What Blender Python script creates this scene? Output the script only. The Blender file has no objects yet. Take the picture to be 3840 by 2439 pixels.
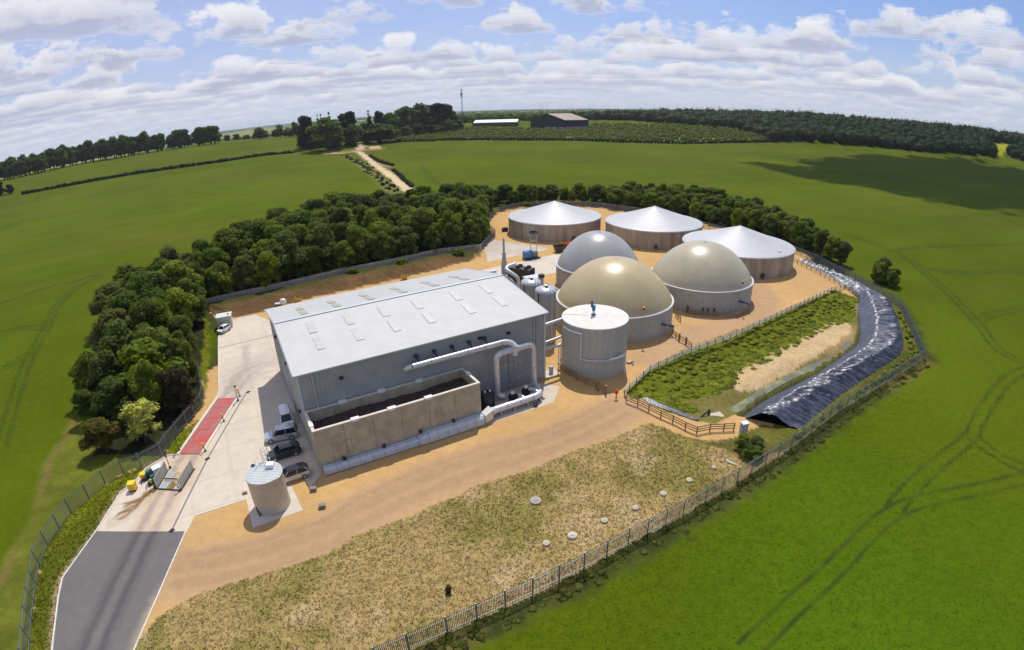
import bpy, bmesh, math, random, json
import numpy as np
from mathutils import Vector, Matrix
random.seed(7); RNG = np.random.default_rng(11)
SC = bpy.context.scene; COL = SC.collection
R = math.radians
# ------------------------------------------------------------------ camera, sky, sun, exposure
cam = bpy.data.cameras.new('camera'); camo = bpy.data.objects.new('camera', cam); COL.objects.link(camo)
cam.type = 'PANO'; cam.panorama_type = 'FISHEYE_LENS_POLYNOMIAL'      # the drone's wide lens bends straight lines
cam.sensor_width = 36.0; cam.sensor_fit = 'HORIZONTAL'; cam.fisheye_fov = 3.0
cam.fisheye_polynomial_k0 = 0.0
cam.fisheye_polynomial_k1, cam.fisheye_polynomial_k2, cam.fisheye_polynomial_k3, cam.fisheye_polynomial_k4 = (-0.053138886, 3.2184778e-06, 1.7130897e-05, -2.672251e-07)
cam.clip_start = 0.5; cam.clip_end = 40000.0
P_, R_ = 0.398449, -0.025787
F = Vector((0, math.cos(P_), -math.sin(P_))); U0 = Vector((0, math.sin(P_), math.cos(P_))); R0 = Vector((1, 0, 0))
RT = R0*math.cos(R_) + U0*math.sin(R_); UP = -R0*math.sin(R_) + U0*math.cos(R_)
mw = Matrix((RT, UP, -F)).transposed().to_4x4(); mw.translation = Vector((0, 0, 40)); camo.matrix_world = mw
SC.camera = camo
SUN_AZ, SUN_EL = math.atan2(0.085, 0.575), math.atan2(1.0, math.hypot(0.085, 0.575))   # azimuth from +Y towards +X
world = bpy.data.worlds.new('World'); SC.world = world; world.use_nodes = True
SC.view_settings.view_transform = 'Standard'; SC.view_settings.look = 'None'
SC.view_settings.exposure = 0.0; SC.view_settings.gamma = 1.0; SC.view_settings.use_curve_mapping = False
sl = bpy.data.lights.new('sun', 'SUN'); sl.energy = 4.0; sl.angle = R(0.53); sl.color = (1.0, 0.95, 0.86)
so = bpy.data.objects.new('sun', sl); COL.objects.link(so)
sd = Vector((math.sin(SUN_AZ)*math.cos(SUN_EL), math.cos(SUN_AZ)*math.cos(SUN_EL), math.sin(SUN_EL)))
so.rotation_euler = (-sd).to_track_quat('-Z', 'Y').to_euler(); so.location = (0, 0, 300)

class NT:                                   # tiny node-graph helper
    def __init__(s, tree): s.t = tree; s.n = tree.nodes; s.l = tree.links
    def node(s, typ, **kw):
        n = s.n.new(typ)
        for k, v in kw.items(): setattr(n, k, v)
        return n
    def put(s, sock, v):
        if isinstance(v, bpy.types.NodeSocket): s.l.new(v, sock)
        elif v is not None:
            if sock.type == 'RGBA' and len(v) == 3: v = (*v, 1)
            sock.default_value = v
    def m(s, op, a, b=None, c=None, clamp=False):
        n = s.node('ShaderNodeMath', operation=op); n.use_clamp = clamp
        s.put(n.inputs[0], a)
        if b is not None: s.put(n.inputs[1], b)
        if c is not None: s.put(n.inputs[2], c)
        return n.outputs[0]
    def v(s, op, a, b=None):
        n = s.node('ShaderNodeVectorMath', operation=op); s.put(n.inputs[0], a)
        if b is not None:
            if op == 'SCALE': s.put(n.inputs[3], b)
            else: s.put(n.inputs[1], b)
        return n.outputs[0]
    def mix(s, f, a, b, mode='MIX'):
        n = s.node('ShaderNodeMix', data_type='RGBA', blend_type=mode)
        s.put(n.inputs[0], f); s.put(n.inputs[6], a); s.put(n.inputs[7], b); return n.outputs[2]
    def noise(s, vec, scale, detail=4, rough=0.55, dim='3D', dist=0.0):
        n = s.node('ShaderNodeTexNoise', noise_dimensions=dim); s.put(n.inputs['Vector'], vec)
        n.inputs['Scale'].default_value = scale; n.inputs['Detail'].default_value = detail
        n.inputs['Roughness'].default_value = rough; n.inputs['Distortion'].default_value = dist
        return n.outputs[0]
    def ramp(s, x, lo, hi, a=0.0, b=1.0, smooth=True):
        n = s.node('ShaderNodeMapRange', interpolation_type='SMOOTHSTEP' if smooth else 'LINEAR')
        n.clamp = True
        s.put(n.inputs[0], x); s.put(n.inputs[1], lo); s.put(n.inputs[2], hi); s.put(n.inputs[3], a); s.put(n.inputs[4], b)
        return n.outputs[0]
    def comb(s, x, y, z):
        n = s.node('ShaderNodeCombineXYZ'); s.put(n.inputs[0], x); s.put(n.inputs[1], y); s.put(n.inputs[2], z); return n.outputs[0]

# sky: Nishita with a field of fair-weather cumulus seen from below and from the side (slices of one cloud layer)
def build_sky():
    g = NT(world.node_tree); g.n.clear()
    STR = 0.10
    sky = g.node('ShaderNodeTexSky', sky_type='NISHITA'); sky.sun_disc = False
    sky.sun_elevation = SUN_EL; sky.sun_rotation = SUN_AZ; sky.altitude = 120; sky.air_density = 1.0; sky.dust_density = 1.2; sky.ozone_density = 2.0
    tc = g.node('ShaderNodeTexCoord'); sep = g.node('ShaderNodeSeparateXYZ'); g.l.new(tc.outputs['Generated'], sep.inputs[0])
    dx, dy, dz = sep.outputs
    e = g.m('MAXIMUM', dz, 0.006)
    skyc = g.mix(1.0, sky.outputs[0], (0.74, 0.84, 1.14), 'MULTIPLY')
    K = 1.0/STR
    # high thin veil, thicker away to the left
    vx = g.m('DIVIDE', dx, g.m('ADD', e, 0.12)); vy = g.m('DIVIDE', dy, g.m('ADD', e, 0.12))
    veil = g.noise(g.comb(g.m('MULTIPLY', vx, 0.5), vy, 0.0), 0.9, 5, 0.6)
    side = g.ramp(dx, -0.55, 0.75, 0.75, 0.10)
    veil = g.m('MULTIPLY', g.ramp(veil, 0.25, 0.75, 0.55, 1.0), side)
    col = g.mix(veil, skyc, (0.56*K, 0.62*K, 0.88*K))
    hz = g.ramp(dz, 0.0, 0.16, 0.85, 0.0)
    col = g.mix(hz, col, (0.56*K, 0.64*K, 0.80*K))
    white = (0.90*K, 0.90*K, 0.93*K); base = (0.38*K, 0.42*K, 0.60*K)
    puff = g.m('SUBTRACT', g.noise(g.comb(g.m('MULTIPLY', dx, .75), g.m('MULTIPLY', dy, .75), g.m('MULTIPLY', dz, 1.25)), 26.0, 6, 0.58), 0.5)
    puff2 = g.m('MULTIPLY', puff, g.ramp(dz, 0.02, 0.14, 0.30, 0.52))
    N = 12
    for i in reversed(range(N)):            # far (high) slices first, the flat base last
        f = i/(N-1); h = 1.0 + 0.34*f
        ed = g.m('ADD', e, 0.010)
        px = g.m('DIVIDE', g.m('MULTIPLY', dx, h), ed); py = g.m('DIVIDE', g.m('MULTIPLY', dy, h), ed)
        n1 = g.noise(g.comb(px, py, 0.30*f + 3.7), 0.95, 2.5, 0.45)
        big = g.noise(g.comb(g.m('MULTIPLY', px, .6), py, 9.0), 0.23, 2, 0.5)
        dens = g.m('ADD', g.m('ADD', n1, puff2), g.m('MULTIPLY', g.m('SUBTRACT', big, 0.5), 0.55))
        dens = g.m('ADD', dens, g.ramp(dx, -0.5, 0.8, -0.018, -0.078, False))
        dens = g.m('ADD', dens, g.ramp(dz, 0.02, 0.25, 0.075, -0.070, False))
        th = 0.475 + 0.155*f**1.6
        a = g.ramp(dens, th - 0.01, th + 0.075, 0.0, 0.56)
        w = min(1.0, 0.08 + 1.35*f)
        c = tuple(b_ + (w_ - b_)*w for b_, w_ in zip(base, white))
        thick = g.ramp(dens, th, th + 0.15)
        lite = tuple(q + (p - q)*0.75 for q, p in zip(c, white))
        c = g.mix(thick, lite, c)
        a = g.m('MULTIPLY', a, g.ramp(dz, 0.004, 0.09, 0.18, 1.0))      # far clouds sink into the haze
        col = g.mix(a, col, c)
    # below the horizon: dull ground tone
    col = g.mix(g.ramp(dz, -0.02, 0.0), (0.16*K, 0.19*K, 0.16*K), col)
    bg = g.node('ShaderNodeBackground'); g.l.new(col, bg.inputs[0]); bg.inputs[1].default_value = STR
    out = g.node('ShaderNodeOutputWorld'); g.l.new(bg.outputs[0], out.inputs[0])
    world.cycles.sampling_method = 'MANUAL'; world.cycles.sample_map_resolution = 512
build_sky()

# ------------------------------------------------------------------ helpers
L = json.loads('''{"asphalt":[[-47.9,37.67],[-36.33,39.15],[-35.73,35.71],[-34.78,29.98],[-33.88,23.73],[-31.9,9.98],[-34.07,8.72],[-42.32,21.96],[-46.07,27.98],[-47.26,30.17],[-47.36,30.56]],
"yard_left":[[-47.9,37.67],[-48.68,42.42],[-49.07,44.58],[-48.37,46.37],[-48.35,50.0],[-46.78,52.68],[-45.64,53.09],[-45.55,54.13],[-47.09,67.98],[-47.65,70.35],[-59.49,92.64],[-62.75,98.75],[-61.26,102.65],[-56.67,104.8]],
"yard_right":[[-39.79,78.03],[-26.29,55.13],[-26.16,54.91],[-23.52,50.44],[-24.11,47.6],[-25.37,49.48],[-27.37,47.97],[-27.18,47.94],[-31.33,45.05],[-36.44,41.77],[-36.16,39.17]],
"smallpad":[[-31.36,45.13],[-28.55,40.41],[-23.72,43.59],[-26.65,47.96],[-27.56,47.66]],
"greypatch":[[-7.78,156.48],[-4.86,163.74],[2.6,158.77],[10.72,153.52],[11.11,151.32],[9.36,149.37],[2.3,144.96],[-6.09,139.2]],
"weed_top":[[-33.88,23.73],[-33.83,25.15],[-33.46,27.03],[-32.83,28.5],[-30.57,30.94],[-26.82,33.02],[-23.01,35.05],[-19.81,36.81],[-17.85,38.29],[-17.26,39.53],[-15.37,40.64],[-10.38,43.78],[-6.86,46.09],[-3.78,48.49],[1.17,50.4],[7.47,54.3],[11.29,55.87],[14.38,57.56],[12.53,56.75],[16.25,58.62],[17.93,59.84],[19.68,58.55],[22.67,55.65],[24.51,55.04],[28.88,54.99]],
"pinktrack":[[-34.13,33.09],[-27.73,35.2],[-22.48,38.02],[-18.43,40.53],[-18.71,41.6],[-13.36,46.59],[-5.6,51.73],[3.12,55.46],[3.97,55.99],[10.47,59.86],[14.97,63.56]],
"pinktrack2":[[22.43,78.68],[32.3,86.7],[37.02,89.8],[44.22,93.47],[51.85,99.08],[57.08,105.0],[58.13,111.15],[57.76,117.26]],
"fence_front":[[-14.0,23.72],[-9.14,26.54],[-6.1,28.3],[1.25,32.41],[6.18,35.12],[10.94,38.02],[17.6,41.64],[20.73,43.46],[27.84,47.67],[35.15,51.84],[46.58,59.28],[74.25,73.82],[88.56,99.63],[88.2,105.44],[88.27,115.09],[86.37,131.52]],
"fence_left":[[-39.96,14.73],[-43.8,20.07],[-47.0,24.52],[-49.91,28.81],[-51.73,31.48],[-52.75,34.31],[-53.68,40.02],[-52.95,42.89],[-52.43,45.88],[-51.25,48.46],[-49.21,49.9],[-47.52,52.65],[-47.86,54.68],[-48.08,60.6],[-48.19,65.61],[-49.57,68.77],[-54.56,76.4]],
"fence_back":[[-72.16,110.2],[-66.47,113.99],[-55.76,120.58],[-43.62,130.12],[-32.28,137.1],[-19.96,146.48],[-8.3,150.16],[-8.54,150.86],[-4.59,168.71]],
"fence_back_b":[[-7.42,182.24],[-6.88,197.4],[-4.65,208.62],[0.11,215.24],[-5.11,209.29],[1.1,219.79],[19.1,225.67],[36.08,218.69],[50.46,204.04]],
"timber_north":[[80.31,136.57],[80.53,125.09],[81.51,112.54],[76.12,110.14],[64.24,102.11],[55.73,96.42],[46.38,89.98],[39.76,85.27],[28.6,79.08],[21.71,74.21],[17.21,68.64],[16.16,66.91]],
"timber_front":[[7.72,75.62],[9.85,72.08],[12.37,69.48],[13.53,68.24],[14.22,66.67],[16.07,65.33],[17.49,64.05],[18.74,62.56],[20.03,60.86],[21.35,59.45],[22.6,57.77],[23.8,56.5],[25.77,56.96],[27.7,56.88],[29.14,56.83]],
"timber_mid":[[29.44,88.21],[30.02,85.43],[30.76,84.16],[31.17,81.97]],
"timber_mid2":[[32.67,96.63],[32.95,94.39]],
"timber_d2":[[35.42,98.52],[38.79,96.77],[41.14,96.12],[45.48,95.86],[49.2,98.26]],
"veg":[[29.24,80.77],[40.43,86.54],[56.58,97.72],[77.53,111.4],[81.2,105.82],[77.09,100.02],[72.73,96.01],[66.54,93.58],[45.19,79.48],[36.85,73.77],[34.29,71.08],[29.96,68.29],[25.17,67.43],[26.05,65.57],[26.33,62.94],[22.99,61.03],[18.83,65.93],[16.48,68.0],[17.63,70.46]],
"sandstrip":[[69.81,96.71],[72.08,94.58],[69.01,89.89],[46.35,74.67],[37.34,69.72],[34.72,70.43],[37.71,76.0],[46.81,82.44]],
"water":[[66.28,84.34],[59.88,79.6],[48.15,71.82],[37.89,66.47],[30.63,61.07],[29.78,62.86],[31.78,64.62],[40.54,70.68],[52.19,77.18],[61.36,80.97]],
"pond_edge":[[77.53,111.4],[81.2,105.82],[71.59,92.11],[67.26,85.86],[57.69,76.64],[36.61,64.22],[29.59,59.01],[25.87,59.1],[24.8,59.91],[22.35,62.06],[18.8,65.8],[16.73,67.16],[16.76,68.79],[22.24,75.98],[30.15,82.1]],
"linA":[[84.71,137.56],[83.87,131.27],[82.98,115.48],[80.97,105.41],[77.29,100.32],[73.82,95.35],[69.61,88.86],[65.36,83.44],[59.71,79.32],[48.15,71.82],[37.89,66.47],[30.59,60.77]],
"linB":[[85.89,136.84],[86.35,130.99],[85.67,115.3],[83.01,104.82],[79.59,98.02],[75.99,91.54],[69.21,82.53],[64.02,77.53],[56.92,72.74],[48.54,67.99],[38.96,61.98],[33.34,58.15]],
"linC":[[87.57,137.31],[88.68,131.02],[88.41,113.61],[86.63,103.54],[81.24,93.11],[75.86,84.32],[72.61,79.83],[67.88,76.19],[60.93,72.55],[49.33,65.75],[40.88,60.73],[35.12,57.56]],
"linD":[[89.67,139.51],[91.21,133.37],[91.96,117.07],[90.54,107.49],[84.5,95.37],[78.16,85.02],[73.55,78.74],[69.9,75.74],[61.3,70.8],[49.9,63.98],[43.63,59.6],[38.52,56.0]],
"liner2":[[18.61,66.21],[19.33,64.58],[21.95,62.1],[24.69,59.57],[25.32,59.86],[22.69,62.77],[20.13,65.56]],
"track":[[-165.4,601.7],[-139.3,527.9],[-100.4,417.1],[-71.7,336.4],[-53.5,284.0],[-47.7,266.8]],
"trackb":[[-154.3,649.9],[-161.7,640.9],[-168.3,629.9],[-171.2,606.3],[-183.1,600.7],[-209.0,610.2]],
"trackc":[[-170.2,615.9],[-177.7,662.6],[-188.9,700.0],[-200.9,731.9]],
"ditch":[[-169.4,566.2],[-140.0,490.4],[-107.9,410.1],[-89.5,359.0],[-70.5,308.0],[-58.4,274.9]],
"hedge_track_r":[[-81.1,382.5],[-66.9,337.4],[-52.4,292.3]],
"hedge_track_r2":[[-132.8,523.4],[-111.7,465.8],[-98.3,436.0],[-87.8,415.8]],
"hedge_left":[[-507.6,465.9],[-478.5,485.9],[-447.1,511.0],[-413.7,534.6],[-367.8,558.8],[-320.8,583.6],[-357.7,590.1],[-287.9,617.1],[-254.3,627.4]],
"hedge_right":[[-163.4,694.0],[-134.6,696.1],[-93.9,689.6],[-88.6,697.4],[-28.9,681.4],[27.8,663.4],[73.7,654.9],[99.7,642.3],[133.7,627.9],[200.9,616.1],[256.6,625.4],[326.1,635.2]],
"scrub":[[-147.4,709.9],[-95.2,699.6],[-29.0,685.4],[28.2,671.4],[74.4,661.8],[101.1,651.2],[135.3,635.8],[261.1,636.5],[321.9,638.5],[329.3,696.0],[307.8,753.6],[256.7,791.4],[134.2,874.8],[109.6,778.3],[45.6,811.7],[-23.5,849.7],[-97.6,873.6],[-82.3,823.9],[-149.0,804.3]],
"skyline_l":[[-687.1,584.3],[-641.1,595.4],[-636.1,657.7],[-631.6,713.6],[-575.5,711.4],[-529.2,741.5],[-479.3,761.8],[-443.9,776.0]],
"skyline_l2":[[-1006.6,1801.9],[-406.8,853.0],[-349.5,883.4]],
"woods_front":[[259.4,800.0],[311.1,761.9],[332.6,703.3],[325.9,638.7],[449.3,635.2],[632.3,662.8],[693.9,638.5],[734.1,662.8]],
"woods_front2":[[692.9,626.3],[721.7,607.0],[737.3,595.8]],
"bright_field":[[754.9,729.8],[799.9,725.7],[833.4,707.1],[802.1,679.1],[715.4,650.6],[738.9,688.5]],
"tram":[[[-79.21,52.17],[-82.67,56.82],[-93.93,71.04],[-103.57,83.48],[-109.64,93.35],[-115.76,102.2],[-127.84,119.44],[-133.76,134.25],[-131.51,144.3]],[[-129.94,95.85],[-128.09,100.22],[-123.36,101.96],[-113.93,100.3]],[[-157.37,120.99],[-149.04,134.52],[-138.68,141.2],[-134.36,146.28]],[[-106.31,77.42],[-106.06,82.8],[-105.89,88.58]],[[18.73,24.73],[20.44,25.89],[25.53,29.12],[30.12,31.65],[35.38,35.04],[41.13,38.24],[46.11,39.5],[54.17,39.71],[67.18,40.11]],[[42.02,38.67],[46.53,41.54],[52.36,44.74],[58.33,47.47],[65.1,50.48],[66.26,51.75],[75.1,57.8],[87.29,64.94],[98.01,68.12]],[[119.35,171.49],[124.13,153.45],[123.63,139.39],[116.65,121.23],[111.17,106.48],[102.72,87.74],[96.46,77.22],[96.21,72.97],[98.01,68.12]],[[124.38,149.12],[143.35,155.74],[175.13,159.53],[215.46,167.0]],[[123.07,130.59],[125.88,125.49],[148.36,126.9],[170.92,129.77]],[[104.14,90.09],[114.58,94.72],[134.08,98.71]],[[64.56,50.21],[64.72,45.56],[67.73,40.62]],[[-66.0,411.7],[-56.4,366.7],[-44.4,318.9],[-34.0,284.0]]],
"belt_left_outer":[[-64.9,54.29],[-71.09,60.16],[-75.99,66.73],[-83.22,80.26],[-83.74,81.89],[-97.61,112.21],[-90.89,127.03],[-84.88,152.62],[-78.73,188.9],[-66.52,202.5],[-47.61,201.11],[-32.91,212.39],[-17.19,230.01]],
"belt_back_outer":[[-17.37,232.75],[0.93,233.31],[19.1,230.57],[41.33,231.6],[62.82,234.45],[81.12,230.47],[91.79,203.82],[99.35,178.64],[94.82,147.75],[92.96,129.49]],
"ybox":[[-47.51,45.36],[-47.21,47.56]],
"ybollards":[[-44.7,45.99],[-40.74,45.76],[-42.33,61.58],[-41.52,54.15],[-43.14,68.88]],
"blackposts":[[-42.77,67.47],[-45.5,53.91],[-44.64,49.37]],
"red":[[-46.58,68.14],[-43.6,68.38],[-42.01,53.37],[-45.0,53.18]],
"drain":[[-42.48,69.5],[-40.3,52.33],[-38.13,39.07],[-42.37,70.37]],
"gullies":[[-40.32,52.43],[-38.1,39.03],[-42.3,70.24]],
"joint":[[-56.47,87.27],[-47.44,92.99]],
"kiosk":[[-61.9,96.91],[-59.47,96.76],[-59.27,99.0],[-62.03,99.96]],
"covers":[[2.84,38.67],[5.56,39.62],[9.12,41.55],[12.74,43.24],[16.37,45.25],[19.98,47.27],[23.71,49.28]],
"cover_grey":[[2.08,45.11]],
"shrub_dead":[[-6.41,32.79]],
"lids":[[-23.52,47.03],[-23.45,46.99],[-21.58,44.16]],
"cabinet":[[30.2,56.14]],
"lifebuoy":[[14.82,66.38]],
"slab":[[28.4,61.42]],
"weir":[[25.25,60.33],[27.39,61.82]],
"whitepost":[[25.66,50.31],[26.66,49.44]],
"bigposts":[[12.55,68.99],[13.53,67.88]],
"yellow_back":[[-48.99,112.14],[-26.34,126.03],[-51.72,109.68]],
"bin_back":[[-1.54,175.75]],
"mast":[[-70.0,882.2,12.6]],
"skip":[[14.59,147.2]],
"dumper":[[16.5,149.72]],
"W":[13.16,77.72,5.24,8.41],
"D1":[20.01,96.61,11.33,4.76],
"D2":[41.96,109.06,11.33,4.76],
"D3":[20.5,119.6,9.84,4.69],
"C1":[14.9,174.29,15.18,5.46],
"C2":[45.41,163.34,15.18,5.46],
"C3":[61.9,135.49,15.18,5.46],
"ST":[-27.61,44.4,2.04,4.54],
"V2":[6.04,86.1,9.6],
"V1":[3.65,91.1,9.33],
"sp_bright":[[-58.02,67.02]],
"sp_blossom":[[-52.23,55.78],[-53.66,51.92]],
"sp_brown":[[-50.72,64.22]],
"sp_yellow":[[-57.44,53.05]],
"sp_yellow2":[[-80.57,76.89]],
"sp_shrubs":[[28.64,52.83],[30.38,52.21],[28.77,51.41],[29.14,50.77]],
"clump":[[-213.1,622.5,38.9,20.5,0],[-247.5,656.9,39.8,9.7,1],[-220.5,672.8,40.9,3.9,2],[-231.5,675.4,39.2,2.9,2],[-236.1,677.0,38.4,2.3,2],[-201.8,689.0,40.6,10.9,1],[-192.0,664.8,27.0,9.0,0],[-162.3,685.0,24.8,19.4,0],[-190.5,757.4,36.9,4.5,2],[-176.4,751.6,36.8,6.7,1],[-160.8,755.1,34.5,11.7,3],[-152.5,804.7,38.8,14.8,0],[-128.0,818.0,42.7,20.4,0],[-108.2,826.9,40.3,14.5,1],[-90.6,826.0,39.3,11.4,1],[-139.7,811.1,29.5,14.3,3],[-185.0,703.1,8.3,6.3,3],[-704.4,1649.9,33.5,11.7,0],[-644.3,1563.4,24.5,11.0,0],[-338.5,854.4,24.0,6.0,0],[-207.3,652.9,27.2,8.9,0],[-199.9,732.2,17.7,6.6,3],[-288.1,865.3,28.4,7.9,1],[-227.8,734.5,27.3,7.8,0]]}''')
def tag(o, label=None, cat=None, group=None, kind=None):
    if label: o['label'] = label
    if cat: o['category'] = cat
    if group: o['group'] = group
    if kind: o['kind'] = kind
    return o
def thing(name, loc, rz=0.0, label=None, cat=None, group=None):
    o = bpy.data.objects.new(name, None); COL.objects.link(o); o.empty_display_size = 0.3
    o.location = loc; o.rotation_euler = (0, 0, rz)
    return tag(o, label, cat, group)
def local(o, pts):
    a = np.asarray(pts, float) - np.array(o.location); c, s = math.cos(-o.rotation_euler[2]), math.sin(-o.rotation_euler[2])
    q = a.copy(); q[:, 0] = a[:, 0]*c - a[:, 1]*s; q[:, 1] = a[:, 0]*s + a[:, 1]*c; return q
class MB:
    def __init__(s): s.v = []; s.f = []
    def add(s, vs, fs):
        b = len(s.v); s.v.extend([tuple(map(float, p)) for p in vs]); s.f.extend([tuple(b + i for i in f) for f in fs]); return s
    def box(s, c, d, rz=0.0):
        x, y, z = d[0]/2, d[1]/2, d[2]/2; co, si = math.cos(rz), math.sin(rz); vs = []
        for a, b, e_ in ((-x,-y,-z),(x,-y,-z),(x,y,-z),(-x,y,-z),(-x,-y,z),(x,-y,z),(x,y,z),(-x,y,z)):
            vs.append((c[0]+a*co-b*si, c[1]+a*si+b*co, c[2]+e_))
        return s.add(vs, [(3,2,1,0),(4,5,6,7),(0,1,5,4),(1,2,6,5),(2,3,7,6),(3,0,4,7)])
    def prism(s, poly, z0, z1):
        n = len(poly)
        if sum(poly[i][0]*poly[(i+1)%n][1]-poly[(i+1)%n][0]*poly[i][1] for i in range(n)) < 0: poly = poly[::-1]
        return s.add([(p[0],p[1],z0) for p in poly]+[(p[0],p[1],z1) for p in poly],
                     [tuple(range(n-1,-1,-1)), tuple(range(n,2*n))]+[(i,(i+1)%n,n+(i+1)%n,n+i) for i in range(n)])
    def tube(s, path, r, seg=10, caps=True):
        path = [Vector(p) for p in path]; n = len(path); rs = r if hasattr(r, '__len__') else [r]*n; vs = []; ref = None
        for i, p in enumerate(path):
            t = (path[min(i+1,n-1)]-path[max(i-1,0)]).normalized()
            if ref is None: ref = Vector((0,0,1)) if abs(t.z) < 0.9 else Vector((1,0,0))
            a = (ref - t*ref.dot(t)).normalized(); b = t.cross(a); ref = a
            for k in range(seg):
                w = 2*math.pi*k/seg; q = p + (a*math.cos(w)+b*math.sin(w))*rs[i]; vs.append(q)
        fs = [(i*seg+k, i*seg+(k+1)%seg, (i+1)*seg+(k+1)%seg, (i+1)*seg+k) for i in range(n-1) for k in range(seg)]
        if caps: fs += [tuple(range(seg-1,-1,-1)), tuple((n-1)*seg+k for k in range(seg))]
        return s.add(vs, fs)
    def lathe(s, prof, c, seg=48, cap=False):
        vs = []; n = len(prof)
        for r, z in prof:
            for k in range(seg): w = 2*math.pi*k/seg; vs.append((c[0]+r*math.cos(w), c[1]+r*math.sin(w), c[2]+z))
        fs = [(i*seg+k, i*seg+(k+1)%seg, (i+1)*seg+(k+1)%seg, (i+1)*seg+k) for i in range(n-1) for k in range(seg)]
        if cap: fs.append(tuple((n-1)*seg+k for k in range(seg)))
        return s.add(vs, fs)
    def build(s, name, mat, parent=None, smooth=False, bevel=0.0, **tags):
        pts = np.array(s.v, float)
        if parent is not None:
            root = parent
            while root.parent is not None: root = root.parent
            pts = local(root, pts)
        else:
            org = pts.mean(0); org[2] = pts[:, 2].min(); pts = pts - org
        me = bpy.data.meshes.new(name); me.from_pydata(pts.tolist(), [], s.f); me.update()
        if smooth: me.polygons.foreach_set('use_smooth', [True]*len(me.polygons))
        if mat: me.materials.append(mat)
        if bevel:
            bm = bmesh.new(); bm.from_mesh(me); bmesh.ops.remove_doubles(bm, verts=bm.verts, dist=1e-4)
            bmesh.ops.bevel(bm, geom=list(bm.edges), offset=bevel, segments=2, affect='EDGES', clamp_overlap=True, profile=0.6); bm.to_mesh(me); bm.free()
        o = bpy.data.objects.new(name, me); COL.objects.link(o)
        if parent is not None: o.parent = parent
        else: o.location = org.tolist()
        if smooth and smooth != 'all':
            try: me.set_sharp_from_angle(angle=R(38))
            except Exception: pass
        return tag(o, tags.get('label'), tags.get('cat'), tags.get('group'), tags.get('kind'))
def raw_mesh(name, V, Fq, mat, parent=None, col=None, smooth=False):
    """numpy verts (n,3), quads (m,4); optional per-vertex colour"""
    me = bpy.data.meshes.new(name); V = np.asarray(V, np.float32); Fq = np.asarray(Fq, np.int32); k = Fq.shape[1]
    me.vertices.add(len(V)); me.vertices.foreach_set('co', V.ravel())
    me.loops.add(Fq.size); me.loops.foreach_set('vertex_index', Fq.ravel())
    me.polygons.add(len(Fq)); me.polygons.foreach_set('loop_start', np.arange(0, Fq.size, k, dtype=np.int32))
    me.polygons.foreach_set('loop_total', np.full(len(Fq), k, np.int32))
    if smooth: me.polygons.foreach_set('use_smooth', np.ones(len(Fq), bool))
    me.update(calc_edges=True)
    if col is not None:
        a = me.color_attributes.new('Col', 'FLOAT_COLOR', 'POINT')
        c4 = np.ones((len(V), 4), np.float32); c4[:, :3] = col; a.data.foreach_set('color', c4.ravel())
    if mat: me.materials.append(mat)
    o = bpy.data.objects.new(name, me); COL.objects.link(o)
    if parent is not None: o.parent = parent
    return o
def copy_tree(o, parent=None):
    c = o.copy(); COL.objects.link(c); c.parent = parent
    for ch in list(o.children): copy_tree(ch, c)
    return c
# numpy value noise
def vnoise(x, y, seed=0):
    xi = np.floor(x).astype(np.int64); yi = np.floor(y).astype(np.int64); fx = x-xi; fy = y-yi
    def h(a, b):
        q = (a*374761393 + b*668265263 + seed*144665) & 0xffffffff; q = ((q ^ (q >> 13))*1274126177) & 0xffffffff
        return ((q ^ (q >> 16)) & 0xffff)/65535.0
    u = fx*fx*(3-2*fx); v = fy*fy*(3-2*fy)
    return (h(xi,yi)*(1-u)+h(xi+1,yi)*u)*(1-v)+(h(xi,yi+1)*(1-u)+h(xi+1,yi+1)*u)*v
def fbm(x, y, sc, oct=4, seed=0):
    t = np.zeros_like(x, float); a = 0.5; f = 1.0/sc
    for i in range(oct): t += a*vnoise(x*f, y*f, seed+i*17); a *= 0.5; f *= 2.03
    return t/(1-0.5**oct)
def inside(poly, x, y):
    p = np.asarray(poly, float); r = np.zeros(x.shape, bool); n = len(p); j = n-1
    bb = (x > p[:,0].min()) & (x < p[:,0].max()) & (y > p[:,1].min()) & (y < p[:,1].max())
    xs, ys = x[bb], y[bb]; rr = np.zeros(xs.shape, bool)
    for i in range(n):
        a, b = p[i], p[j]
        if a[1] != b[1]:
            c = ((a[1] > ys) != (b[1] > ys)) & (xs < (b[0]-a[0])*(ys-a[1])/(b[1]-a[1]) + a[0]); rr ^= c
        j = i
    r[bb] = rr; return r
def dline(line, x, y, maxd=60.0):
    p = np.asarray(line, float); d = np.full(x.shape, float(maxd))
    bb = (x > p[:,0].min()-maxd) & (x < p[:,0].max()+maxd) & (y > p[:,1].min()-maxd) & (y < p[:,1].max()+maxd)
    xs, ys = x[bb], y[bb]; dd = d[bb]
    for a, b in zip(p[:-1], p[1:]):
        v = b-a; l2 = max(v@v, 1e-9); t = np.clip(((xs-a[0])*v[0]+(ys-a[1])*v[1])/l2, 0, 1)
        dd = np.minimum(dd, np.hypot(xs-a[0]-t*v[0], ys-a[1]-t*v[1]))
    d[bb] = dd; return d
def sstep(x, a, b):
    t = np.clip((x-a)/(b-a), 0, 1); return t*t*(3-2*t)
def smooth_line(p, it=2):
    p = [tuple(q) for q in p]
    for _ in range(it):
        q = [p[0]]
        for a, b in zip(p[:-1], p[1:]):
            q += [(a[0]*.75+b[0]*.25, a[1]*.75+b[1]*.25), (a[0]*.25+b[0]*.75, a[1]*.25+b[1]*.75)]
        p = q + [p[-1]]
    return p
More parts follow.
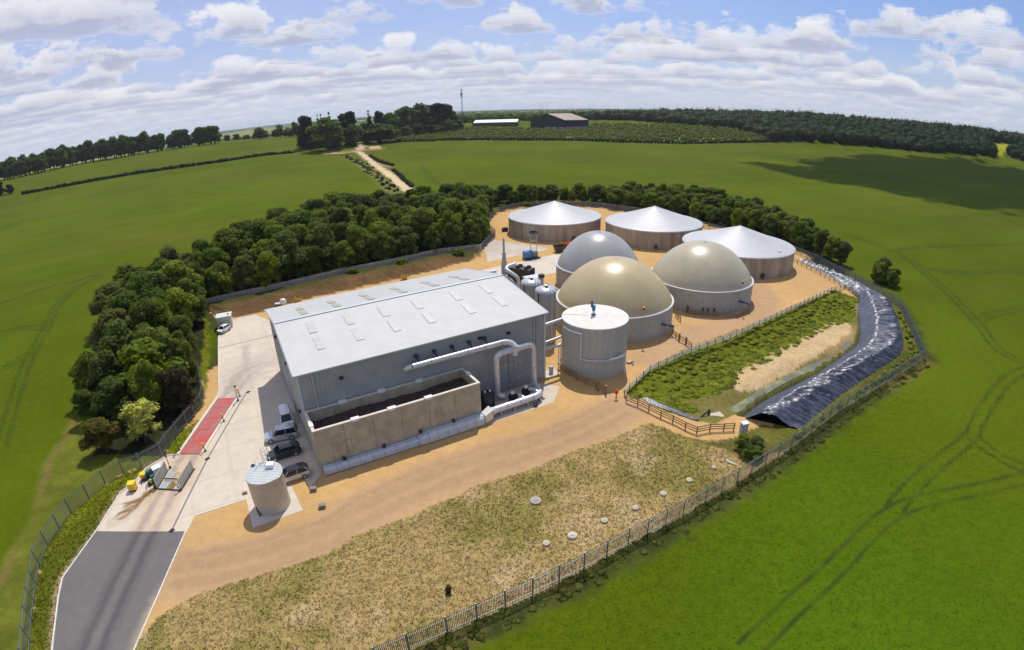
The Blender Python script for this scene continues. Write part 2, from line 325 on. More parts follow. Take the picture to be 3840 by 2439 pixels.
TCOLS = [(-75,[(0,0),(600,0),(850,20),(1000,22),(1500,0)]),(-30,[(0,0),(620,0),(850,20),(1000,21),(1500,0)]),(-18,[(0,0),(640,0),(850,11),(1000,13),(1500,0)]),
 (-8,[(0,0),(640,0),(800,7),(950,17),(1050,17),(1500,0)]),(8,[(0,0),(640,0),(800,7),(950,17),(1050,17),(1500,0)]),(16,[(0,0),(640,0),(900,20),(1000,24),(1500,0)]),
 (30,[(0,0),(660,0),(950,30),(1100,31),(1700,0)]),(45,[(0,0),(860,0),(1100,36),(1250,38),(1900,0)]),(75,[(0,0),(950,0),(1200,38),(1300,38),(1900,0)])]
def terrain(x, y):
    x = np.asarray(x, float); y = np.asarray(y, float)
    az = np.degrees(np.arctan2(x, y)); r = np.hypot(x, y); out = np.zeros_like(r)
    vals = [np.interp(r, [q[0] for q in c[1]], [q[1] for q in c[1]]) for c in TCOLS]; azs = [c[0] for c in TCOLS]
    out = np.where(az <= azs[0], vals[0], out); out = np.where(az >= azs[-1], vals[-1], out)
    for i in range(len(azs)-1):
        t = (az-azs[i])/(azs[i+1]-azs[i]); s = (az > azs[i]) & (az < azs[i+1]); out = np.where(s, vals[i]*(1-t)+vals[i+1]*t, out)
    return out*np.clip((120-np.abs(az))/40, 0, 1)
def tz(x, y): return float(terrain(np.array([x]), np.array([y]))[0])

# ------------------------------------------------------------------ materials
MATS = {}
def mat(name, col, rough=0.6, metal=0.0, nscale=0.0, namt=0.0, bump=0.0, bscale=20.0, spec=0.5, stretch=None, col2=None, n2=0.0):
    if name in MATS: return MATS[name]
    m = bpy.data.materials.new(name); m.use_nodes = True; g = NT(m.node_tree); b = g.n['Principled BSDF']
    b.inputs['Roughness'].default_value = rough; b.inputs['Metallic'].default_value = metal; b.inputs['Specular IOR Level'].default_value = spec
    geo = g.node('ShaderNodeNewGeometry'); p = geo.outputs['Position']
    if stretch: p = g.v('MULTIPLY', p, stretch)
    c = (*col, 1.0)
    if namt:
        n = g.noise(p, nscale, 5, 0.6); f = g.ramp(n, 0.28, 0.72)
        lo = tuple(q*(1-namt) for q in col) if col2 is None else col2
        c = g.mix(f, lo, tuple(min(1, q*(1+namt*0.5)) for q in col))
        if n2:
            f2 = g.ramp(g.noise(p, nscale*9, 3, 0.6), 0.3, 0.7, 1-n2, 1+n2*0.6); c = g.mix(1.0, c, g.comb(f2, f2, f2), 'MULTIPLY')
    g.put(b.inputs['Base Color'], c)
    if bump:
        bn = g.node('ShaderNodeBump'); bn.inputs['Strength'].default_value = bump; bn.inputs['Distance'].default_value = 0.05
        g.l.new(g.noise(p, bscale, 4, 0.6), bn.inputs['Height']); g.l.new(bn.outputs[0], b.inputs['Normal'])
    MATS[name] = m; return m
def ground_mat(name, s1, a1, s2, a2, bump, bdist, rough=0.95, stretch=None, tint=None):
    """colour comes from the land itself (attribute Col: crop, soil, sand...), grain from noise"""
    m = bpy.data.materials.new(name); m.use_nodes = True; g = NT(m.node_tree); b = g.n['Principled BSDF']
    b.inputs['Roughness'].default_value = rough; b.inputs['Specular IOR Level'].default_value = 0.03
    at = g.node('ShaderNodeAttribute', attribute_name='Col'); geo = g.node('ShaderNodeNewGeometry'); p = geo.outputs['Position']
    if stretch: p = g.v('MULTIPLY', p, stretch)
    na = g.noise(p, s1, 4, 0.65); nb = g.noise(p, s2, 5, 0.7)
    f = g.m('MULTIPLY', g.ramp(na, 0.3, 0.7, 1-a1, 1+a1, False), g.ramp(nb, 0.3, 0.7, 1-a2, 1+a2, False))
    c = g.mix(1.0, at.outputs['Color'], g.comb(f, f, f), 'MULTIPLY')
    if tint:
        c = g.mix(g.ramp(g.noise(p, s1*0.7, 3, 0.6), 0.45, 0.7), c, g.mix(1.0, c, tint, 'MULTIPLY'))
    g.put(b.inputs['Base Color'], c)
    if bump:
        bn = g.node('ShaderNodeBump'); bn.inputs['Strength'].default_value = bump; bn.inputs['Distance'].default_value = bdist
        g.l.new(g.m('ADD', na, g.m('MULTIPLY', nb, 0.5)), bn.inputs['Height']); g.l.new(bn.outputs[0], b.inputs['Normal'])
    MATS[name] = m; return m
def leaf_mat(name, ramp_cols, var=0.35):
    """foliage: hue differs from tree to tree (object random) and from clump to clump (noise)"""
    m = bpy.data.materials.new(name); m.use_nodes = True; g = NT(m.node_tree); b = g.n['Principled BSDF']
    b.inputs['Roughness'].default_value = 0.6; b.inputs['Specular IOR Level'].default_value = 0.12
    oi = g.node('ShaderNodeObjectInfo'); cr = g.node('ShaderNodeValToRGB'); cr.color_ramp.interpolation = 'LINEAR'
    if len(ramp_cols) == 1: ramp_cols = ramp_cols*2
    els = cr.color_ramp.elements; n = len(ramp_cols)
    for i, c in enumerate(ramp_cols):
        el = els[i] if i < 2 else els.new(i/(n-1)); el.position = i/(n-1) if n > 1 else 0; el.color = (*c, 1)
    g.l.new(oi.outputs['Random'], cr.inputs[0])
    geo = g.node('ShaderNodeNewGeometry'); nz = g.noise(geo.outputs['Position'], 0.9, 3, 0.6)
    ri = geo.outputs['Random Per Island']
    f = g.m('MULTIPLY', g.ramp(nz, 0.3, 0.7, 1-var, 1+var), g.ramp(ri, 0, 1, 0.7, 1.35, False))
    c = g.mix(1.0, cr.outputs[0], g.comb(f, f, g.m('MULTIPLY', f, 0.95)), 'MULTIPLY')
    g.put(b.inputs['Base Color'], c)
    tr = g.node('ShaderNodeBsdfTranslucent'); g.put(tr.inputs[0], g.mix(1.0, c, (1.5, 1.6, 0.4), 'MULTIPLY'))
    mx = g.node('ShaderNodeMixShader'); mx.inputs[0].default_value = 0.48
    g.l.new(b.outputs[0], mx.inputs[1]); g.l.new(tr.outputs[0], mx.inputs[2]); g.l.new(mx.outputs[0], g.n['Material Output'].inputs[0])
    MATS[name] = m; return m
# ------------------------------------------------------------------ the land
FIELD = (0.084, 0.112, 0.0035)
perim = [tuple(p) for p in L['fence_front']] + [(88.5,147),(80,168),(66,190),(50.5,204)] + [tuple(p) for p in L['fence_back_b'][4:][::-1]] + \
        [tuple(p) for p in L['fence_back_b'][:3][::-1]] + [tuple(p) for p in L['fence_back'][::-1]] + [(-58,95),(-52,82)] + [tuple(p) for p in L['fence_left'][::-1]] + [(-60,2),(0,2)]
_in = lambda p: (p[0]+(4.3 if p[1] < 84 else 0), p[1]+(1.0 if p[1] < 84 else 0))
belt_left = [tuple(p) for p in L['fence_left'][11:]] + [tuple(p) for p in L['fence_back']] + [tuple(p) for p in L['fence_back_b'][:5]] + [(-17,231)] + [_in(p) for p in L['belt_left_outer'][::-1]] + [(-59,52)]
belt_back = [(1,220),(19,226),(36,219),(51,207),(66,193),(80,171),(89,149)] + [tuple(p) for p in L['belt_back_outer'][::-1]]
weed_poly = [tuple(p) for p in L['weed_top']] + [(33,53.4),(35.15,51.84)] + [tuple(p) for p in L['fence_front'][8::-1]] + [(-20,12),(-31,10)]
verge_poly = [tuple(p) for p in L['asphalt'][-6:]] + [tuple(p) for p in L['yard_left'][:8]] + [(-45.6,56),(-47.1,62)] + [tuple(p) for p in L['fence_left'][12::-1]] + [(-36,0),(-28,2)]
verge2 = [(-47.0,56.5),(-48.0,62),(-48.6,66),(-50.5,71),(-57,84),(-65,98),(-72,110),(-54.5,76.4),(-49.6,68.8),(-48.2,65.6),(-48.1,60.6),(-47.9,54.7)]
bank_poly = [tuple(p) for p in L['fence_back'][:7]] + [(-8,146.5),(-11,141),(-22,131.5),(-36,121.5),(-47,113.8),(-56.8,105.5),(-61,103.2),(-66,105)]
liner_poly = [tuple(p) for p in L['linA']] + [tuple(p) for p in L['linD'][::-1]]
pond_poly = [tuple(p) for p in L['linA'][3:]] + [(27.5,58.6)] + [tuple(p) for p in L['pond_edge'][8:]] + [(45,91),(57,98.8),(70,107),(77.5,111.2)]
strip_r = [tuple(p) for p in L['linD']] + [tuple(p) for p in L['fence_front'][9:]][::1]
def build_land():
    az = np.concatenate([np.linspace(-92, 92, 660), np.linspace(98, 262, 28)])*math.pi/180
    r1 = 7.0*np.power(640/7.0, np.linspace(0, 1, 520)); r2 = 640*np.power(14000/640, np.linspace(0, 1, 80))[1:]
    r = np.concatenate([r1, r2]); na, nr = len(az), len(r)
    A, RR = np.meshgrid(az, r); x = (RR*np.sin(A)).ravel(); y = (RR*np.cos(A)).ravel(); d = RR.ravel()
    z = terrain(x, y)
    z = z + (fbm(x, y, 90, 3, 5)-0.5)*sstep(d, 230, 400)*1.2 + (fbm(x, y, 900, 3, 8)-0.45)*sstep(d, 2500, 6000)*22
    w = 0.8*np.clip(d/90, .4, 3)
    wx = x + (fbm(x, y, 3.0, 3, 1)-.5)*w*1.6; wy = y + (fbm(x, y, 3.0, 3, 2)-.5)*w*1.6
    def C(*c): return np.array(c, float)
    col = np.zeros((len(x), 3)); col[:] = C(*FIELD)
    big = fbm(x, y, 70, 4, 31); mid = fbm(x, y, 14, 4, 32); fine = fbm(x, y, 2.2, 4, 33)
    # left field is a touch yellower with reddish-brown thin patches; drilling streaks
    left = sstep(-(x+0.25*y), -40, 30)
    f = 0.72 + 0.46*big + 0.20*(mid-.5) + 0.10*(fine-.5)
    col *= f[:, None]
    thin = sstep(fbm(x*0.5+y*0.2, y-0.3*x, 26, 4, 40), .50, .72)*(0.35+0.4*left)*sstep(d, 110, 260)
    col = col*(1-thin[:, None]*.5) + C(.115,.105,.014)*thin[:, None]*.5
    rows = np.sin((x*0.42 - y*0.907)*2*math.pi/24 + (fbm(x, y, 60, 3, 77)-.5)*5); col *= (1 + 0.035*rows*sstep(d, 60, 200))[:, None]
    near = sstep(-d, -95, -30)*sstep(x*0.55-y*0.30, -10, 10); col = col*(1-near[:, None]) + (col*C(0.92,1.24,1.1))*near[:, None]
    # far country: paler patchwork beyond the ridge
    far = sstep(d, 1300, 1900); patch = vnoise(x/420+3, y/900, 51); pc = np.where((patch > .62)[:, None], C(.20,.21,.07), np.where((patch > .38)[:, None], C(.09,.13,.03), C(.022,.04,.018)))
    col = col*(1-far[:, None]) + pc*far[:, None]
    # wheel marks of the sprayer: pairs of bare tracks
    tr = np.zeros(len(x))
    for ln in L['tram']:
        p = np.array(smooth_line(ln, 2)); t = np.gradient(p, axis=0); t /= np.maximum(np.hypot(t[:,0], t[:,1])[:, None], 1e-6); nn = np.stack([-t[:,1], t[:,0]], 1)
        for s in (-1, 1):
            dd = dline(p + nn*1.0*s, wx*.2+x*.8, wy*.2+y*.8, 6)
            wd = np.clip(d/300, .24, 1.1)
            tr = np.maximum(tr, (1-sstep(dd, wd*.5, wd*1.5))*(0.40+0.75*vnoise(x/1.7, y/1.7, 90))*np.clip(60/d+.30, .2, 1))
    tr = np.clip(tr*.85, 0, .8)[:, None]; col = col*(1-tr) + C(.030,.040,.010)*tr
    reg = np.zeros(len(x), int)                                   # 0 field
    isin = inside(perim, x, y)
    dper = dline(perim[:-2], x, y, 30)
    # rough edge outside the fences
    edge = (~isin)*(1-sstep(dper + (fine-.5)*2.2, 1.2, 3.6)); ec = C(.050,.058,.016)*(0.6+.8*fine)[:, None]
    dry = sstep(mid, .5, .68)[:, None]; ec = ec*(1-dry*.6) + C(.20,.145,.05)*dry*.6
    col = col*(1-edge[:, None]) + ec*edge[:, None]
    # the left margin: dry bare strip between crop and belt
    mln = [(-70,60),(-67.6,55.3),(-66,49.6),(-61.3,42.7),(-58,37.3),(-57.2,33.7),(-55.1,28.1),(-50,16),(-46,6)]
    mg = dline(mln, wx, wy, 20); m_ = np.maximum((1-sstep(mg, .5, 1.6)), 1.0*inside(mln + [(-36,6)] + [tuple(p) for p in L['fence_left'][:12]], wx, wy))*(~isin)
    mc = C(.115,.125,.016)*(0.6+.8*fine)[:, None]; bare = (sstep(-mg, -.9, -.1)*sstep(mid, .42, .6))[:, None]; mc = mc*(1-bare*.5) + C(.20,.125,.055)*bare*.5
    col = col*(1-m_[:, None]) + mc*m_[:, None]
    # woodland floor
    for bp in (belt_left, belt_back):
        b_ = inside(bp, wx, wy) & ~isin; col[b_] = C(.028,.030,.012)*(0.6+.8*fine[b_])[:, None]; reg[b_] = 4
    # inside the fence: orange sand and stone
    sand = C(.52,.325,.135)*(0.86+.22*mid+.12*(fine-.5))[:, None]
    rub = sstep(fbm(x, y, 9, 4, 61), .52, .7)[:, None]*.35; sand = sand*(1-rub) + C(.44,.29,.14)*rub
    pk = np.zeros(len(x))
    for ln, wd in ((L['pinktrack'], 4.2), (L['pinktrack2'], 3.6)):
        pk = np.maximum(pk, 1-sstep(dline(smooth_line(ln), wx, wy, 20), wd*.55, wd*1.25))
    pk = (pk*.9)[:, None]; sand = sand*(1-pk) + C(.41,.265,.150)*(.88+.24*mid)[:, None]*pk
    rut = np.zeros(len(x))
    for k in (-1.7, -1.2, .6, 1.3, 2.6):
        ln = np.array(smooth_line(L['pinktrack'])) + np.array([-.4*k, .9*k]); rut = np.maximum(rut, 1-sstep(dline(ln, wx*.3+x*.7, wy*.3+y*.7, 5), .2, .75))
    sand *= (1-.10*rut)[:, None]
    col[isin] = sand[isin]; reg[isin] = 1
    # weeds and straw
    wd_ = inside(weed_poly, wx, wy)
    wc = C(.335,.245,.098)*(0.78+.44*fbm(x, y, 1.1, 4, 71))[:, None]
    gp = sstep(fbm(x, y, 7, 4, 72)+.20*(fbm(x, y, .9, 3, 73)-.5), .45, .65)*.66; gp = gp[:, None]; wc = wc*(1-gp) + C(.155,.155,.030)*(0.6+.8*fine)[:, None]*gp
    pale = sstep(fbm(x, y, 5, 3, 74), .6, .76)[:, None]*.6; wc = wc*(1-pale) + C(.45,.335,.19)*pale
    col[wd_] = wc[wd_]; reg[wd_] = 2
    # verge by the road, grass strips
    vg = inside(verge_poly, wx, wy) & ~inside(L['asphalt'], x, y); v2 = inside(verge2, wx, wy); vg |= v2
    vc = C(.140,.150,.011)*(0.65+.7*fine)[:, None]; dk = sstep(mid, .46, .6)[:, None]*.55; vc = vc*(1-dk) + C(.075,.090,.012)*dk
    col[vg] = vc[vg]; reg[vg] = 3
    lim = dline(L['asphalt'][-5:]+L['yard_left'][:6], wx, wy, 10); k_ = ((1-sstep(lim, .2, .9))*.8*vg)[:, None]; col = col*(1-k_) + C(.42,.30,.18)*k_
    # bank behind the works: brown earth, colour darkened to carry the tree shade
    bk = inside(bank_poly, wx, wy); tb = sstep(dline(L['fence_back'][:7], wx, wy, 30), 2.5, 7.5)[:, None]
    bc = C(.055,.062,.018)*(0.6+.8*fine)[:, None]*(1-tb) + C(.135,.080,.036)*(0.65+.7*fbm(x, y, 2.6, 4, 81))[:, None]*tb
    col[bk] = bc[bk]; reg[bk] = 5
    z = z + 1.4*bk*sstep(dline([(-11,141),(-22,131.5),(-36,121.5),(-47,113.8),(-56.8,105.5),(-61,103.2)], x, y, 30), .3, 6)*(1-sstep(-dline(L['fence_back'][:7], x, y, 30), -1.5, 0))
    # strip between liner and fence
    sr = isin & ~inside(liner_poly, x, y) & inside([tuple(p) for p in L['linC'][2:]] + [(36,54.5),(35.15,51.84)] + [tuple(p) for p in L['fence_front'][10:16]], x, y)
    sr |= inside([(24.5,54.3),(29.5,55.2),(33.5,57.6),(38,55.5),(47,59.4),(35.15,51.84),(29,50.2)], wx, wy)
    sc_ = C(.115,.110,.022)*(0.6+.8*fine)[:, None]; dy_ = sstep(mid, .5, .66)[:, None]*.6; sc_ = sc_*(1-dy_) + C(.045,.062,.014)*dy_
    col[sr] = sc_[sr]; reg[sr] = 3
    # pond basin
    pd = inside(pond_poly, x, y); dpe = dline(pond_poly[len(L['linA'])-4:] + [pond_poly[0]], x, y, 30); depth = -1.5*sstep(dpe, .2, 6.5)*pd
    veg = inside(L['veg'], wx, wy); ss = inside(L['sandstrip'], wx, wy); wt = inside(L['water'], x, y)
    pc_ = C(.30,.215,.10)*(0.7+.6*fine)[:, None]; gg = sstep(mid, .45, .58)[:, None]*.75; pc_ = pc_*(1-gg) + C(.11,.115,.022)*gg
    col[pd] = pc_[pd]; reg[pd] = 6
    col[veg] = (C(.135,.150,.014)*(0.6+.7*fine)[:, None])[veg]; reg[veg] = 6
    col[ss] = (C(.50,.36,.195)*(0.8+.35*fine)[:, None])[ss]; reg[ss] = 6
    dw = dline(L['water'] + [L['water'][0]], x, y, 12)*np.where(wt, 1, -1); depth = depth - .75*sstep(dw, -3.0, .4); z = z + np.where(pd | wt, depth, 0)
    ln_ = inside(liner_poly, x, y); col[ln_] = C(.10,.095,.03); dl = dline(liner_poly + [liner_poly[0]], x, y, 10); z = np.where(ln_, np.minimum(z, 0) - 2.2*sstep(dl, 0, 1.3)*np.where(z < -1, .5, 1), z); reg[ln_] = 6
    # tracks and bare patches on the farm land
    for ln, wd, cc in ((L['track'], 3.4, (.56,.43,.27)), (L['trackb'], 5.0, (.50,.36,.22)), (L['trackc'], 5.0, (.46,.36,.24))):
        dd = dline(ln, wx, wy, 40); k_ = (1-sstep(dd, wd*.75, wd*1.1))[:, None]; col = col*(1-k_) + C(*cc)*(.88+.24*mid)[:, None]*k_; reg[(k_[:, 0] > .5)] = 7
        k_ = ((1-sstep(dd, wd*1.2, wd*2.6))*.55*(reg != 7))[:, None]; col = col*(1-k_) + C(.10,.11,.022)*k_
    dt = dline(L['ditch'], wx, wy, 20); k_ = ((1-sstep(dt, 1.5, 6))*.7)[:, None]; col = col*(1-k_) + (C(.16,.15,.05)*(0.5+fine)[:, None])*k_
    bt = dline([(-150,622),(-175,612),(-205,628)], wx, wy, 40); k_ = ((1-sstep(bt, 4, 14))*.7)[:, None]; col = col*(1-k_) + C(.34,.19,.09)*k_
    bt = dline([(-104,436),(-95,424),(-90,410)], wx, wy, 40); k_ = ((1-sstep(bt, 1.5, 5))*.7)[:, None]; col = col*(1-k_) + C(.34,.20,.10)*k_
    bf = inside(L['bright_field'], x, y); col[bf] = C(.30,.30,.020)
    sc2 = inside(L['scrub'], x, y); col[sc2] = (C(.15,.16,.030)*(0.6+.8*fbm(x, y, 6, 3, 99))[:, None])[sc2]
    # faces, one object per kind of ground (they share the sheet's outline vertex for vertex)
    i = np.arange(nr-1)[:, None]*na; j = np.arange(na)[None, :]; j2 = (j+1) % na
    Q = np.stack([i+j, i+na+j, i+na+j2, i+j2], -1).reshape(-1, 4)[:, ::-1]
    fr = np.max(reg[Q], axis=1)
    V = np.stack([x, y, z], 1)
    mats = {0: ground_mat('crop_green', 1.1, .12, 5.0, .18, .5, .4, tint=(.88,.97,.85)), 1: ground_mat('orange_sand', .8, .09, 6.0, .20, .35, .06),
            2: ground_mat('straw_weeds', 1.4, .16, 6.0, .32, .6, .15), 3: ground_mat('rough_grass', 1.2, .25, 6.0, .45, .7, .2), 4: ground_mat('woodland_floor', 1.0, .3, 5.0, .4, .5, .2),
            5: ground_mat('brown_earth', .9, .2, 4.0, .35, .7, .25), 6: ground_mat('basin_soil', 1.3, .2, 6.0, .35, .6, .15), 7: ground_mat('chalk_track', .3, .08, 2.0, .1, .2, .1)}
    names = {0: 'crop_field', 1: 'gravel_yard', 2: 'weed_patch', 3: 'grass_verge', 4: 'woodland_floor', 5: 'earth_bank', 6: 'pond_basin', 7: 'farm_track'}
    for k, nm in names.items():
        q = Q[fr == k]
        if not len(q): continue
        u, inv = np.unique(q, return_inverse=True)
        o = raw_mesh(nm, V[u], inv.reshape(-1, 4), mats[k], None, col[u], smooth=True); tag(o, kind='structure')
build_land()

def sheet(name, poly, z, cell, colfn, m, kind='structure', parent=None):
    """flat hard-edged slab surface cut into cells so that stains and wear can be laid into its colour"""
    p = np.array(poly, float); x0, y0 = p.min(0)-.01; x1, y1 = p.max(0)+.01; V = []; Fc = []; key = {}
    def vid(a):
        k = (round(a[0], 3), round(a[1], 3))
        if k not in key: key[k] = len(V); V.append((k[0], k[1]))
        return key[k]
    gx = np.arange(x0, x1+cell, cell); gy = np.arange(y0, y1+cell, cell); X, Y = np.meshgrid(gx, gy)
    ins = inside(poly, X.ravel(), Y.ravel()).reshape(X.shape); db = dline(poly+[poly[0]], X.ravel(), Y.ravel(), 6*cell).reshape(X.shape)
    for j in range(len(gy)-1):
        for i in range(len(gx)-1):
            c = ins[j:j+2, i:i+2]
            if db[j, i] > 1.6*cell:
                if c.all(): Fc.append([vid((gx[i],gy[j])), vid((gx[i+1],gy[j])), vid((gx[i+1],gy[j+1])), vid((gx[i],gy[j+1]))])
                continue
            q = [tuple(a) for a in p]
            for ax, lim, sg in ((0, gx[i], 1), (0, gx[i+1], -1), (1, gy[j], 1), (1, gy[j+1], -1)):
                o_ = []
                for a, b in zip(q, q[1:]+q[:1]):
                    ia, ib = (a[ax]-lim)*sg >= 0, (b[ax]-lim)*sg >= 0
                    if ia: o_.append(a)
                    if ia != ib:
                        t = (lim-a[ax])/(b[ax]-a[ax]); o_.append((a[0]+(b[0]-a[0])*t, a[1]+(b[1]-a[1])*t))
                q = o_
                if not q: break
            if len(q) >= 3:
                ids = []
                for a in q:
                    k = vid(a)
                    if not ids or (k != ids[-1] and k != ids[0]): ids.append(k)
                if len(set(ids)) >= 3 and len(set(ids)) == len(ids): Fc.append(ids)
    V = np.array(V); me = bpy.data.meshes.new(name); me.from_pydata([(a, b, 0.0) for a, b in V], [], Fc); me.update()
    bm = bmesh.new(); bm.from_mesh(me); bmesh.ops.recalc_face_normals(bm, faces=bm.faces)
    for f in bm.faces:
        if f.normal.z < 0: f.normal_flip()
    bm.to_mesh(me); bm.free()
    a = me.color_attributes.new('Col', 'FLOAT_COLOR', 'POINT'); c4 = np.ones((len(V), 4), np.float32); c4[:, :3] = colfn(V[:, 0], V[:, 1]); a.data.foreach_set('color', c4.ravel())
    me.materials.append(m); o = bpy.data.objects.new(name, me); COL.objects.link(o); o.location.z = z
    return tag(o, kind=kind)
yard_poly = [tuple(p) for p in L['yard_left']] + [(-39.9, 78.0+12)] + [tuple(p) for p in L['yard_right']]
yard_poly = [tuple(p) for p in L['yard_left']] + [(-39.8, 78.1+14)] + [tuple(p) for p in L['yard_right']]
def yard_col(x, y):
    C = lambda *c: np.array(c, float)
    m = fbm(x, y, 6, 4, 201); f = fbm(x, y, 1.2, 4, 202)
    col = C(.60,.52,.42)*(0.88+.18*m+.10*(f-.5))[:, None]
    wx = x+(fbm(x, y, 1.5, 3, 203)-.5)*.9; wy = y+(fbm(x, y, 1.5, 3, 204)-.5)*.9
    def lay(line, a, b, c, k):
        nonlocal col
        t = ((1-sstep(dline(line, wx, wy, 20), a, b))*k)[:, None]; col = col*(1-t) + C(*c)*t
    # sandy dirt carried along the drive and by the plate
    lay([(-41,37.5),(-42,44),(-43.6,54)], 1.2, 3.6, (.52,.385,.27), .75)
    lay([(-43.5,46),(-45.5,42.5),(-46.2,39.5)], .2, 1.6, (.40,.27,.14), .35)
    for off in (-.95, .95):
        lay([(-41.0+off,37.5),(-42.6+off,46),(-43.6+off,54),(-45.2+off,69),(-45.5+off,76)], .22, .62, (.30,.25,.215), .62)
        lay([(-45.2+off,69),(-47,80),(-51+off*.3,88)], .2, 1.0, (.38,.33,.28), .40)
    # brown run-off from the wheel wash
    for ln in ([(-44.9,45.6),(-45.6,43.8),(-46.6,42.2)], [(-44.8,45.5),(-45.4,43.0),(-46.6,40.9)], [(-45.3,44.5),(-45.3,42.2),(-45.9,40.2)], [(-45.4,43.6),(-46.3,42.9),(-47.2,42.6)], [(-45.7,41.7),(-46.5,41.0),(-46.9,39.9)]):
        lay(ln, .06, .34, (.20,.115,.045), .85)
    lay([(-44.7,45.8),(-45.3,44.6)], .25, .7, (.19,.11,.045), .9)
    # tyre scuffs and grey traffic wear in front of the hall door
    rr = np.random.default_rng(5)
    lay([(-44,71),(-46,78),(-44,84)], 1.0, 5.0, (.45,.39,.33), .5)
    for k in range(22):
        a0 = rr.uniform(0, 1); p0 = (-45.5+rr.normal(0,.8), 70+rr.normal(0,1)); p1 = (-46+rr.normal(0,3), 78+rr.normal(0,2)); p2 = (-40.5+rr.normal(0,3.5), 83+rr.normal(0,4.5))
        lay(smooth_line([p0, p1, p2]), .08, .3, (.36,.31,.265), rr.uniform(.12,.34))
    for k in range(26):
        p = (rr.uniform(-58,-28), rr.uniform(44,96)); lay([p, (p[0]+rr.uniform(.2,1.2), p[1]+rr.uniform(-.3,.5))], .1, .6, (.42,.37,.32), rr.uniform(.2,.6))
    lay([(-52,103.5),(-50.5,100)], .2, 1.2, (.56,.36,.19), .5); lay([(-57,105),(-62,101)], .2, .9, (.55,.38,.22), .5)
    # bays cast one by one: each a slightly different tone
    u = x*.8614+y*.5079; v = -x*.5079+y*.8614; bay = vnoise(np.floor(u/5.2)*13.7+.5, np.floor(v/6.1)*7.3+.5, 9); col *= (0.965+.07*bay)[:, None]
    jl = np.minimum(np.abs((u/5.2+.5) % 1-.5)*5.2, np.abs((v/6.1+.5) % 1-.5)*6.1); col *= (1-.16*(1-sstep(jl, .02, .16)))[:, None]
    return col
conc = ground_mat('yard_concrete', .9, .05, 7.0, .08, .08, .02, rough=.85)
sheet('concrete_yard', yard_poly, .012, .34, yard_col, conc)
def asph_col(x, y):
    m = fbm(x, y, 5, 4, 211); f = fbm(x, y, .8, 3, 212); col = np.array([.150,.140,.135])*(0.9+.2*m+.1*(f-.5))[:, None]
    wx = x+(fbm(x, y, 1.3, 3, 213)-.5)*.5
    for off, k in ((-.95,.6),(.95,.65),(-1.6,.25),(1.7,.2)):
        ln = [(-41.2+off,39.2),(-40.2+off,33),(-38.8+off,26),(-36+off,12)]; t = ((1-sstep(dline(ln, wx, y, 10), .2, .6))*k)[:, None]; col = col*(1-t)+np.array([.072,.070,.074])*t
    ed = dline(L['asphalt'][1:6], x+(f-.5)*.8, y, 10); t = ((1-sstep(ed, .1, 1.1))*.55*sstep(-y, -33, -28))[:, None]; col = col*(1-t)+np.array([.46,.36,.23])*t
    return col
asphm = ground_mat('road_asphalt', 1.2, .05, 14.0, .12, .2, .02, rough=.9)
sheet('asphalt_road', [tuple(p) for p in L['asphalt']], .008, .3, asph_col, asphm)
pad_c = lambda x, y: np.array([.58,.51,.42])*(0.88+.2*fbm(x, y, 2.5, 4, 221))[:, None]
sheet('concrete_pad', [tuple(p) for p in L['smallpad']], .016, .4, pad_c, conc)
E_ = np.array([math.cos(0.53271), math.sin(0.53271)]); N_ = np.array([-E_[1], E_[0]]); BO = np.array([4.899, 73.523])
BL_, BW_, EH, RH = 36.21, 26.28, 11.02, 13.22
def BP(u, off, z=None):            # hall frame: u metres along the front wall from its right corner, off metres out from it
    q = BO - E_*u - N_*off; return (q[0], q[1]) if z is None else (q[0], q[1], z)
sheet('concrete_pad', [BP(-.3,3.6), BP(3.1,6.8), BP(14,6.6), BP(14,.3), BP(2,.3)], .016, .4, pad_c, conc)
far_c = lambda x, y: np.array([.58,.51,.42])*(0.84+.26*fbm(x, y, 4, 4, 222))[:, None]
sheet('concrete_apron', [(-9.5,130.5),(-1,136.2),(14.8,146.6),(15.5,137),(11.4,128.2),(7.4,125.4),(-2,119),(-8,124)], .012, .8, far_c, conc)
gp_c = lambda x, y: np.array([.50,.44,.37])*(0.8+.35*fbm(x, y, 5, 4, 223))[:, None]
sheet('stone_hardstanding', [tuple(p) for p in L['greypatch']], .010, .8, gp_c, ground_mat('grey_stone', .9, .08, 5, .15, .3, .05))
# kerbs along road, yard and red deck
kerb = mat('kerb_concrete', (.66,.62,.55), .8, nscale=2, namt=.15)
def kerb_run(pts, w=.16, h=.12, m=kerb, name='kerb'):
    b = MB()
    for a, c in zip(pts[:-1], pts[1:]):
        v = np.array(c)-np.array(a); l = np.hypot(*v)
        b.box(((a[0]+c[0])/2, (a[1]+c[1])/2, h/2), (l, w, h), math.atan2(v[1], v[0]))
    return b.build(name, m, kind='structure')
kerb_run(L['asphalt'][-6:]+L['yard_left'][:1]); kerb_run(L['asphalt'][1:6], .14, .06); kerb_run(L['yard_left'][:7]); kerb_run(L['yard_left'][7:11], .14, .1)
kerb_run(L['yard_right'][4:10], .14, .05)
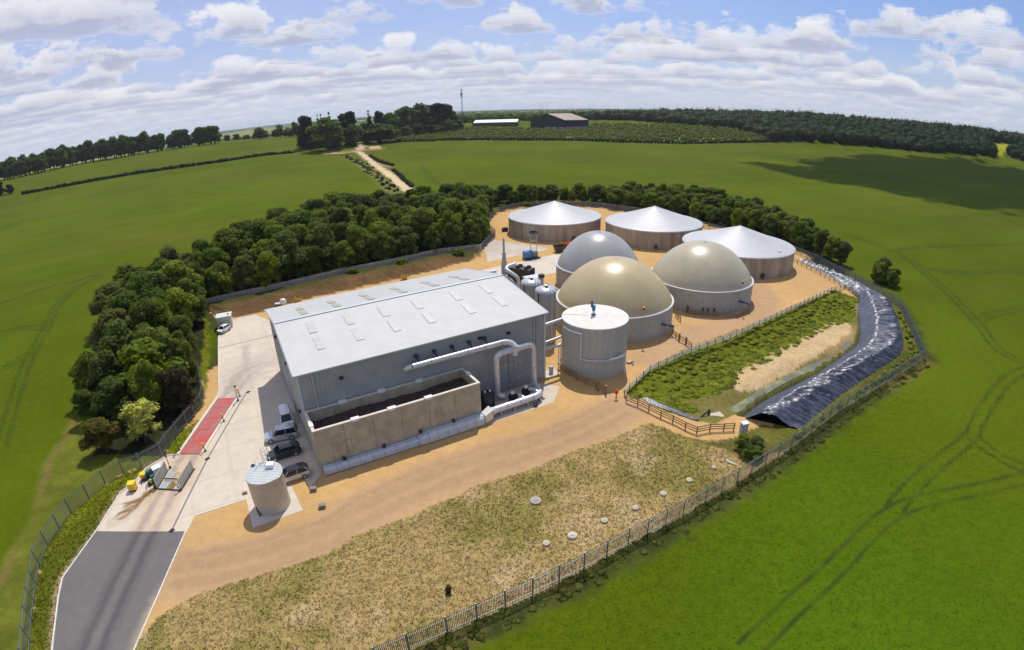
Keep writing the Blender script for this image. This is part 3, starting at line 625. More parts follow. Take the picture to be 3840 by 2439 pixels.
# pond water
water = bpy.data.materials.new('pond_water'); water.use_nodes = True
def _w():
    g = NT(water.node_tree); b = g.n['Principled BSDF']; geo = g.node('ShaderNodeNewGeometry'); p = geo.outputs['Position']
    n = g.noise(p, .16, 5, .62, dist=.6); n2 = g.noise(p, .9, 4, .6)
    c = g.mix(g.ramp(n, .45, .62), (.13,.135,.095), (.33,.35,.10)); c = g.mix(g.ramp(n2, .35, .75, 0, .35), c, (.24,.25,.13)); g.put(b.inputs['Base Color'], c)
    b.inputs['Roughness'].default_value = .35; b.inputs['Specular IOR Level'].default_value = .25
_w()
wp = [(71.5,93),(66.8,84.6),(60.2,79),(48.6,71.2),(38.4,65.9),(31,60.4),(26.5,59.6),(27.2,62),(31.8,64.8),(40.6,70.9),(52.2,77.4),(61.4,81.2),(68,90)]
o = MB().add([(a, b, -1.62) for a, b in wp], [tuple(range(len(wp)))]).build('pond_water', water, kind='structure')
if o.data.polygons[0].normal.z < 0: o.data.flip_normals()
# black plastic liner heaped into a bund: ruffled sheet from the water over the crest to the outer toe
def build_liner():
    def res(line, n=230):
        p = np.array(smooth_line(line, 2)); s = np.concatenate([[0], np.cumsum(np.hypot(*np.diff(p, axis=0).T))]); t = np.linspace(0, s[-1], n); return np.stack([np.interp(t, s, p[:, 0]), np.interp(t, s, p[:, 1])], 1)
    n = 520; A, B, C_, D = (res(L[k], n) for k in ('linA','linB','linC','linD'))
    t = np.linspace(0, 1, n); zA = np.interp(t, [0,.25,.45,1], [.2,.1,-1.45,-1.45]); zB = np.interp(t, [0,.12,.3,1], [.45,.9,1.6,1.7]); zC = zB+.02; zD = np.full(n, -.04)
    for P, mar in ((D, .7), (C_, 1.9), (B, 3.2)):
        fx = np.interp(P[:, 1], [99.6,105.4,115.1,131.5,150], [88.56,88.2,88.27,86.6,86]); P[:, 0] = np.where(P[:, 1] > 100, np.minimum(P[:, 0], fx-mar), P[:, 0])
    A[:, 0] = np.where(A[:, 1] > 108, np.minimum(A[:, 0], B[:, 0]-1.2), A[:, 0])
    secs = [(A, zA, B, zB, 10), (B, zB, C_, zC, 9), (C_, zC, D, zD, 9)]; rows = []
    for (P, zp, Q, zq, k), last in zip(secs, (0, 0, 1)):
        for i in range(k + last):
            f = i/k; rows.append(np.concatenate([P*(1-f)+Q*f, (zp*(1-f)+zq*f)[:, None]], 1))
    V = np.array(rows); m = len(rows)                              # (rows, n, 3)
    arc = t*110; off = np.array([i for i in range(m)])[:, None]
    prof = np.interp(np.arange(m), [0, 10, 19, m-1], [.25, .55, 1.0, .9])[:, None]
    fold = (vnoise(arc[None, :]*1.7+off*.10, off*.10+arc[None, :]*0, 3)-.5)*.72 + (vnoise(arc[None, :]*4.1-off*.35, off*.45, 4)-.5)*.52 + (vnoise(arc[None, :]*.5, off*.2, 5)-.5)*.45
    V[:, :, 2] += fold*prof*np.interp(np.arange(m), [0, 2, m-3, m-1], [.2, 1, 1, .3])[:, None]
    V = V.reshape(-1, 3); i = np.arange(m-1)[:, None]*n; j = np.arange(n-1)[None, :]
    Q = np.stack([i+j, i+j+1, i+n+j+1, i+n+j], -1).reshape(-1, 4)[:, ::-1]
    lm = mat('black_polythene', (.060,.067,.098), .42, nscale=.9, namt=.4, bump=1.0, bscale=2.2, spec=1.0)
    o = raw_mesh('pond_liner', V, Q, lm, smooth=True)
    tag(o, 'crinkled glossy black plastic liner heaped over the curving bund beside the pond', 'pond liner')
    b = MB(); p2 = [tuple(p) for p in L['liner2']]
    vs = []; 
    for a, c, zz in zip(p2[:4], [p2[6], p2[5], p2[5], p2[4]], (.1,.1,.12,.12)):
        for f in (0, .5, 1): vs.append((a[0]*(1-f)+c[0]*f, a[1]*(1-f)+c[1]*f, zz+.25*math.sin(f*3.1)))
    b.add(vs, [(i*3+k, i*3+k+1, i*3+k+4, i*3+k+3) for i in range(3) for k in range(2)])
    b.build('liner_strip', lm, smooth=True, label='narrow strip of grey plastic sheet lying on the bank behind the front timber fence', cat='plastic sheet')
build_liner()
# ------------------------------------------------------------------ the hall
clad = mat('grey_cladding', (.345,.355,.345), .55, nscale=.6, namt=.10, spec=.4)
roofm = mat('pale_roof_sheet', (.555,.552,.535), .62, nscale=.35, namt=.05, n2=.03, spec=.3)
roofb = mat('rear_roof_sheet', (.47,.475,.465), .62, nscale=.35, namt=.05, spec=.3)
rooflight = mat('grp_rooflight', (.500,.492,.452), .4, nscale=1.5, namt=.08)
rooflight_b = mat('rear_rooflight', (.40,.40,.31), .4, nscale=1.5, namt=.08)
trim = mat('pale_flashing', (.52,.55,.57), .4); dark = mat('dark_fitting', (.02,.022,.026), .5); darkblue = mat('dark_blue_fitting', (.03,.05,.10), .5)
galv = mat('galvanised_steel', (.50,.52,.54), .42, metal=.75, nscale=3, namt=.2); galvp = mat('bright_ductwork', (.62,.63,.64), .38, metal=.35, nscale=1.2, namt=.08)
concw = mat('board_marked_concrete', (.44,.385,.275), .9, nscale=.7, namt=.22, n2=.10, bump=.15, bscale=6)
coping = mat('pale_concrete_coping', (.66,.61,.50), .85, nscale=1.5, namt=.12)
white = mat('white_paint', (.80,.81,.82), .4); black = mat('black_plastic', (.018,.018,.02), .45)
hall = thing('process_hall', (*BP(BL_/2, -BW_/2), 0), 0, 'large pale grey steel clad hall with a shallow pitched roof', 'hall')
def ribs(n, pitch, d):               # trapezoidal profile: (along, depth)
    out = []
    k = int(n/pitch)
    for i in range(k):
        a = i*n/k; p = n/k; out += [(a, 0), (a+p*.50, 0), (a+p*.60, d), (a+p*.90, d)]
    return out + [(n, 0)]
b = MB(); pr = ribs(BL_, .50, .030)
b.add([BP(u, .0+d, z) for z in (0, EH) for u, d in pr], [(i+1, i, len(pr)+i, len(pr)+i+1) for i in range(len(pr)-1)]); b.build('front_wall', clad, hall)
b = MB(); b.add([BP(u, -BW_-d, z) for z in (0, EH) for u, d in pr], [(i, i+1, len(pr)+i+1, len(pr)+i) for i in range(len(pr)-1)]); b.build('rear_wall', clad, hall)
def top(v): return EH + (RH-EH)*(1-abs(v-BW_/2)/(BW_/2))
for u0, s in ((BL_, 1), (0, -1)):
    pg = ribs(BW_, .62, .045); b = MB()
    b.add([BP(u0+s*d, -v, 0) for v, d in pg] + [BP(u0+s*d, -v, top(v)) for v, d in pg], [(i, i+1, len(pg)+i+1, len(pg)+i) if s < 0 else (i+1, i, len(pg)+i, len(pg)+i+1) for i in range(len(pg)-1)])
    b.build('gable_wall', clad, hall)
def slope(v, lift): return top(v) + lift
pr2 = ribs(BL_+.7, .36, .022)
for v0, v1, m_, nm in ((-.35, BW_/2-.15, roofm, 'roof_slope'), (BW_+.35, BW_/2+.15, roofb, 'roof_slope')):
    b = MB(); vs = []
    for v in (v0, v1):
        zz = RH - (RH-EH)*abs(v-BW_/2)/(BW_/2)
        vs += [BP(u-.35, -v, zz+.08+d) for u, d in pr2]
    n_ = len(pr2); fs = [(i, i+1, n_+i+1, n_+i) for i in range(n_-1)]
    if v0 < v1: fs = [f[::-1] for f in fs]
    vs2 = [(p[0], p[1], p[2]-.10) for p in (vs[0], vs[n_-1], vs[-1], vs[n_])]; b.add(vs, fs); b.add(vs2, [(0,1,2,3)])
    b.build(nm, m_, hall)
b = MB()
for s in (-1, 1):
    vs = []
    for u in (-.4, BL_+.4):
        for v in (BW_/2, BW_/2+s*.34): vs.append(BP(u, -v, RH+.19-abs(v-BW_/2)*(RH-EH)/(BW_/2)))
    b.add(vs, [(0,1,3,2)])
b.build('ridge_cap', trim, hall)
for v, nm in ((-.42, 'gutter'), (BW_+.42, 'gutter')):
    b = MB(); c = BP(BL_/2, -v, EH-.06); b.box(c, (BL_+.7, .16, .18), math.atan2(E_[1], E_[0])); b.build(nm, trim, hall)
for u in (-.37, BL_+.37):
    b = MB()
    for v0, v1 in ((-.4, BW_/2), (BW_/2, BW_+.4)):
        za, zb = [RH - (RH-EH)*abs(v-BW_/2)/(BW_/2) for v in (v0, v1)]; p0, p1 = BP(u, -v0, za+.03), BP(u, -v1, zb+.03); b.tube([p0, p1], .14, 4)
    b.build('verge_trim', trim, hall)
def roof_panel(u, v, w, l, m_, name):
    b = MB(); vs = []; k = (RH-EH)/(BW_/2)
    for lift in (.14, .155):
        for du, dv in ((-w/2,-l/2),(w/2,-l/2),(w/2,l/2),(-w/2,l/2)): vs.append(BP(u+du, -(v+dv), RH-k*abs(v+dv-BW_/2)+lift))
    b.add(vs, [(3,2,1,0),(4,5,6,7),(0,1,5,4),(1,2,6,5),(2,3,7,6),(3,0,4,7)]); o = b.build(name, m_, hall)
    bm = bmesh.new(); bm.from_mesh(o.data); bmesh.ops.recalc_face_normals(bm, faces=bm.faces); bm.to_mesh(o.data); bm.free()
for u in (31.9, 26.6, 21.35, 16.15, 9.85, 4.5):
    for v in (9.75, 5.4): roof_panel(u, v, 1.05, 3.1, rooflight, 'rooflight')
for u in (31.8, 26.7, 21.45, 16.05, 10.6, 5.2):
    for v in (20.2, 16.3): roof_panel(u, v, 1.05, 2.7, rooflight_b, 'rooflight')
for u in (.06, BL_-.06): MB().add([BP(u+a*.16, c*.0+.09*c, z) for z in (0, EH) for a, c in ((-1,.6),(-1,1),(1,1),(1,.6))], [(i, (i+1)%4, 4+(i+1)%4, 4+i) for i in range(4)]).build('corner_flashing', trim, hall)
for u, m_ in ((2.0, trim), (BL_-1.9, trim), (1.7, clad)):
    MB().tube([BP(u, .13, .1), BP(u, .13, EH-.2)], .07, 8).build('downpipe', m_, hall)
for p in ((30.75, .2, 9.1), (6.4, .2, 9.25), (11.0, .2, 9.6)):
    b = MB(); c = BP(*p); b.box(c, (.55, .35, .32), math.atan2(E_[1], E_[0])); b.box(BP(p[0], .1, p[2]-.05), (.12, .2, .12), math.atan2(E_[1], E_[0])); b.build('floodlight', dark, hall, bevel=.03)
for v, z in ((8.0, 9.2), (18.5, 9.2), (3.0, 4.3)):
    b = MB(); c = BP(BL_+.2, -v, z); b.box(c, (.35, .55, .32), math.atan2(E_[1], E_[0])); b.build('floodlight', dark, hall, bevel=.03)
MB().box(BP(BL_+.04, -13.5, 2.7), (.1, 5.2, 5.4), math.atan2(E_[1], E_[0])).build('roller_door', mat('roller_door_grey', (.30,.32,.34), .5), hall)
# ------------------------------------------------------------------ biofilter: open concrete box of wood chip
FO, FU0, FU1, FW, FH = 5.44, 36.2, 14.0, 5.19, 5.93
ang = math.atan2(E_[1], E_[0])
bf = thing('concrete_biofilter', (*BP((FU0+FU1)/2, FO-FW/2), 0), 0, 'long open topped concrete filter bed standing against the front of the hall', 'filter bed')
T_ = .30
nb = 6; bw = (FU0-FU1)/nb
for i in range(nb):
    b = MB(); b.box(BP(FU0-(i+.5)*bw, FO-T_/2, FH/2-.06), (bw-.035, T_, FH-.12), ang); b.build('wall_panel', concw, bf)
    b = MB(); b.box(BP(FU0-(i+.5)*bw, FO-FW+T_/2, FH/2-.06), (bw-.035, T_, FH-.12), ang); b.build('wall_panel', concw, bf)
for u in (FU0-T_/2, FU1+T_/2): MB().box(BP(u, FO-FW/2, FH/2-.06), (T_-.01, FW-2*T_-.02, FH-.12), ang).build('end_wall', concw, bf)
MB().box(BP((FU0+FU1)/2, FO-T_/2-.02, FH/2-.1), (FU0-FU1-.1, T_*.5, FH-.3), ang).box(BP((FU0+FU1)/2, FO-FW+T_/2, FH/2-.1), (FU0-FU1-.1, T_*.5, FH-.3), ang).build('joint_filler', mat('dark_joint', (.13,.11,.085), .9), bf)
for off, in ((FO-T_/2,), (FO-FW+T_/2,)): MB().box(BP((FU0+FU1)/2, off, FH-.05), (FU0-FU1+.1, T_+.06, .13), ang).build('coping', coping, bf)
for u in (FU0-T_/2, FU1+T_/2): MB().box(BP(u, FO-FW/2, FH-.05), (T_+.06, FW-2*T_-.07, .13), ang).build('coping', coping, bf)
for u, off in [(30.9, FO-.15), (26.2, FO-.15), (21.3, FO-.15)] + [(31.2, FO-FW+.15), (25.9, FO-FW+.15), (20.6, FO-FW+.15)] + [(FU0-.15, FO-1.5), (FU1+.15, FO-3.2)]:
    b = MB(); lx = 1.05 if abs(u-FU0) > 1 and abs(u-FU1) > 1 else .5; b.box(BP(u, off, FH+.09), (lx, .62 if lx > 1 else 1.0, .10), ang); b.box(BP(u, off, FH-.10), (lx*.8, .44 if lx > 1 else .7, .25), ang); b.build('white_bracket', white, bf, bevel=.015)
# drips and rust runs are thin dirt films on the front face
stain = mat('rusty_stain', (.33,.265,.165), .95)
for u, w, h0, h1 in ((32.6,.05,1.5,3.6),(31.9,.05,1.5,3.6),(33.5,.05,.4,2.6),(34.3,.06,.3,2.4),(20.5,.05,2.2,3.9),(19.7,.05,2.2,3.9),(21.5,.05,1.9,3.3)):
    MB().box(BP(u, FO+.004, (h0+h1)/2), (w*2, .008, h1-h0), ang).build('stain', stain, bf)
for u0, u1, h in ((32.6,31.9,3.6),(20.5,19.7,3.9)): MB().box(BP((u0+u1)/2, FO+.004, h), (abs(u0-u1)+.12, .007, .09), ang).build('stain', stain, bf)
chip = mat('dark_wood_chip', (.075,.045,.038), .95, nscale=1.6, namt=.5, n2=.5, bump=1.0, bscale=9)
def chips():
    n1, n2 = 150, 34; us = np.linspace(FU1+.36, FU0-.36, n1); vs = np.linspace(FO-.36, FO-FW+.36, n2); Ug, Vg = np.meshgrid(us, vs)
    P = BO[None, None] - Ug[..., None]*E_ - Vg[..., None]*N_
    z = 4.55 + (fbm(P[..., 0], P[..., 1], 2.5, 4, 301)-.5)*.55 + (fbm(P[..., 0], P[..., 1], .35, 2, 302)-.5)*.16 - .35*sstep(FO-1.3-Vg, 2.0, 3.6)*0
    V = np.concatenate([P, z[..., None]], -1).reshape(-1, 3); i = np.arange(n2-1)[:, None]*n1; j = np.arange(n1-1)[None]
    o = raw_mesh('wood_chip', V, np.stack([i+j, i+j+1, i+n1+j+1, i+n1+j], -1).reshape(-1, 4), chip, smooth=True)
    if o.data.polygons[0].normal.z < 0: o.data.flip_normals()
    tag(o, 'dark brown wood chip filling the long concrete filter bed', 'wood chip', kind='stuff')
chips()
# air duct along the foot of the filter, built up of flanged boxes
ductm = mat('duct_panel_grey', (.52,.56,.60), .5, nscale=1.0, namt=.12)
ductn = mat('duct_panel_blue_grey', (.34,.42,.52), .45, nscale=1.0, namt=.12)
fd = thing('filter_air_duct', (*BP(25, FO+.6), 0), 0, 'long low blue grey air duct along the foot of the concrete filter bed', 'air duct')
def duct_sec(u0, u1, h0, h1, w0, w1):
    b = MB(); vs = []
    for u, h, w in ((u0, h0, w0), (u1, h1, w1)):
        vs += [BP(u, FO+.08, .12), BP(u, FO+.08+w, .12), BP(u, FO+.08+w, h*.78), BP(u, FO+.08+w*.72, h), BP(u, FO+.08, h)]
    b.add(vs, [(0,1,2,3,4)] + [(9,8,7,6,5)] + [(i, 5+i, 5+(i+1)%5, (i+1)%5) for i in range(5)])
    o = b.build('duct_section', ductm, fd); bm = bmesh.new(); bm.from_mesh(o.data); bmesh.ops.recalc_face_normals(bm, faces=bm.faces); bm.to_mesh(o.data); bm.free()
us = np.linspace(36.0, 23.6, 9)
for a, c in zip(us[:-1], us[1:]): duct_sec(a-.02, c+.02, .95, .95, .95, .95)
duct_sec(23.55, 22.3, .95, 1.40, .95, 1.15)
us = np.linspace(22.25, 14.2, 7)
for a, c in zip(us[:-1], us[1:]): duct_sec(a-.02, c+.02, 1.40, 1.40, 1.15, 1.15)
for u in (33.2, 28.0, 23.0, 18.3): MB().box(BP(u, FO+.25, 1.15 if u > 23 else 1.6), (.35, .3, .45), ang).build('damper', dark, fd, bevel=.03)
# round pipework of the air system on the hall front
wd = thing('wall_duct', (*BP(15, 1.2), 0), 0, 'round silver air duct fixed high along the shaded front wall of the hall', 'air duct')
ZD = 8.55
def pipe(o, pts, r, m=galvp, name='pipe', seg=16):
    return MB().tube(pts, r, seg).build(name, m, o, smooth=True)
def arc(p0, corner, p1, n=7):
    p0, c, p1 = Vector(p0), Vector(corner), Vector(p1); return [tuple((1-t)**2*p0 + 2*t*(1-t)*c + t*t*p1) for t in np.linspace(0, 1, n)]
for a, c in ((21.6,19.0),(18.96,16.3),(16.26,13.6),(13.56,10.9),(10.86,8.4)):
    pipe(wd, [BP(a, 1.3, ZD+.1), BP(c, 1.3, ZD+.1)], .42)
    MB().tube([BP(c-.02, 1.3, ZD+.1), BP(c+.09, 1.3, ZD+.1)], .47, 16).build('flange', galv, wd)
pipe(wd, [BP(22.4, .75, ZD-.35), BP(22.1, 1.0, ZD-.1), BP(21.6, 1.3, ZD+.1)], .40, name='end_elbow')
pipe(wd, arc(BP(8.35, 1.3, ZD+.1), BP(6.6, 1.3, ZD+.1), BP(6.5, 2.3, ZD-.75)), .42, name='elbow')
for u in (20.6, 18.0, 15.4, 12.8, 10.4):
    b = MB(); b.tube([BP(u, .05, ZD+.85), BP(u, .75, ZD+.75), BP(u, 1.2, ZD+.4)], .16, 8); b.box(BP(u, .35, ZD+.95), (.45,.5,.4), ang); b.build('wall_inlet', darkblue, wd)
lp = thing('duct_loop', (*BP(6.3, 1.8), 0), 0, 'tall silver goalpost shaped air duct rising from the fans in front of the hall', 'air duct')
LO = 1.75; LT = 7.25; LL, LR = 9.45, 3.2; LM = 6.4; r_ = .46
pipe(lp, [BP(LL, LO, 1.2), BP(LL, LO, LT-.9)], r_); pipe(lp, [BP(LR, LO, 1.2), BP(LR, LO, LT-.9)], r_)
pipe(lp, arc(BP(LL, LO, LT-.9), BP(LL, LO, LT), BP(LL-1.0, LO, LT+.08)), r_, name='elbow'); pipe(lp, arc(BP(LR, LO, LT-.9), BP(LR, LO, LT), BP(LR+1.0, LO, LT+.12)), r_, name='elbow')
pipe(lp, [BP(LL-1, LO, LT+.08), BP(LM+.55, LO, LT+.12)], r_); pipe(lp, [BP(LM-.55, LO, LT+.12), BP(LR+1, LO, LT+.12)], r_)
pipe(lp, [BP(LM+.6, LO, LT+.12), BP(LM-.6, LO, LT+.12)], .52, name='tee_piece')
MB().tube([BP(LM, LO, LT+.5), BP(LM, LO, LT-.75)], .50, 18).build('tee_cap', galvp, lp, smooth=True)
for u in (LL, LR):
    for z in (1.6, 3.6): MB().tube([BP(u, LO, z-.05), BP(u, LO, z+.05)], r_+.055, 16).build('flange', galv, lp)
    pipe(lp, arc(BP(u, LO, 1.2), BP(u, LO, .55), BP(u-(.9 if u == LL else -.05), LO+.75, .62)), r_, name='foot_elbow')
for u in (LM-.9, LM+.9): MB().tube([BP(u, .6, .02), BP(u, .6, 5.2)], .07, 8).build('support_post', galv, lp)
MB().tube([BP(LM, .35, .02), BP(LM, .35, LT-.6)], .12, 8).build('support_post', galv, lp)
for z in (2.1, 4.6): MB().tube([BP(LR+.3, .75, z), BP(LL-.3, .75, z)], .05, 6).build('brace', galv, lp)
MB().tube([BP(LR+.3, .8, 2.6), BP(LM+.8, .8, 1.2)], .06, 6).build('brace', galv, lp)
hd = thing('header_duct', (*BP(8, 5.4), 0), 0, 'fat silver header duct lying on stands across the fan pad in the sun', 'air duct')
for a, c in ((12.05,10.1),(10.05,8.0),(7.95,5.9)):
    pipe(hd, [BP(a, 5.5, 1.05), BP(c, 5.5, 1.05)], .50); MB().tube([BP(c-.04, 5.5, 1.05), BP(c+.06, 5.5, 1.05)], .555, 16).build('flange', galv, hd)
pipe(hd, arc(BP(5.85, 5.5, 1.05), BP(4.1, 5.5, 1.05), BP(4.0, 4.2, 1.05)), .48, name='elbow'); pipe(hd, [BP(4.0, 4.15, 1.05), BP(3.6, 3.3, 1.0), BP(3.2, 2.5, .75)], .46)
pipe(hd, [BP(7.0, 5.4, 1.15), BP(7.3, 4.2, 1.3)], .30, name='branch_pipe'); pipe(hd, arc(BP(4.6, 5.2, 1.2), BP(4.6, 4.3, 1.6), BP(5.2, 3.6, 1.3)), .26, name='branch_pipe')
MB().tube([BP(12.1, 5.5, 1.05), BP(12.7, 5.65, 1.0)], [.52,.66], 12).build('reducer', galvp, hd, smooth=True)
b = MB(); vs = [BP(12.7, 4.95, .3), BP(12.7, 6.3, .3), BP(12.7, 6.3, 1.7), BP(12.7, 4.95, 1.7), BP(14.1, FO+.1, .15), BP(14.1, FO+1.25, .15), BP(14.1, FO+1.25, 1.42), BP(14.1, FO+.1, 1.42)]
b.add(vs, [(0,1,2,3),(7,6,5,4),(0,4,5,1),(1,5,6,2),(2,6,7,3),(3,7,4,0)]); o = b.build('transition_box', galvp, hd); bm = bmesh.new(); bm.from_mesh(o.data); bmesh.ops.recalc_face_normals(bm, faces=bm.faces); bm.to_mesh(o.data); bm.free()
for u in (11.2, 9.0, 6.8, 4.6): MB().box(BP(u, 5.5, .3), (.25, .7, .56), ang).build('stand', galv, hd)
def fan(u, off, label, col):
    t = thing('extractor_fan', (*BP(u, off), 0), 0, label, 'fan')
    MB().box(BP(u, off, .12), (1.3, 1.0, .2), ang).build('base_frame', dark, t)
    MB().tube([BP(u+.1, off-.3, .85), BP(u+.1, off+.3, .85)], .62, 20).build('casing', black, t, smooth=True)
    MB().tube([BP(u-.25, off+.05, .85), BP(u-1.0, off+.05, .85)], .26, 12).build('motor', col, t, smooth=True)
    MB().tube([BP(u+.1, off, 1.3), BP(u+.1, off, 1.75)], .28, 12).build('outlet', white, t, smooth=True)
blue = mat('blue_paint', (.02,.12,.26), .4); teal = mat('teal_paint', (.02,.25,.33), .4)
fan(7.9, 3.6, 'black extractor fan nearer the black tank, left one on the fan pad', dark)
fan(5.4, 3.2, 'black extractor fan with a teal motor beside the right leg of the duct loop', teal)
tk = thing('scrubber_tank', (*BP(12.0, 3.3), 0), 0, 'black ribbed plastic tank standing between the filter bed and the duct loop', 'tank')
MB().lathe([(0,2.85),(.5,2.85),(.95,2.65),(1.05,2.45),(1.05,0)][::-1], (*BP(12.0, 3.3), .02), 24).build('shell', black, tk, smooth=True)
for k in range(6): MB().lathe([(1.05,.3+.4*k),(1.12,.34+.4*k),(1.12,.44+.4*k),(1.05,.48+.4*k)], (*BP(12.0, 3.3), .02), 24).build('rib', black, tk, smooth=True)
for a_, z in ((.3,2.95),(-.45,2.9)): MB().tube([BP(12.0+a_, 3.4, 2.7), BP(12.0+a_, 3.4, z+.15)], .14, 10).build('lid', white, tk)
tag(MB().box(BP(13.0, 4.6, .25), (.7,.5,.42), ang).build('red_crate', mat('red_plastic', (.45,.03,.02), .5), bevel=.03), 'small red box on the ground at the right end of the filter bed', 'box')
tag(MB().box(BP(5.9, 6.35, .2), (.5,.4,.36), ang).tube([BP(5.9, 6.35, .35), BP(5.6, 6.35, .6)], .1, 8).build('drain_pump', black), 'small black pump standing under the sunny header duct', 'pump')

# ------------------------------------------------------------------ tanks
def panel_mesh(R_, h, n, z0, t=.06, gap=.02, arcn=3):
    """one curved wall panel about the tank axis"""
    w = 2*math.pi/n; vs = []
    for rr in (R_, R_-t):
        for z in (z0, z0+h):
            for i in range(arcn+1): a = -w/2 + gap/R_/2 + (w-gap/R_)*i/arcn; vs.append((rr*math.cos(a), rr*math.sin(a), z))
    k = arcn+1; fs = []
    for i in range(arcn):
        fs.append((i, i+1, k+i+1, k+i)); fs.append((k+i, k+i+1, 3*k+i+1, 3*k+i)); 
    fs += [(k-1, 3*k-1, 4*k-1, 2*k-1), (0, k, 3*k, 2*k)]
    me = bpy.data.meshes.new('wall_panel'); me.from_pydata(vs, [], fs); me.update(); return me
def panels(t, R_, h, n, m, z0=.0, name='wall_panel'):
    me = panel_mesh(R_, h, n, z0); me.materials.append(m)
    for i in range(n):
        o = bpy.data.objects.new(name, me); COL.objects.link(o); o.parent = t; o.rotation_euler = (0, 0, 2*math.pi*(i+.5)/n)
def pan_mat(name, col, amt, var, col2=None):
    m = mat(name, col, .75, nscale=.5, namt=amt, n2=.12, stretch=(1,1,.18)); g = NT(m.node_tree); b = g.n['Principled BSDF']; s = b.inputs['Base Color'].links[0].from_socket
    oi = g.node('ShaderNodeObjectInfo'); f = g.ramp(oi.outputs['Random'], 0, 1, 1-var, 1+var, False); g.put(b.inputs['Base Color'], g.mix(1.0, s, g.comb(f, f, f), 'MULTIPLY')); return m
stave = pan_mat('concrete_stave', (.385,.325,.25), .28, .16); clad2 = pan_mat('tank_cladding', (.40,.385,.34), .08, .03); cladw = pan_mat('tank_cladding_front', (.43,.425,.39), .05, .02); dgrey = pan_mat('tank_cladding_bronze', (.34,.33,.30), .12, .06)
core = mat('tank_core', (.10,.09,.08), .9); rimm = mat('galvanised_rim', (.66,.68,.70), .38, metal=.5)
conem = mat('silver_membrane', (.47,.475,.485), .50, nscale=.25, namt=.05, spec=.5)
def dome_mat(name, col): return mat(name, col, .34, nscale=.3, namt=.09, spec=.5)
dome_t = dome_mat('tan_membrane', (.50,.405,.22)); dome_g = dome_mat('grey_membrane', (.37,.375,.355)); dome_o = dome_mat('olive_grey_membrane', (.455,.405,.28))
valve_b = mat('valve_blue', (.015,.06,.12), .4); signo = mat('orange_sign', (.55,.24,.03), .5)
def radial(c, R_, a, z): return (c[0]+R_*math.cos(a), c[1]+R_*math.sin(a), z)
def dome_tank(key, top, dm, wm, label, ncl):
    x, y, R_, h = L[key]; t = thing('gas_dome_tank', (x, y, 0), 0, label, 'digester tank', 'domed digester tanks')
    MB().lathe([(R_-.09,0),(R_-.09,h-.02)], (x,y,0), 72).build('inner_shell', core, t, smooth=True)
    panels(t, R_, h-.10, ncl, wm)
    MB().lathe([(R_-.16,h-.12),(R_+.10,h-.12),(R_+.12,h+.02),(R_+.02,h+.10),(R_-.2,h+.08),(R_-.3,h-.02)], (x,y,0), 96).build('rim', rimm, t, smooth=True)
    H_ = top-h; n = 30; prof = []
    for i in range(n+1):
        s = i/n; r = (R_-.22)*(1-s); prof.append((max(r,.02), h+H_*(1-(1-s)**2.2)**.84))
    MB().lathe(prof, (x,y,0), 96).build('dome', dm, t, smooth='all')
    MB().lathe([(.45,top-.03),(.45,top+.06),(.1,top+.09)], (x,y,0), 16).build('crown_plate', dm, t, smooth=True)
    return t
d1 = dome_tank('D1', 12.4, dome_t, clad2, 'tan domed gas tank directly behind the white topped cylindrical tank', 71)
d2 = dome_tank('D2', 12.3, dome_o, clad2, 'olive beige domed gas tank on the right with a timber rail at its foot', 71)
d3 = dome_tank('D3', 12.3, dome_g, dgrey, 'grey domed gas tank, the rearmost of the three domes', 62)
def agitator(key, px_az, t):
    x, y, R_, h = L[key]; a = px_az; p = radial((x,y), R_, a, 0); q = radial((x,y), R_+1.0, a+.13, 0)
    g = thing('tank_agitator', (q[0], q[1], 0), 0, *t)
    MB().tube([(p[0],p[1],h*.52), ((p[0]+q[0])/2,(p[1]+q[1])/2,h*.46)], .22, 10).build('gearbox', valve_b, g, smooth=True)
    MB().tube([((p[0]+q[0])/2,(p[1]+q[1])/2,h*.46), (q[0],q[1],h*.40)], .14, 10).build('shaft', valve_b, g, smooth=True)
    MB().tube([(q[0],q[1],h*.40), (q[0]+(q[0]-p[0])*.4,q[1]+(q[1]-p[1])*.4,h*.37)], .24, 10).build('motor', blue, g, smooth=True)
    MB().tube([(q[0],q[1],h*.36), (q[0],q[1],0.02)], .07, 8).build('stand', galv, g)
    MB().box((p[0],p[1],h*.86), (.7,.25,.16), a+math.pi/2).build('inspection_hatch', galv, g); MB().tube([radial((x,y), R_+.06, a, h*.8), radial((x,y), R_+.06, a, h*.55)], .035, 6).build('guide_rail', galv, g)
def mast_sign(key, a, label):
    x, y, R_, h = L[key]; p = radial((x,y), R_+.12, a, h); g = thing('relief_valve', (p[0], p[1], h+.05), 0, label, 'valve', 'orange relief valves on the tank rims')
    MB().tube([(p[0],p[1],h+.06), (p[0],p[1],h+1.5)], .05, 8).build('stem', galv, g)
    MB().tube([(p[0],p[1],h+1.45), (p[0],p[1],h+1.95)], .26, 12).build('body', signo, g, smooth=True); MB().tube([(p[0],p[1]-.3,h+1.7), (p[0],p[1]-.14,h+1.7)], .15, 10).build('vent', dark, g)
def az_of(key, px):  # bearing about the tank of a point seen at (x,y)
    return math.atan2(px[1]-L[key][1], px[0]-L[key][0])
agitator('D1', -.89, ('blue agitator motor sticking out of the right side of the tan domed tank', 'agitator', 'blue agitators on the domed tanks'))
agitator('D2', -1.13, ('blue agitator motor on the right side of the olive beige domed tank', 'agitator', 'blue agitators on the domed tanks'))
mast_sign('D1', -1.31, 'orange relief valve on a stem on the rim of the tan domed tank')
mast_sign('D2', -1.10, 'orange relief valve on a stem on the rim of the olive beige domed tank')
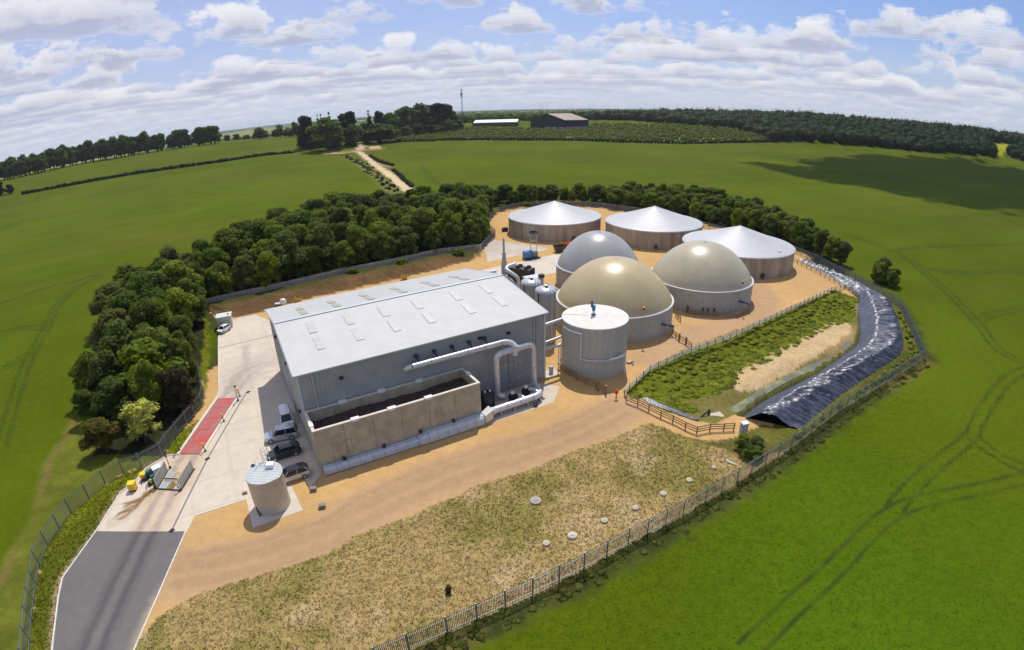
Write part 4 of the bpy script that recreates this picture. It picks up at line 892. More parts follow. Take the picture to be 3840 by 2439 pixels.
for key, a, lab in (('D2', -2.117, 'dark valve at the foot of the olive beige dome, farthest left'), ('D2', -1.85, 'dark valve at the foot of the olive beige dome, second from left'), ('D2', -1.764, 'dark valve at the foot of the olive beige dome, third from left'), ('D2', -1.649, 'dark valve at the foot of the olive beige dome, nearest the agitator')):
    x, y, R_, h = L[key]; p = radial((x,y), R_+.35, a, 0); g = thing('pipe_valve', (p[0],p[1],0), 0, lab, 'valve', 'valves along the foot of the domed tank')
    MB().tube([(p[0],p[1],0.02),(p[0],p[1],1.0),radial((x,y),R_-.02,a,1.2)], .12, 8).build('pipe', darkblue, g); MB().tube([(p[0],p[1],.9),(p[0],p[1],1.5)], .17, 8).build('actuator', dark, g)
def cone_tank(key, label):
    x, y, R_, h = L[key]; t = thing('cone_roof_tank', (x, y, 0), 0, label, 'storage tank', 'storage tanks with silver cone roofs')
    MB().lathe([(R_-.09,0),(R_-.09,h-.05)], (x,y,0), 80).build('inner_shell', core, t, smooth=True); panels(t, R_, h-.06, 88, stave)
    n = 14; prof = [(R_+.14,h-.28),(R_+.16,h-.02),(R_+.02,h+.06)]
    for i in range(1, n+1):
        s = i/n; prof.append(((R_)*(1-s)+.12*s, h+.06 + 4.65*(s**1.12)))
    MB().lathe(prof, (x,y,0), 80, cap=True).build('cone_roof', conem, t, smooth=True)
    MB().lathe([(.22,h+4.6),(.20,h+4.85),(.05,h+4.9)], (x,y,0), 16).build('peak_cap', conem, t, smooth=True)
    MB().lathe([(R_+.13,h-.36),(R_+.17,h-.33),(R_+.17,h-.25),(R_+.13,h-.22)], (x,y,0), 80).build('rim_cable', rimm, t, smooth=True)
cone_tank('C1', 'large round concrete tank with a silver cone roof, leftmost of the three cones')
cone_tank('C2', 'large round concrete tank with a silver cone roof, middle one of the three cones')
cone_tank('C3', 'large round concrete tank with a silver cone roof, rightmost cone behind the olive beige dome')
for key, a, lab in (('C1', -1.26, 'small dark box valve at the foot of the leftmost cone roofed tank'), ('C2', -1.777, 'small dark box valve at the foot of the middle cone roofed tank'), ('C3', -1.538, 'small dark box valve at the foot of the rightmost cone roofed tank')):
    x, y, R_, h = L[key]; p = radial((x,y), R_+.35, a, 0); g = thing('pipe_valve', (p[0],p[1],0), 0, lab, 'valve', 'box valves on the cone roofed tanks')
    MB().box((p[0],p[1],1.1), (.9,.6,.8), a+math.pi/2).build('actuator', dark, g, bevel=.05); MB().tube([(p[0],p[1],.02),(p[0],p[1],.8)], .16, 8).build('pipe', darkblue, g)
b = MB(); x, y, R_, h = L['C3']; p = radial((x,y), R_*.86, -1.05, h+.75); b.box(p, (.9,.5,.12), -1.05+math.pi/2); tag(b.build('roof_hatch', white, bevel=.02), 'white hatch near the front edge of the rightmost cone roof', 'hatch')
# white topped cylinder
x, y, R_, h = L['W']
wt = thing('buffer_tank', (x, y, 0), 0, 'tall grey cylindrical tank with a flat white top beside the hall corner', 'tank')
MB().lathe([(R_-.09,0),(R_-.09,h-.05)], (x,y,0), 64).build('inner_shell', core, wt, smooth=True); panels(wt, R_, h-.12, 34, cladw)
wtop = mat('white_tank_top', (.68,.65,.595), .7, nscale=.9, namt=.06, col2=(.62,.59,.54), spec=.25)
MB().lathe([(R_+.02,h-.20),(R_+.07,h-.02),(R_+.02,h+.03),(R_*.5,h+.12),(.02,h+.16)], (x,y,0), 72).build('lid', wtop, wt, smooth=True)
pinkst = mat('pinkish_stain', (.62,.46,.40), .7)
for dx_, dy_, sx_, sy_ in ((-2.6,.55,.75,.28),(-1.2,1.5,.6,.25),(2.9,-.6,.45,.3)):
    n = 14; vs = []
    for k in range(n):
        a = 2*math.pi*k/n; rr = 1+.3*math.sin(3*a+dx_); px_, py_ = x+dx_+sx_*rr*math.cos(a), y+dy_+sy_*rr*math.sin(a); rr2 = math.hypot(px_-x, py_-y); vs.append((px_, py_, h+.045+.125*(1-rr2/R_)+.012))
    MB().add(vs, [tuple(range(n))]).build('stain', pinkst if dx_ < 0 else mat('grey_stain', (.60,.575,.52), .7), wt)
MB().tube([(x-R_*.97,y+1.2,h+.07),(x-1.0,y+.15,h+.19)], .04, 6).build('conduit', galv, wt)
ag = thing('top_agitator', (x-.25, y+.25, h+.14), 0, 'dark blue mixer motor standing on the white top of the grey cylindrical tank', 'agitator')
MB().lathe([(.42,0),(.42,.10),(.3,.14)], (x-.25,y+.25,h+.16), 16).build('flange', darkblue, ag); MB().tube([(x-.25,y+.25,h+.25),(x-.25,y+.25,h+.95)], .17, 10).build('lantern', galv, ag, smooth=True)
MB().tube([(x-.25,y+.25,h+.9),(x-.25,y+.25,h+1.75)], .28, 12).build('gearbox', blue, ag, smooth=True); MB().tube([(x-.55,y+.25,h+1.5),(x-.55,y+.25,h+2.55)], .2, 12).build('motor', blue, ag, smooth=True); MB().box((x-.4,y+.25,h+1.55), (.5,.3,.25)).build('bracket', blue, ag)
tpm = mat('pipe_grey', (.56,.57,.56), .4)
tpx = thing('tank_pipework', (x, y-R_-.3, 0), 0, 'grey pipe running down and across the front of the white topped cylindrical tank', 'pipe')
def WP_(a, rr, z): return radial((x,y), R_+rr, math.radians(a), z)
MB().tube([WP_(a, .18, h-.9-.0) for a in np.linspace(-162, -120, 8)], .13, 8).build('pipe_run', white, tpx, smooth=True)
MB().tube([WP_(-121, .18, h-.9), WP_(-121, .18, 3.3)], .15, 10).build('down_pipe', tpm, tpx, smooth=True)
MB().tube([WP_(a, .2+.25*(a+121)/80, 3.3) for a in np.linspace(-121, -42, 14)], .12, 8).build('pipe_run', tpm, tpx, smooth=True)
MB().tube([WP_(a, .5, 3.55) for a in np.linspace(-74, -42, 7)], .13, 8).build('pipe_run', white, tpx, smooth=True)
q = WP_(-41, .55, 0); MB().tube([(q[0],q[1],3.6),(q[0],q[1],.02)], .13, 8).build('down_pipe', tpm, tpx, smooth=True)
for z, r0, lab in ((8.0,.26,'upper'),(5.0,.22,'middle'),(4.0,.26,'lower')):
    g = thing('bridge_pipe', (*BP(-1.5, -1.2), z), 0, '%s white pipe bridging the gap between the hall corner and the cylindrical tank' % lab, 'pipe', 'pipes between hall and cylindrical tank')
    e0 = BP(.1, -1.5, z+.1); e1 = radial((x,y), R_+.02, math.radians(-176 if z > 4.5 else -168), z+.25); MB().tube([e0, e1], r0, 10).build('pipe', galvp, g, smooth=True)
g = thing('pipe_stand', (8.0, 77.9, 0), 0, 'thin grey upright pipes with valves between the hall and the cylindrical tank', 'pipe')
for i, (px_, py_, zt) in enumerate(((7.3,76.3,4.4),(7.75,77.6,4.0))): MB().tube([(px_,py_,.02),(px_,py_,zt)], .09, 8).build('pipe', tpm, g); MB().box((px_,py_,1.0),(.3,.3,.35)).build('valve', galv, g)
sheet('concrete_pad', [(5.2,73.2),(7.3,74.6),(6.6,76.8),(4.7,75.6)], .03, .5, pad_c, conc)
tag(MB().lathe([(0,1.15),(.3,1.15),(.36,1.05),(.36,0)][::-1], (6.0,75.0,.04), 16).build('steel_drum', mat('blue_white_drum', (.40,.44,.55), .4), smooth=True), 'small blue and white drum on a pad at the right corner of the hall', 'drum')
tag(MB().box((19.2,77.6,.18), (1.0,.5,.34), .4).box((19.6,77.2,.5), (.4,.3,.3), .2).build('rubble', mat('grey_rubble', (.45,.42,.38), .9), bevel=.05), 'small heap of grey fittings on the sand right of the white topped tank', 'fittings')
# small steel tank at the road
x, y, R_, h = L['ST']
cor = mat('corrugated_steel', (.50,.455,.37), .5, metal=.25, nscale=.8, namt=.08); slid = mat('blue_grey_lid', (.52,.545,.54), .4, metal=.2, nscale=1.0, namt=.08)
st = thing('water_tank', (x, y, 0), 0, 'squat round steel water tank with a sheeted lid on a concrete pad beside the road', 'water tank')
for k in range(5):
    z0, z1 = .03+k*(h-.1)/5, .03+(k+1)*(h-.1)/5; MB().lathe([(R_-.01,z0),(R_+.012,z0),(R_+.012,z0+.03),(R_,z0+.035),(R_,z1)], (x,y,0), 48).build('wall_ring', cor, st, smooth=True)
for k in range(9):
    yy0 = -R_+2*R_*k/9; yy1 = yy0+2*R_/9-.03; pl = []
    for s in np.linspace(0, 1, 5):
        v = yy0+(yy1-yy0)*s; pl.append((math.sqrt(max((R_+.06)**2-v*v, .001)), v))
    c_, s_ = math.cos(.0), math.sin(.0); poly = [(x+a, y+v) for a, v in pl]+[(x-a, y+v) for a, v in pl[::-1]]; MB().prism(poly, h-.1, h+.02).build('lid_sheet', slid, st)
MB().lathe([(R_+.02,h-.16),(R_+.08,h-.14),(R_+.08,h-.05),(R_+.02,h-.03)], (x,y,0), 48).build('rim', galv, st, smooth=True)
MB().box((x+.45,y+1.05,h+.27), (.85,.75,.5), .15).build('access_hatch', white, st, bevel=.03); MB().box((x-1.75,y+1.1,h+.08), (.4,.3,.2), .2).build('level_gauge', dark, st)
cg = thing('ladder_cage', (x-.55, y+1.9, 0), 0, 'thin steel hooped ladder cage rising above the lid of the squat water tank', 'ladder')
hx, hy = x-.55, y+1.85
for sx_ in (-.28,.28): MB().tube([(hx+sx_,hy,.02),(hx+sx_,hy,h+1.5)], .028, 6).build('rail', galv, cg)
for k in range(8):
    z = 2.2+k*.55; MB().tube([(hx+.40*math.cos(a), hy+.42+.42*math.sin(a), z) for a in np.linspace(-.5*math.pi-2.5, -.5*math.pi+2.5, 12)], .022, 5).build('hoop', galv, cg)
for a in (.2, 1.2, 2.0, 2.9): MB().tube([(hx+.40*math.cos(a), hy+.42+.42*math.sin(a), 2.2), (hx+.40*math.cos(a), hy+.42+.42*math.sin(a), h+1.6)], .02, 5).build('strap', galv, cg)
for k in range(14): MB().tube([(hx-.28,hy,.4+k*.32),(hx+.28,hy,.4+k*.32)], .018, 5).build('rung', galv, cg)
for sx_ in (-1,1): MB().tube([(x-.55+sx_*.55,y+1.5,h+.02),(x-.55+sx_*.55,y+1.5,h+1.05),(x-.55+sx_*.55,y+.6,h+1.05),(x-.55+sx_*.55,y+.6,h+.02)], .022, 6).build('handrail', galv, cg)
MB().tube([(x-1.1,y-R_*.82,1.0),(x-1.1,y-R_*.82-.1,.55),(x-.75,y-R_*.95-.15,.02)], .11, 8).build('outlet_pipe', darkblue, st)
# steel vessels, chimney and plant behind the hall corner
vm = mat('vessel_grey', (.36,.365,.36), .38, metal=.2, nscale=.7, namt=.06); vtop = mat('vessel_top', (.52,.54,.55), .3, metal=.25)
for key, (vx, vy), ztop, lab in (('V2', (6.0, 87.9), 9.3, 'front one of two tall grey dome topped steel vessels behind the hall corner'), ('V1', (3.65, 92.8), 9.2, 'rear one of two tall grey dome topped steel vessels behind the hall corner')):
    g = thing('steel_vessel', (vx, vy, 0), 0, lab, 'vessel', 'grey pressure vessels'); r = 1.86
    MB().lathe([(r,0),(r,ztop)], (vx,vy,0), 40).build('shell', vm, g, smooth=True)
    MB().lathe([(r+.04,ztop-.05)]+[(r*math.cos(a)+.02, ztop+.85*math.sin(a)) for a in np.linspace(0.02, 1.55, 12)], (vx,vy,0), 40).build('domed_top', vtop, g, smooth=True)
    MB().lathe([(.35,ztop+.75),(.35,ztop+1.1),(.1,ztop+1.15)], (vx,vy,0), 14).build('manhole', galv, g); MB().box((vx+.1,vy-.7,ztop+.95),(.35,.3,.35)).build('valve', dark, g, bevel=.03)
    MB().tube([(vx+.95,vy-1.72,.02),(vx+.95,vy-1.72,ztop+.1),(vx+.8,vy-1.2,ztop+.6),(vx+.2,vy,ztop+1.0)], .10, 8).build('pipe', tpm, g, smooth=True); MB().tube([(vx-1.35,vy-1.35,.02),(vx-1.35,vy-1.35,ztop-.1)], .08, 8).build('pipe', dark, g)
g = thing('exhaust_stack', (-1.2, 100, 0), 0, 'slim stepped grey exhaust stack rising behind the roof of the hall', 'chimney')
MB().lathe([(.62,0),(.62,9.0),(.55,11.1),(.40,11.3)], (-1.2,100,0), 20).build('lower_stack', vm, g, smooth=True); MB().lathe([(.38,11.2),(.36,12.7),(.22,12.95)], (-1.2,100,0), 18).build('middle_stack', vm, g, smooth=True); MB().lathe([(.20,12.8),(.20,15.4),(.14,15.7),(.1,15.9)], (-1.2,100,0), 14).build('upper_stack', vm, g, smooth=True)
for z in (11.2, 12.8): MB().lathe([(.5,z-.06),(.56,z),(.5,z+.06)], (-1.2,100,0), 18).build('flange', galv, g)
g = thing('exhaust_pipe', (0, 97, 0), 0, 'thick silver elbowed pipe behind the right gable of the hall', 'pipe')
pipe(g, [(.9,100.2,10.7)]+arc((-.2,99.3,10.6),(-1.1,98.6,10.45),(-.7,97.9,10.2))+arc((.8,97.2,9.3),(1.45,96.9,8.9),(1.45,96.9,8.2))+[(1.45,96.9,.1)], .34, galvp)
pipe(g, [(-1.2,99.0,8.9),(.2,97.6,8.2),(1.0,97.2,7.2),(1.0,97.2,.1)], .2, galv)
for k in range(4): MB().box((-.4+k*.55, 98.3-k*.35, 7.9-k*.5),(.5,.5,.55),.5).build('silencer', dark, g, bevel=.05)
MB().box((-3.3,97.4,10.1),(1.2,.5,.45),.5).build('junction_box', white, g, bevel=.03)
g = thing('dry_cooler', (1.9, 112.3, 0), 0, 'black dry cooler unit with fans behind the two grey vessels', 'cooler')
for (cx, cy) in ((.1,113.5),(1.9,112.3),(3.7,111.1)):
    MB().box((cx,cy,3.5),(2.1,2.6,5.8),-.6).build('radiator_bank', dark, g, bevel=.06)
    for s in (-.6,.6): MB().lathe([(.5,6.4),(.5,6.8),(.42,6.8),(.42,6.55)], (cx+s*.5,cy+s,0), 16).build('fan_ring', black, g); MB().box((cx+s*.5,cy+s,6.62),(.8,.12,.08),.4).build('fan_blade', dark, g)
for (cx, cy) in ((-.6,113.2),(4.6,110.6),(1.9,111.0)): MB().tube([(cx,cy,.02),(cx,cy,.9)], .1, 6).build('leg', galv, g)
MB().tube([(-1.2,113.6,5.8),(-1.3,113.6,6.9),(-1.3,113.6,7.4)], .3, 10).build('duct', mat('green_duct', (.10,.20,.19), .4), g)
g = thing('plant_container', (5.0, 110.5, 0), .5, 'light grey steel plant container behind the vessels', 'container')
cc = (4.75, 108.0); MB().box((*cc, 2.7),(3.7,2.4,5.4),.5).build('body', mat('container_grey', (.45,.48,.50), .5, nscale=.8, namt=.08), g, bevel=.03); MB().box((*cc, 5.46),(3.8,2.5,.12),.5).build('roof', mat('container_roof', (.62,.64,.66), .45), g)
for k in range(9): MB().box((cc[0]-1.7*math.cos(.5)+k*.42*math.cos(.5)+1.28*math.sin(.5), cc[1]-1.7*math.sin(.5)+k*.42*math.sin(.5)-1.28*math.cos(.5), 2.7),(.16,.06,5.1),.5).build('rib', mat('container_grey', (.45,.48,.50), .5), g)
MB().box((cc[0]+1.7, cc[1]-.3, 5.75),(1.1,.9,.7),.5).build('roof_unit', dark, g, bevel=.04)
g = thing('pipe_bridge', (9.5, 103.5, 0), 0, 'pair of thin grey pipes on legs running right from the plant container', 'pipe')
for dz, dy in ((4.6,0),(3.7,.8)): MB().tube([(7.4,106.5+dy,dz),(9.9,101.2+dy,dz),(10.0,101.0+dy,.02)], .13, 8).build('pipe', tpm, g, smooth=True)
for f in (.2,.7): MB().tube([(7.4+2.5*f,106.5-5.3*f,.02),(7.4+2.5*f,106.5-5.3*f,4.6)], .08, 6).build('leg', galv, g)
g = thing('pump_skid', (5.9, 141.2, 0), 0, 'blue pump unit under a tall thin steel frame on the far apron', 'pump')
MB().box((5.8,141.4,.25),(4.2,2.6,.4),.5).build('base_frame', dark, g); MB().box((4.6,141.0,1.35),(2.0,1.7,1.8),.5).build('canopy', mat('bright_blue_paint', (.04,.16,.45), .35), g, bevel=.12)
MB().box((6.6,141.9,1.2),(1.5,1.3,1.5),.5).build('engine', mat('grey_green_engine', (.16,.19,.19), .5), g, bevel=.08); MB().tube([(5.7,141.2,.4),(5.7,141.2,2.4)], .45, 12).build('pump_body', blue, g, smooth=True)
for a, c in ((5.6,143.4),(7.4,143.4),(5.6,144.6),(7.4,144.6)): MB().tube([(a,c,.02),(a,c,6.6)], .06, 6).build('frame_post', galv, g)
MB().lathe([(1.1,6.5),(1.25,6.6),(1.2,7.0),(1.1,7.0)], (6.5,144,0), 16).build('top_ring', darkblue, g)
for z in (2.2, 4.4): MB().tube([(5.6,143.4,z),(7.4,143.4,z),(7.4,144.6,z),(5.6,144.6,z),(5.6,143.4,z)], .04, 5).build('brace', galv, g)
g = thing('skip', (14.4, 148.0, 0), .4, 'dark steel skip half hidden behind the grey dome', 'skip')
b = MB(); vs = [(14.4+a*math.cos(.4)-c*math.sin(.4), 148.0+a*math.sin(.4)+c*math.cos(.4), z) for z, k in ((.15,.75),(1.9,1)) for a, c in ((-1.9*k,-1.2*k),(1.9*k,-1.2*k),(1.9*k,1.2*k),(-1.9*k,1.2*k))]
b.add(vs, [(3,2,1,0),(0,1,5,4),(1,2,6,5),(2,3,7,6),(3,0,4,7)]); b.build('body', mat('dark_skip', (.06,.055,.05), .6), g); MB().box((14.4,148.0,1.2),(3.2,2.0,.1),.4).build('load', mat('skip_load', (.16,.15,.13), .9), g)
g = thing('orange_dumper', (17.0, 150.2, 0), .4, 'orange dumper parked behind the grey dome beside the dark skip', 'dumper')
og = mat('orange_paint', (.75,.20,.02), .4)
b = MB(); vs = [(16.4+a*math.cos(.4)-c*math.sin(.4), 150.2+a*math.sin(.4)+c*math.cos(.4), z) for z, k in ((.9,.6),(2.1,1)) for a, c in ((-1.5*k,-1.1*k),(1.5*k,-1.1*k),(1.5*k,1.1*k),(-1.5*k,1.1*k))]
b.add(vs, [(3,2,1,0),(0,1,5,4),(1,2,6,5),(2,3,7,6),(3,0,4,7)]); b.build('tipper', og, g); MB().box((18.2,151.0,1.2),(2.0,1.5,1.1),.4).build('engine_cover', og, g, bevel=.1); MB().box((18.0,150.9,2.3),(.1,1.2,1.3),.4).build('roll_bar', dark, g)
for a, c in ((15.6,149.0),(15.0,150.6),(18.6,150.2),(18.0,151.9)): MB().tube([(a-.15,c+.3,.55),(a+.15,c-.05,.55)], .55, 14).build('wheel', black, g)
# ------------------------------------------------------------------ cars
glass = mat('car_glass', (.012,.015,.02), .08, spec=.8); tyre = mat('tyre', (.012,.012,.013), .8); rimc = mat('wheel_rim', (.45,.45,.47), .35, metal=.6)
lampw = mat('headlamp', (.75,.77,.8), .15); lampr = mat('tail_lamp', (.35,.01,.01), .3)
def paint(name, c, metal=.0):
    m = mat(name, c, .25, metal=metal, spec=.6); m.node_tree.nodes['Principled BSDF'].inputs['Coat Weight'].default_value = .6; return m
def car(name, front, rear_dir, Ln, Wd, Ht, pm, label, st, roofm=None, cat='car'):
    """st: side stations as fractions along the length from the nose: (x, belt z, roof z or None)"""
    dx, dy = rear_dir; l = math.hypot(dx, dy); dx, dy = dx/l, dy/l; rz = math.atan2(dy, dx)
    g = thing(name, (front[0]+dx*Ln/2, front[1]+dy*Ln/2, .013), 0, label, cat, 'cars parked beside the filter bed')
    def T(a, w, z): return (front[0]+dx*a-dy*w, front[1]+dy*a+dx*w, z+.013)
    xs = st['x']; belt = st['belt']; W2 = Wd/2; b = MB(); vs = []
    for f, zb in zip(xs, belt):
        a = f*Ln; t = min(1, min(f, 1-f)/.10); w = W2*(.80+.20*t**.5); z0 = .22+.16*(1-t)
        vs += [T(a,-w*.90,z0), T(a,-w,z0+.22), T(a,-w*.99,zb*.80), T(a,-w*.90,zb), T(a,w*.90,zb), T(a,w*.99,zb*.80), T(a,w,z0+.22), T(a,w*.90,z0)]
    n = len(xs); fs = [(i*8+k, i*8+(k+1)%8, i*8+8+(k+1)%8, i*8+8+k) for i in range(n-1) for k in range(8)] + [tuple(range(7,-1,-1)), tuple((n-1)*8+k for k in range(8))]
    b.add(vs, fs); o = b.build('body', pm, g, smooth=True); bm = bmesh.new(); bm.from_mesh(o.data); bmesh.ops.recalc_face_normals(bm, faces=bm.faces); bm.to_mesh(o.data); bm.free()
    (c0, r0, r1, c1) = st['cabin']; zb = st['zb']; wb = W2*.88; wr = W2*.70
    def cab(ins, z0, z1, dz=0):
        k = [T((c0)*Ln+ins,-wb+ins,z0), T((c1)*Ln-ins,-wb+ins,z0), T((c1)*Ln-ins,wb-ins,z0), T((c0)*Ln+ins,wb-ins,z0), T(r0*Ln+ins,-wr+ins,z1), T(r1*Ln-ins,-wr+ins,z1), T(r1*Ln-ins,wr-ins,z1), T(r0*Ln+ins,wr-ins,z1)]
        return k
    q = cab(0, zb-.03, Ht-.05); MB().add(q, [(4,5,6,7)][::1]+[(0,1,5,4),(1,2,6,5),(2,3,7,6),(3,0,4,7)]).build('window', glass, g)
    b = MB(); rs = []
    for f, wk, zz in ((r0-.015, .97, Ht-.055), (r0+.05, 1.0, Ht-.01), ((r0+r1)/2, 1.03, Ht), (r1-.04, 1.0, Ht-.02), (r1+.012, .96, Ht-.07)):
        rs += [T(f*Ln,-wr*wk-.02,zz-.05), T(f*Ln,-wr*wk*.8,zz), T(f*Ln,wr*wk*.8,zz), T(f*Ln,wr*wk+.02,zz-.05)]
    b.add(rs, [(i*4+k, i*4+k+1, i*4+k+5, i*4+k+4) for i in range(4) for k in range(3)]); o = b.build('roof', roofm or pm, g, smooth=True); 
    if o.data.polygons[0].normal.z < 0: o.data.flip_normals()
    for s in (-1, 1):
        for fa, fb in ((c0, r0), (c1, r1), ((c0+c1)/2+.02, (r0+r1)/2+.02)):
            MB().tube([T(fa*Ln, s*wb*1.005, zb-.02), T(fb*Ln, s*(wr+.012), Ht-.07)], .05 if fa != (c0+c1)/2+.02 else .035, 5).build('pillar', pm, g)
        MB().box(T(.02*Ln+.12, s*W2*.62, zb*.66), (.22,.38,.16), rz).build('headlight', lampw, g, bevel=.03); MB().box(T(Ln-.07, s*W2*.70, zb*.80), (.12,.26,.26), rz).build('tail_light', lampr, g, bevel=.02)
        MB().box(T(c0*Ln+.35, s*(W2+.06), zb+.06), (.12,.2,.14), rz).build('mirror', pm, g, bevel=.02)
        for f in (.185, .80):
            rw = .335 if Ht < 1.7 else .38; p, q_ = T(f*Ln, s*(W2-.20), rw), T(f*Ln, s*(W2+.015), rw); w_ = MB().tube([p, q_], rw, 18).build('wheel', tyre, g)
            MB().tube([T(f*Ln, s*(W2-.02), rw), T(f*Ln, s*(W2+.03), rw)], rw*.62, 14).build('rim', rimc, w_)
    MB().box(T(.02, 0, .42), (.10, Wd*.62, .14), rz).build('grille', black, g); MB().box(T(.0, 0, .30), (.03,.5,.11), rz).build('number_plate', white, g); MB().box(T(Ln-.01, 0, zb*.66), (.03,.5,.11), rz).build('number_plate', mat('yellow_plate', (.70,.55,.06), .5), g)
    return g
suvst = dict(x=[0,.02,.08,.27,.32,.6,.9,.98,1], belt=[.62,.80,.90,1.0,1.03,1.05,1.06,1.0,.75], cabin=(.26,.37,.93,.985), zb=1.05)
hatst = dict(x=[0,.02,.08,.26,.32,.6,.9,.98,1], belt=[.50,.64,.74,.88,.92,.95,.96,.92,.6], cabin=(.23,.40,.86,.975), zb=.95)
vanst = dict(x=[0,.02,.07,.22,.30,.6,.92,.99,1], belt=[.65,.82,.92,1.02,1.08,1.1,1.1,1.05,.8], cabin=(.20,.32,.95,.99), zb=1.1)
silver = paint('silver_paint', (.50,.52,.54), .5); whitep = paint('white_car_paint', (.78,.79,.80)); blackp = paint('black_car_paint', (.012,.013,.016)); silver2 = paint('champagne_silver_paint', (.55,.53,.49), .4)
car('white_van', (-31.0,59.4), (-2.3,4.2), 4.9, 1.9, 1.95, whitep, 'white van facing the camera in the shade, farthest of the parked vehicles', vanst, cat='van')
car('parked_car', (-33.6,56.75), (4.0,1.55), 4.6, 1.88, 1.82, silver, 'silver four by four with roof parked between the white van and the black car', suvst)
car('parked_car', (-31.5,52.6), (3.6,2.2), 4.45, 1.82, 1.55, blackp, 'black hatchback parked between the two silver cars', hatst)
car('parked_car', (-28.75,47.9), (3.6,2.35), 4.5, 1.78, 1.58, silver2, 'silver estate car with a dark roof, nearest the squat water tank', hatst, roofm=glass)
# ------------------------------------------------------------------ kiosk, trailer and bits behind the yard
kp = L['kiosk']; kx, ky = -60.6, 98.3; kr = math.atan2(3.5, 2.6)
g = thing('site_kiosk', (kx, ky, 0), 0, 'small cream flat roofed kiosk at the far corner of the concrete yard', 'kiosk'); km = mat('cream_panel', (.55,.54,.44), .6, nscale=1, namt=.1)
MB().box((kx,ky,1.25),(3.0,2.5,2.5),.42).build('body', km, g, bevel=.02); MB().box((kx,ky,2.58),(3.3,2.8,.16),.42).build('roof', mat('kiosk_roof', (.60,.66,.62), .5), g); MB().box((kx+.5,ky-1.05,1.1),(.85,.12,2.0),.42).build('door', trim, g); MB().box((kx+.9,ky+.2,2.72),(.4,.4,.14),.42).build('roof_vent', dark, g)
car('parked_car', (-59.9,93.9), (.6,2.2), 3.0, 1.6, 1.45, whitep, 'little white car parked in front of the cream kiosk', hatst)
for p, lab in zip(L['yellow_back'][:2], ('yellow bin standing behind the left end of the hall', 'yellow bin standing behind the middle of the hall')):
    b = MB(); vs = [(p[0]+a, p[1]+c, z) for z, k in ((.05,.5),(1.2,.8)) for a, c in ((-k,-k),(k,-k),(k,k),(-k,k))]; b.add(vs, [(3,2,1,0),(0,1,5,4),(1,2,6,5),(2,3,7,6),(3,0,4,7)]); g = thing('yellow_bin', (p[0],p[1],.0), 0, lab, 'bin', 'yellow bins behind the hall'); b.build('body', mat('yellow_plastic', (.72,.42,.02), .5), g); MB().box((p[0],p[1],1.1),(1.3,1.3,.06)).build('contents', dark, g)
p = L['yellow_back'][2]; g = thing('white_bag', (p[0],p[1],0), 0, 'white bulk bag lying on the bank behind the left end of the hall', 'bag'); MB().lathe([(.5,.02),(.75,.35),(.72,.9),(.5,1.25),(.1,1.35)], (p[0],p[1],.4), 14).build('sack', white, g, smooth=True); MB().box((p[0]-1.2,p[1]+.1,.6),(1.7,.7,.2),.2).build('board', white, g)
p = L['bin_back'][0]; tag(MB().box((p[0],p[1],.6),(2.0,1.2,1.1),.2).box((p[0]+.2,p[1],1.25),(1.4,.9,.25),.2).build('dark_crate', dark, bevel=.05), 'dark crate left of the leftmost cone roofed tank', 'crate')
# ------------------------------------------------------------------ red vehicle deck, wheel wash, posts
redm = mat('worn_red_deck', (.46,.035,.035), .6, nscale=.9, namt=.3, col2=(.28,.16,.14), stretch=(1.6,.32,1))
rp = [tuple(p) for p in L['red']]; dk = thing('red_weigh_deck', ((rp[0][0]+rp[2][0])/2, (rp[0][1]+rp[2][1])/2, .012), 0, 'long worn red steel weighbridge deck let into the drive', 'weighbridge')
nseg = 5
for i in range(nseg):
    f0, f1 = i/nseg+.002, (i+1)/nseg-.002; a0 = [rp[0][k]*(1-f0)+rp[3][k]*f0 for k in (0,1)]; a1 = [rp[1][k]*(1-f0)+rp[2][k]*f0 for k in (0,1)]; c0 = [rp[0][k]*(1-f1)+rp[3][k]*f1 for k in (0,1)]; c1 = [rp[1][k]*(1-f1)+rp[2][k]*f1 for k in (0,1)]
    MB().prism([a0,a1,c1,c0], .03, .10).build('deck_plate', redm, dk)
for a, c, o_ in ((rp[0], rp[3], -.28), (rp[1], rp[2], .28)):
    v = (c[0]-a[0], c[1]-a[1]); MB().box(((a[0]+c[0])/2+o_, (a[1]+c[1])/2, .085), (math.hypot(*v)+.3, .36, .14), math.atan2(v[1], v[0])).build('side_beam', coping, dk)
yel = mat('yellow_paint', (.78,.47,.02), .45)
def ybollard(p, label, lean=.12, h=1.05):
    g = thing('yellow_bollard', (p[0],p[1],.012), 0, label, 'bollard', 'black and yellow bollards along the drive')
    MB().box((p[0],p[1],.04),(.34,.34,.05)).build('base', dark, g)
    for k in range(4): MB().tube([(p[0]-lean*k*.25,p[1],.05+k*h/4),(p[0]-lean*(k+1)*.25,p[1],.05+(k+1)*h/4)], .085, 10).build('band', yel if k%2 else dark, g)
    MB().box((p[0]-lean,p[1],h+.18),(.28,.22,.28)).build('head', yel, g, bevel=.03)
yb = L['ybollards']
for p, lab in zip(yb, ('black and yellow bollard at the left front corner of the wheel wash', 'black and yellow bollard at the right front corner of the wheel wash', 'yellow bollard beside the middle of the red deck', 'yellow bollard beside the near end of the red deck', 'yellow bollard at the far right corner of the red deck')): ybollard(p, lab)
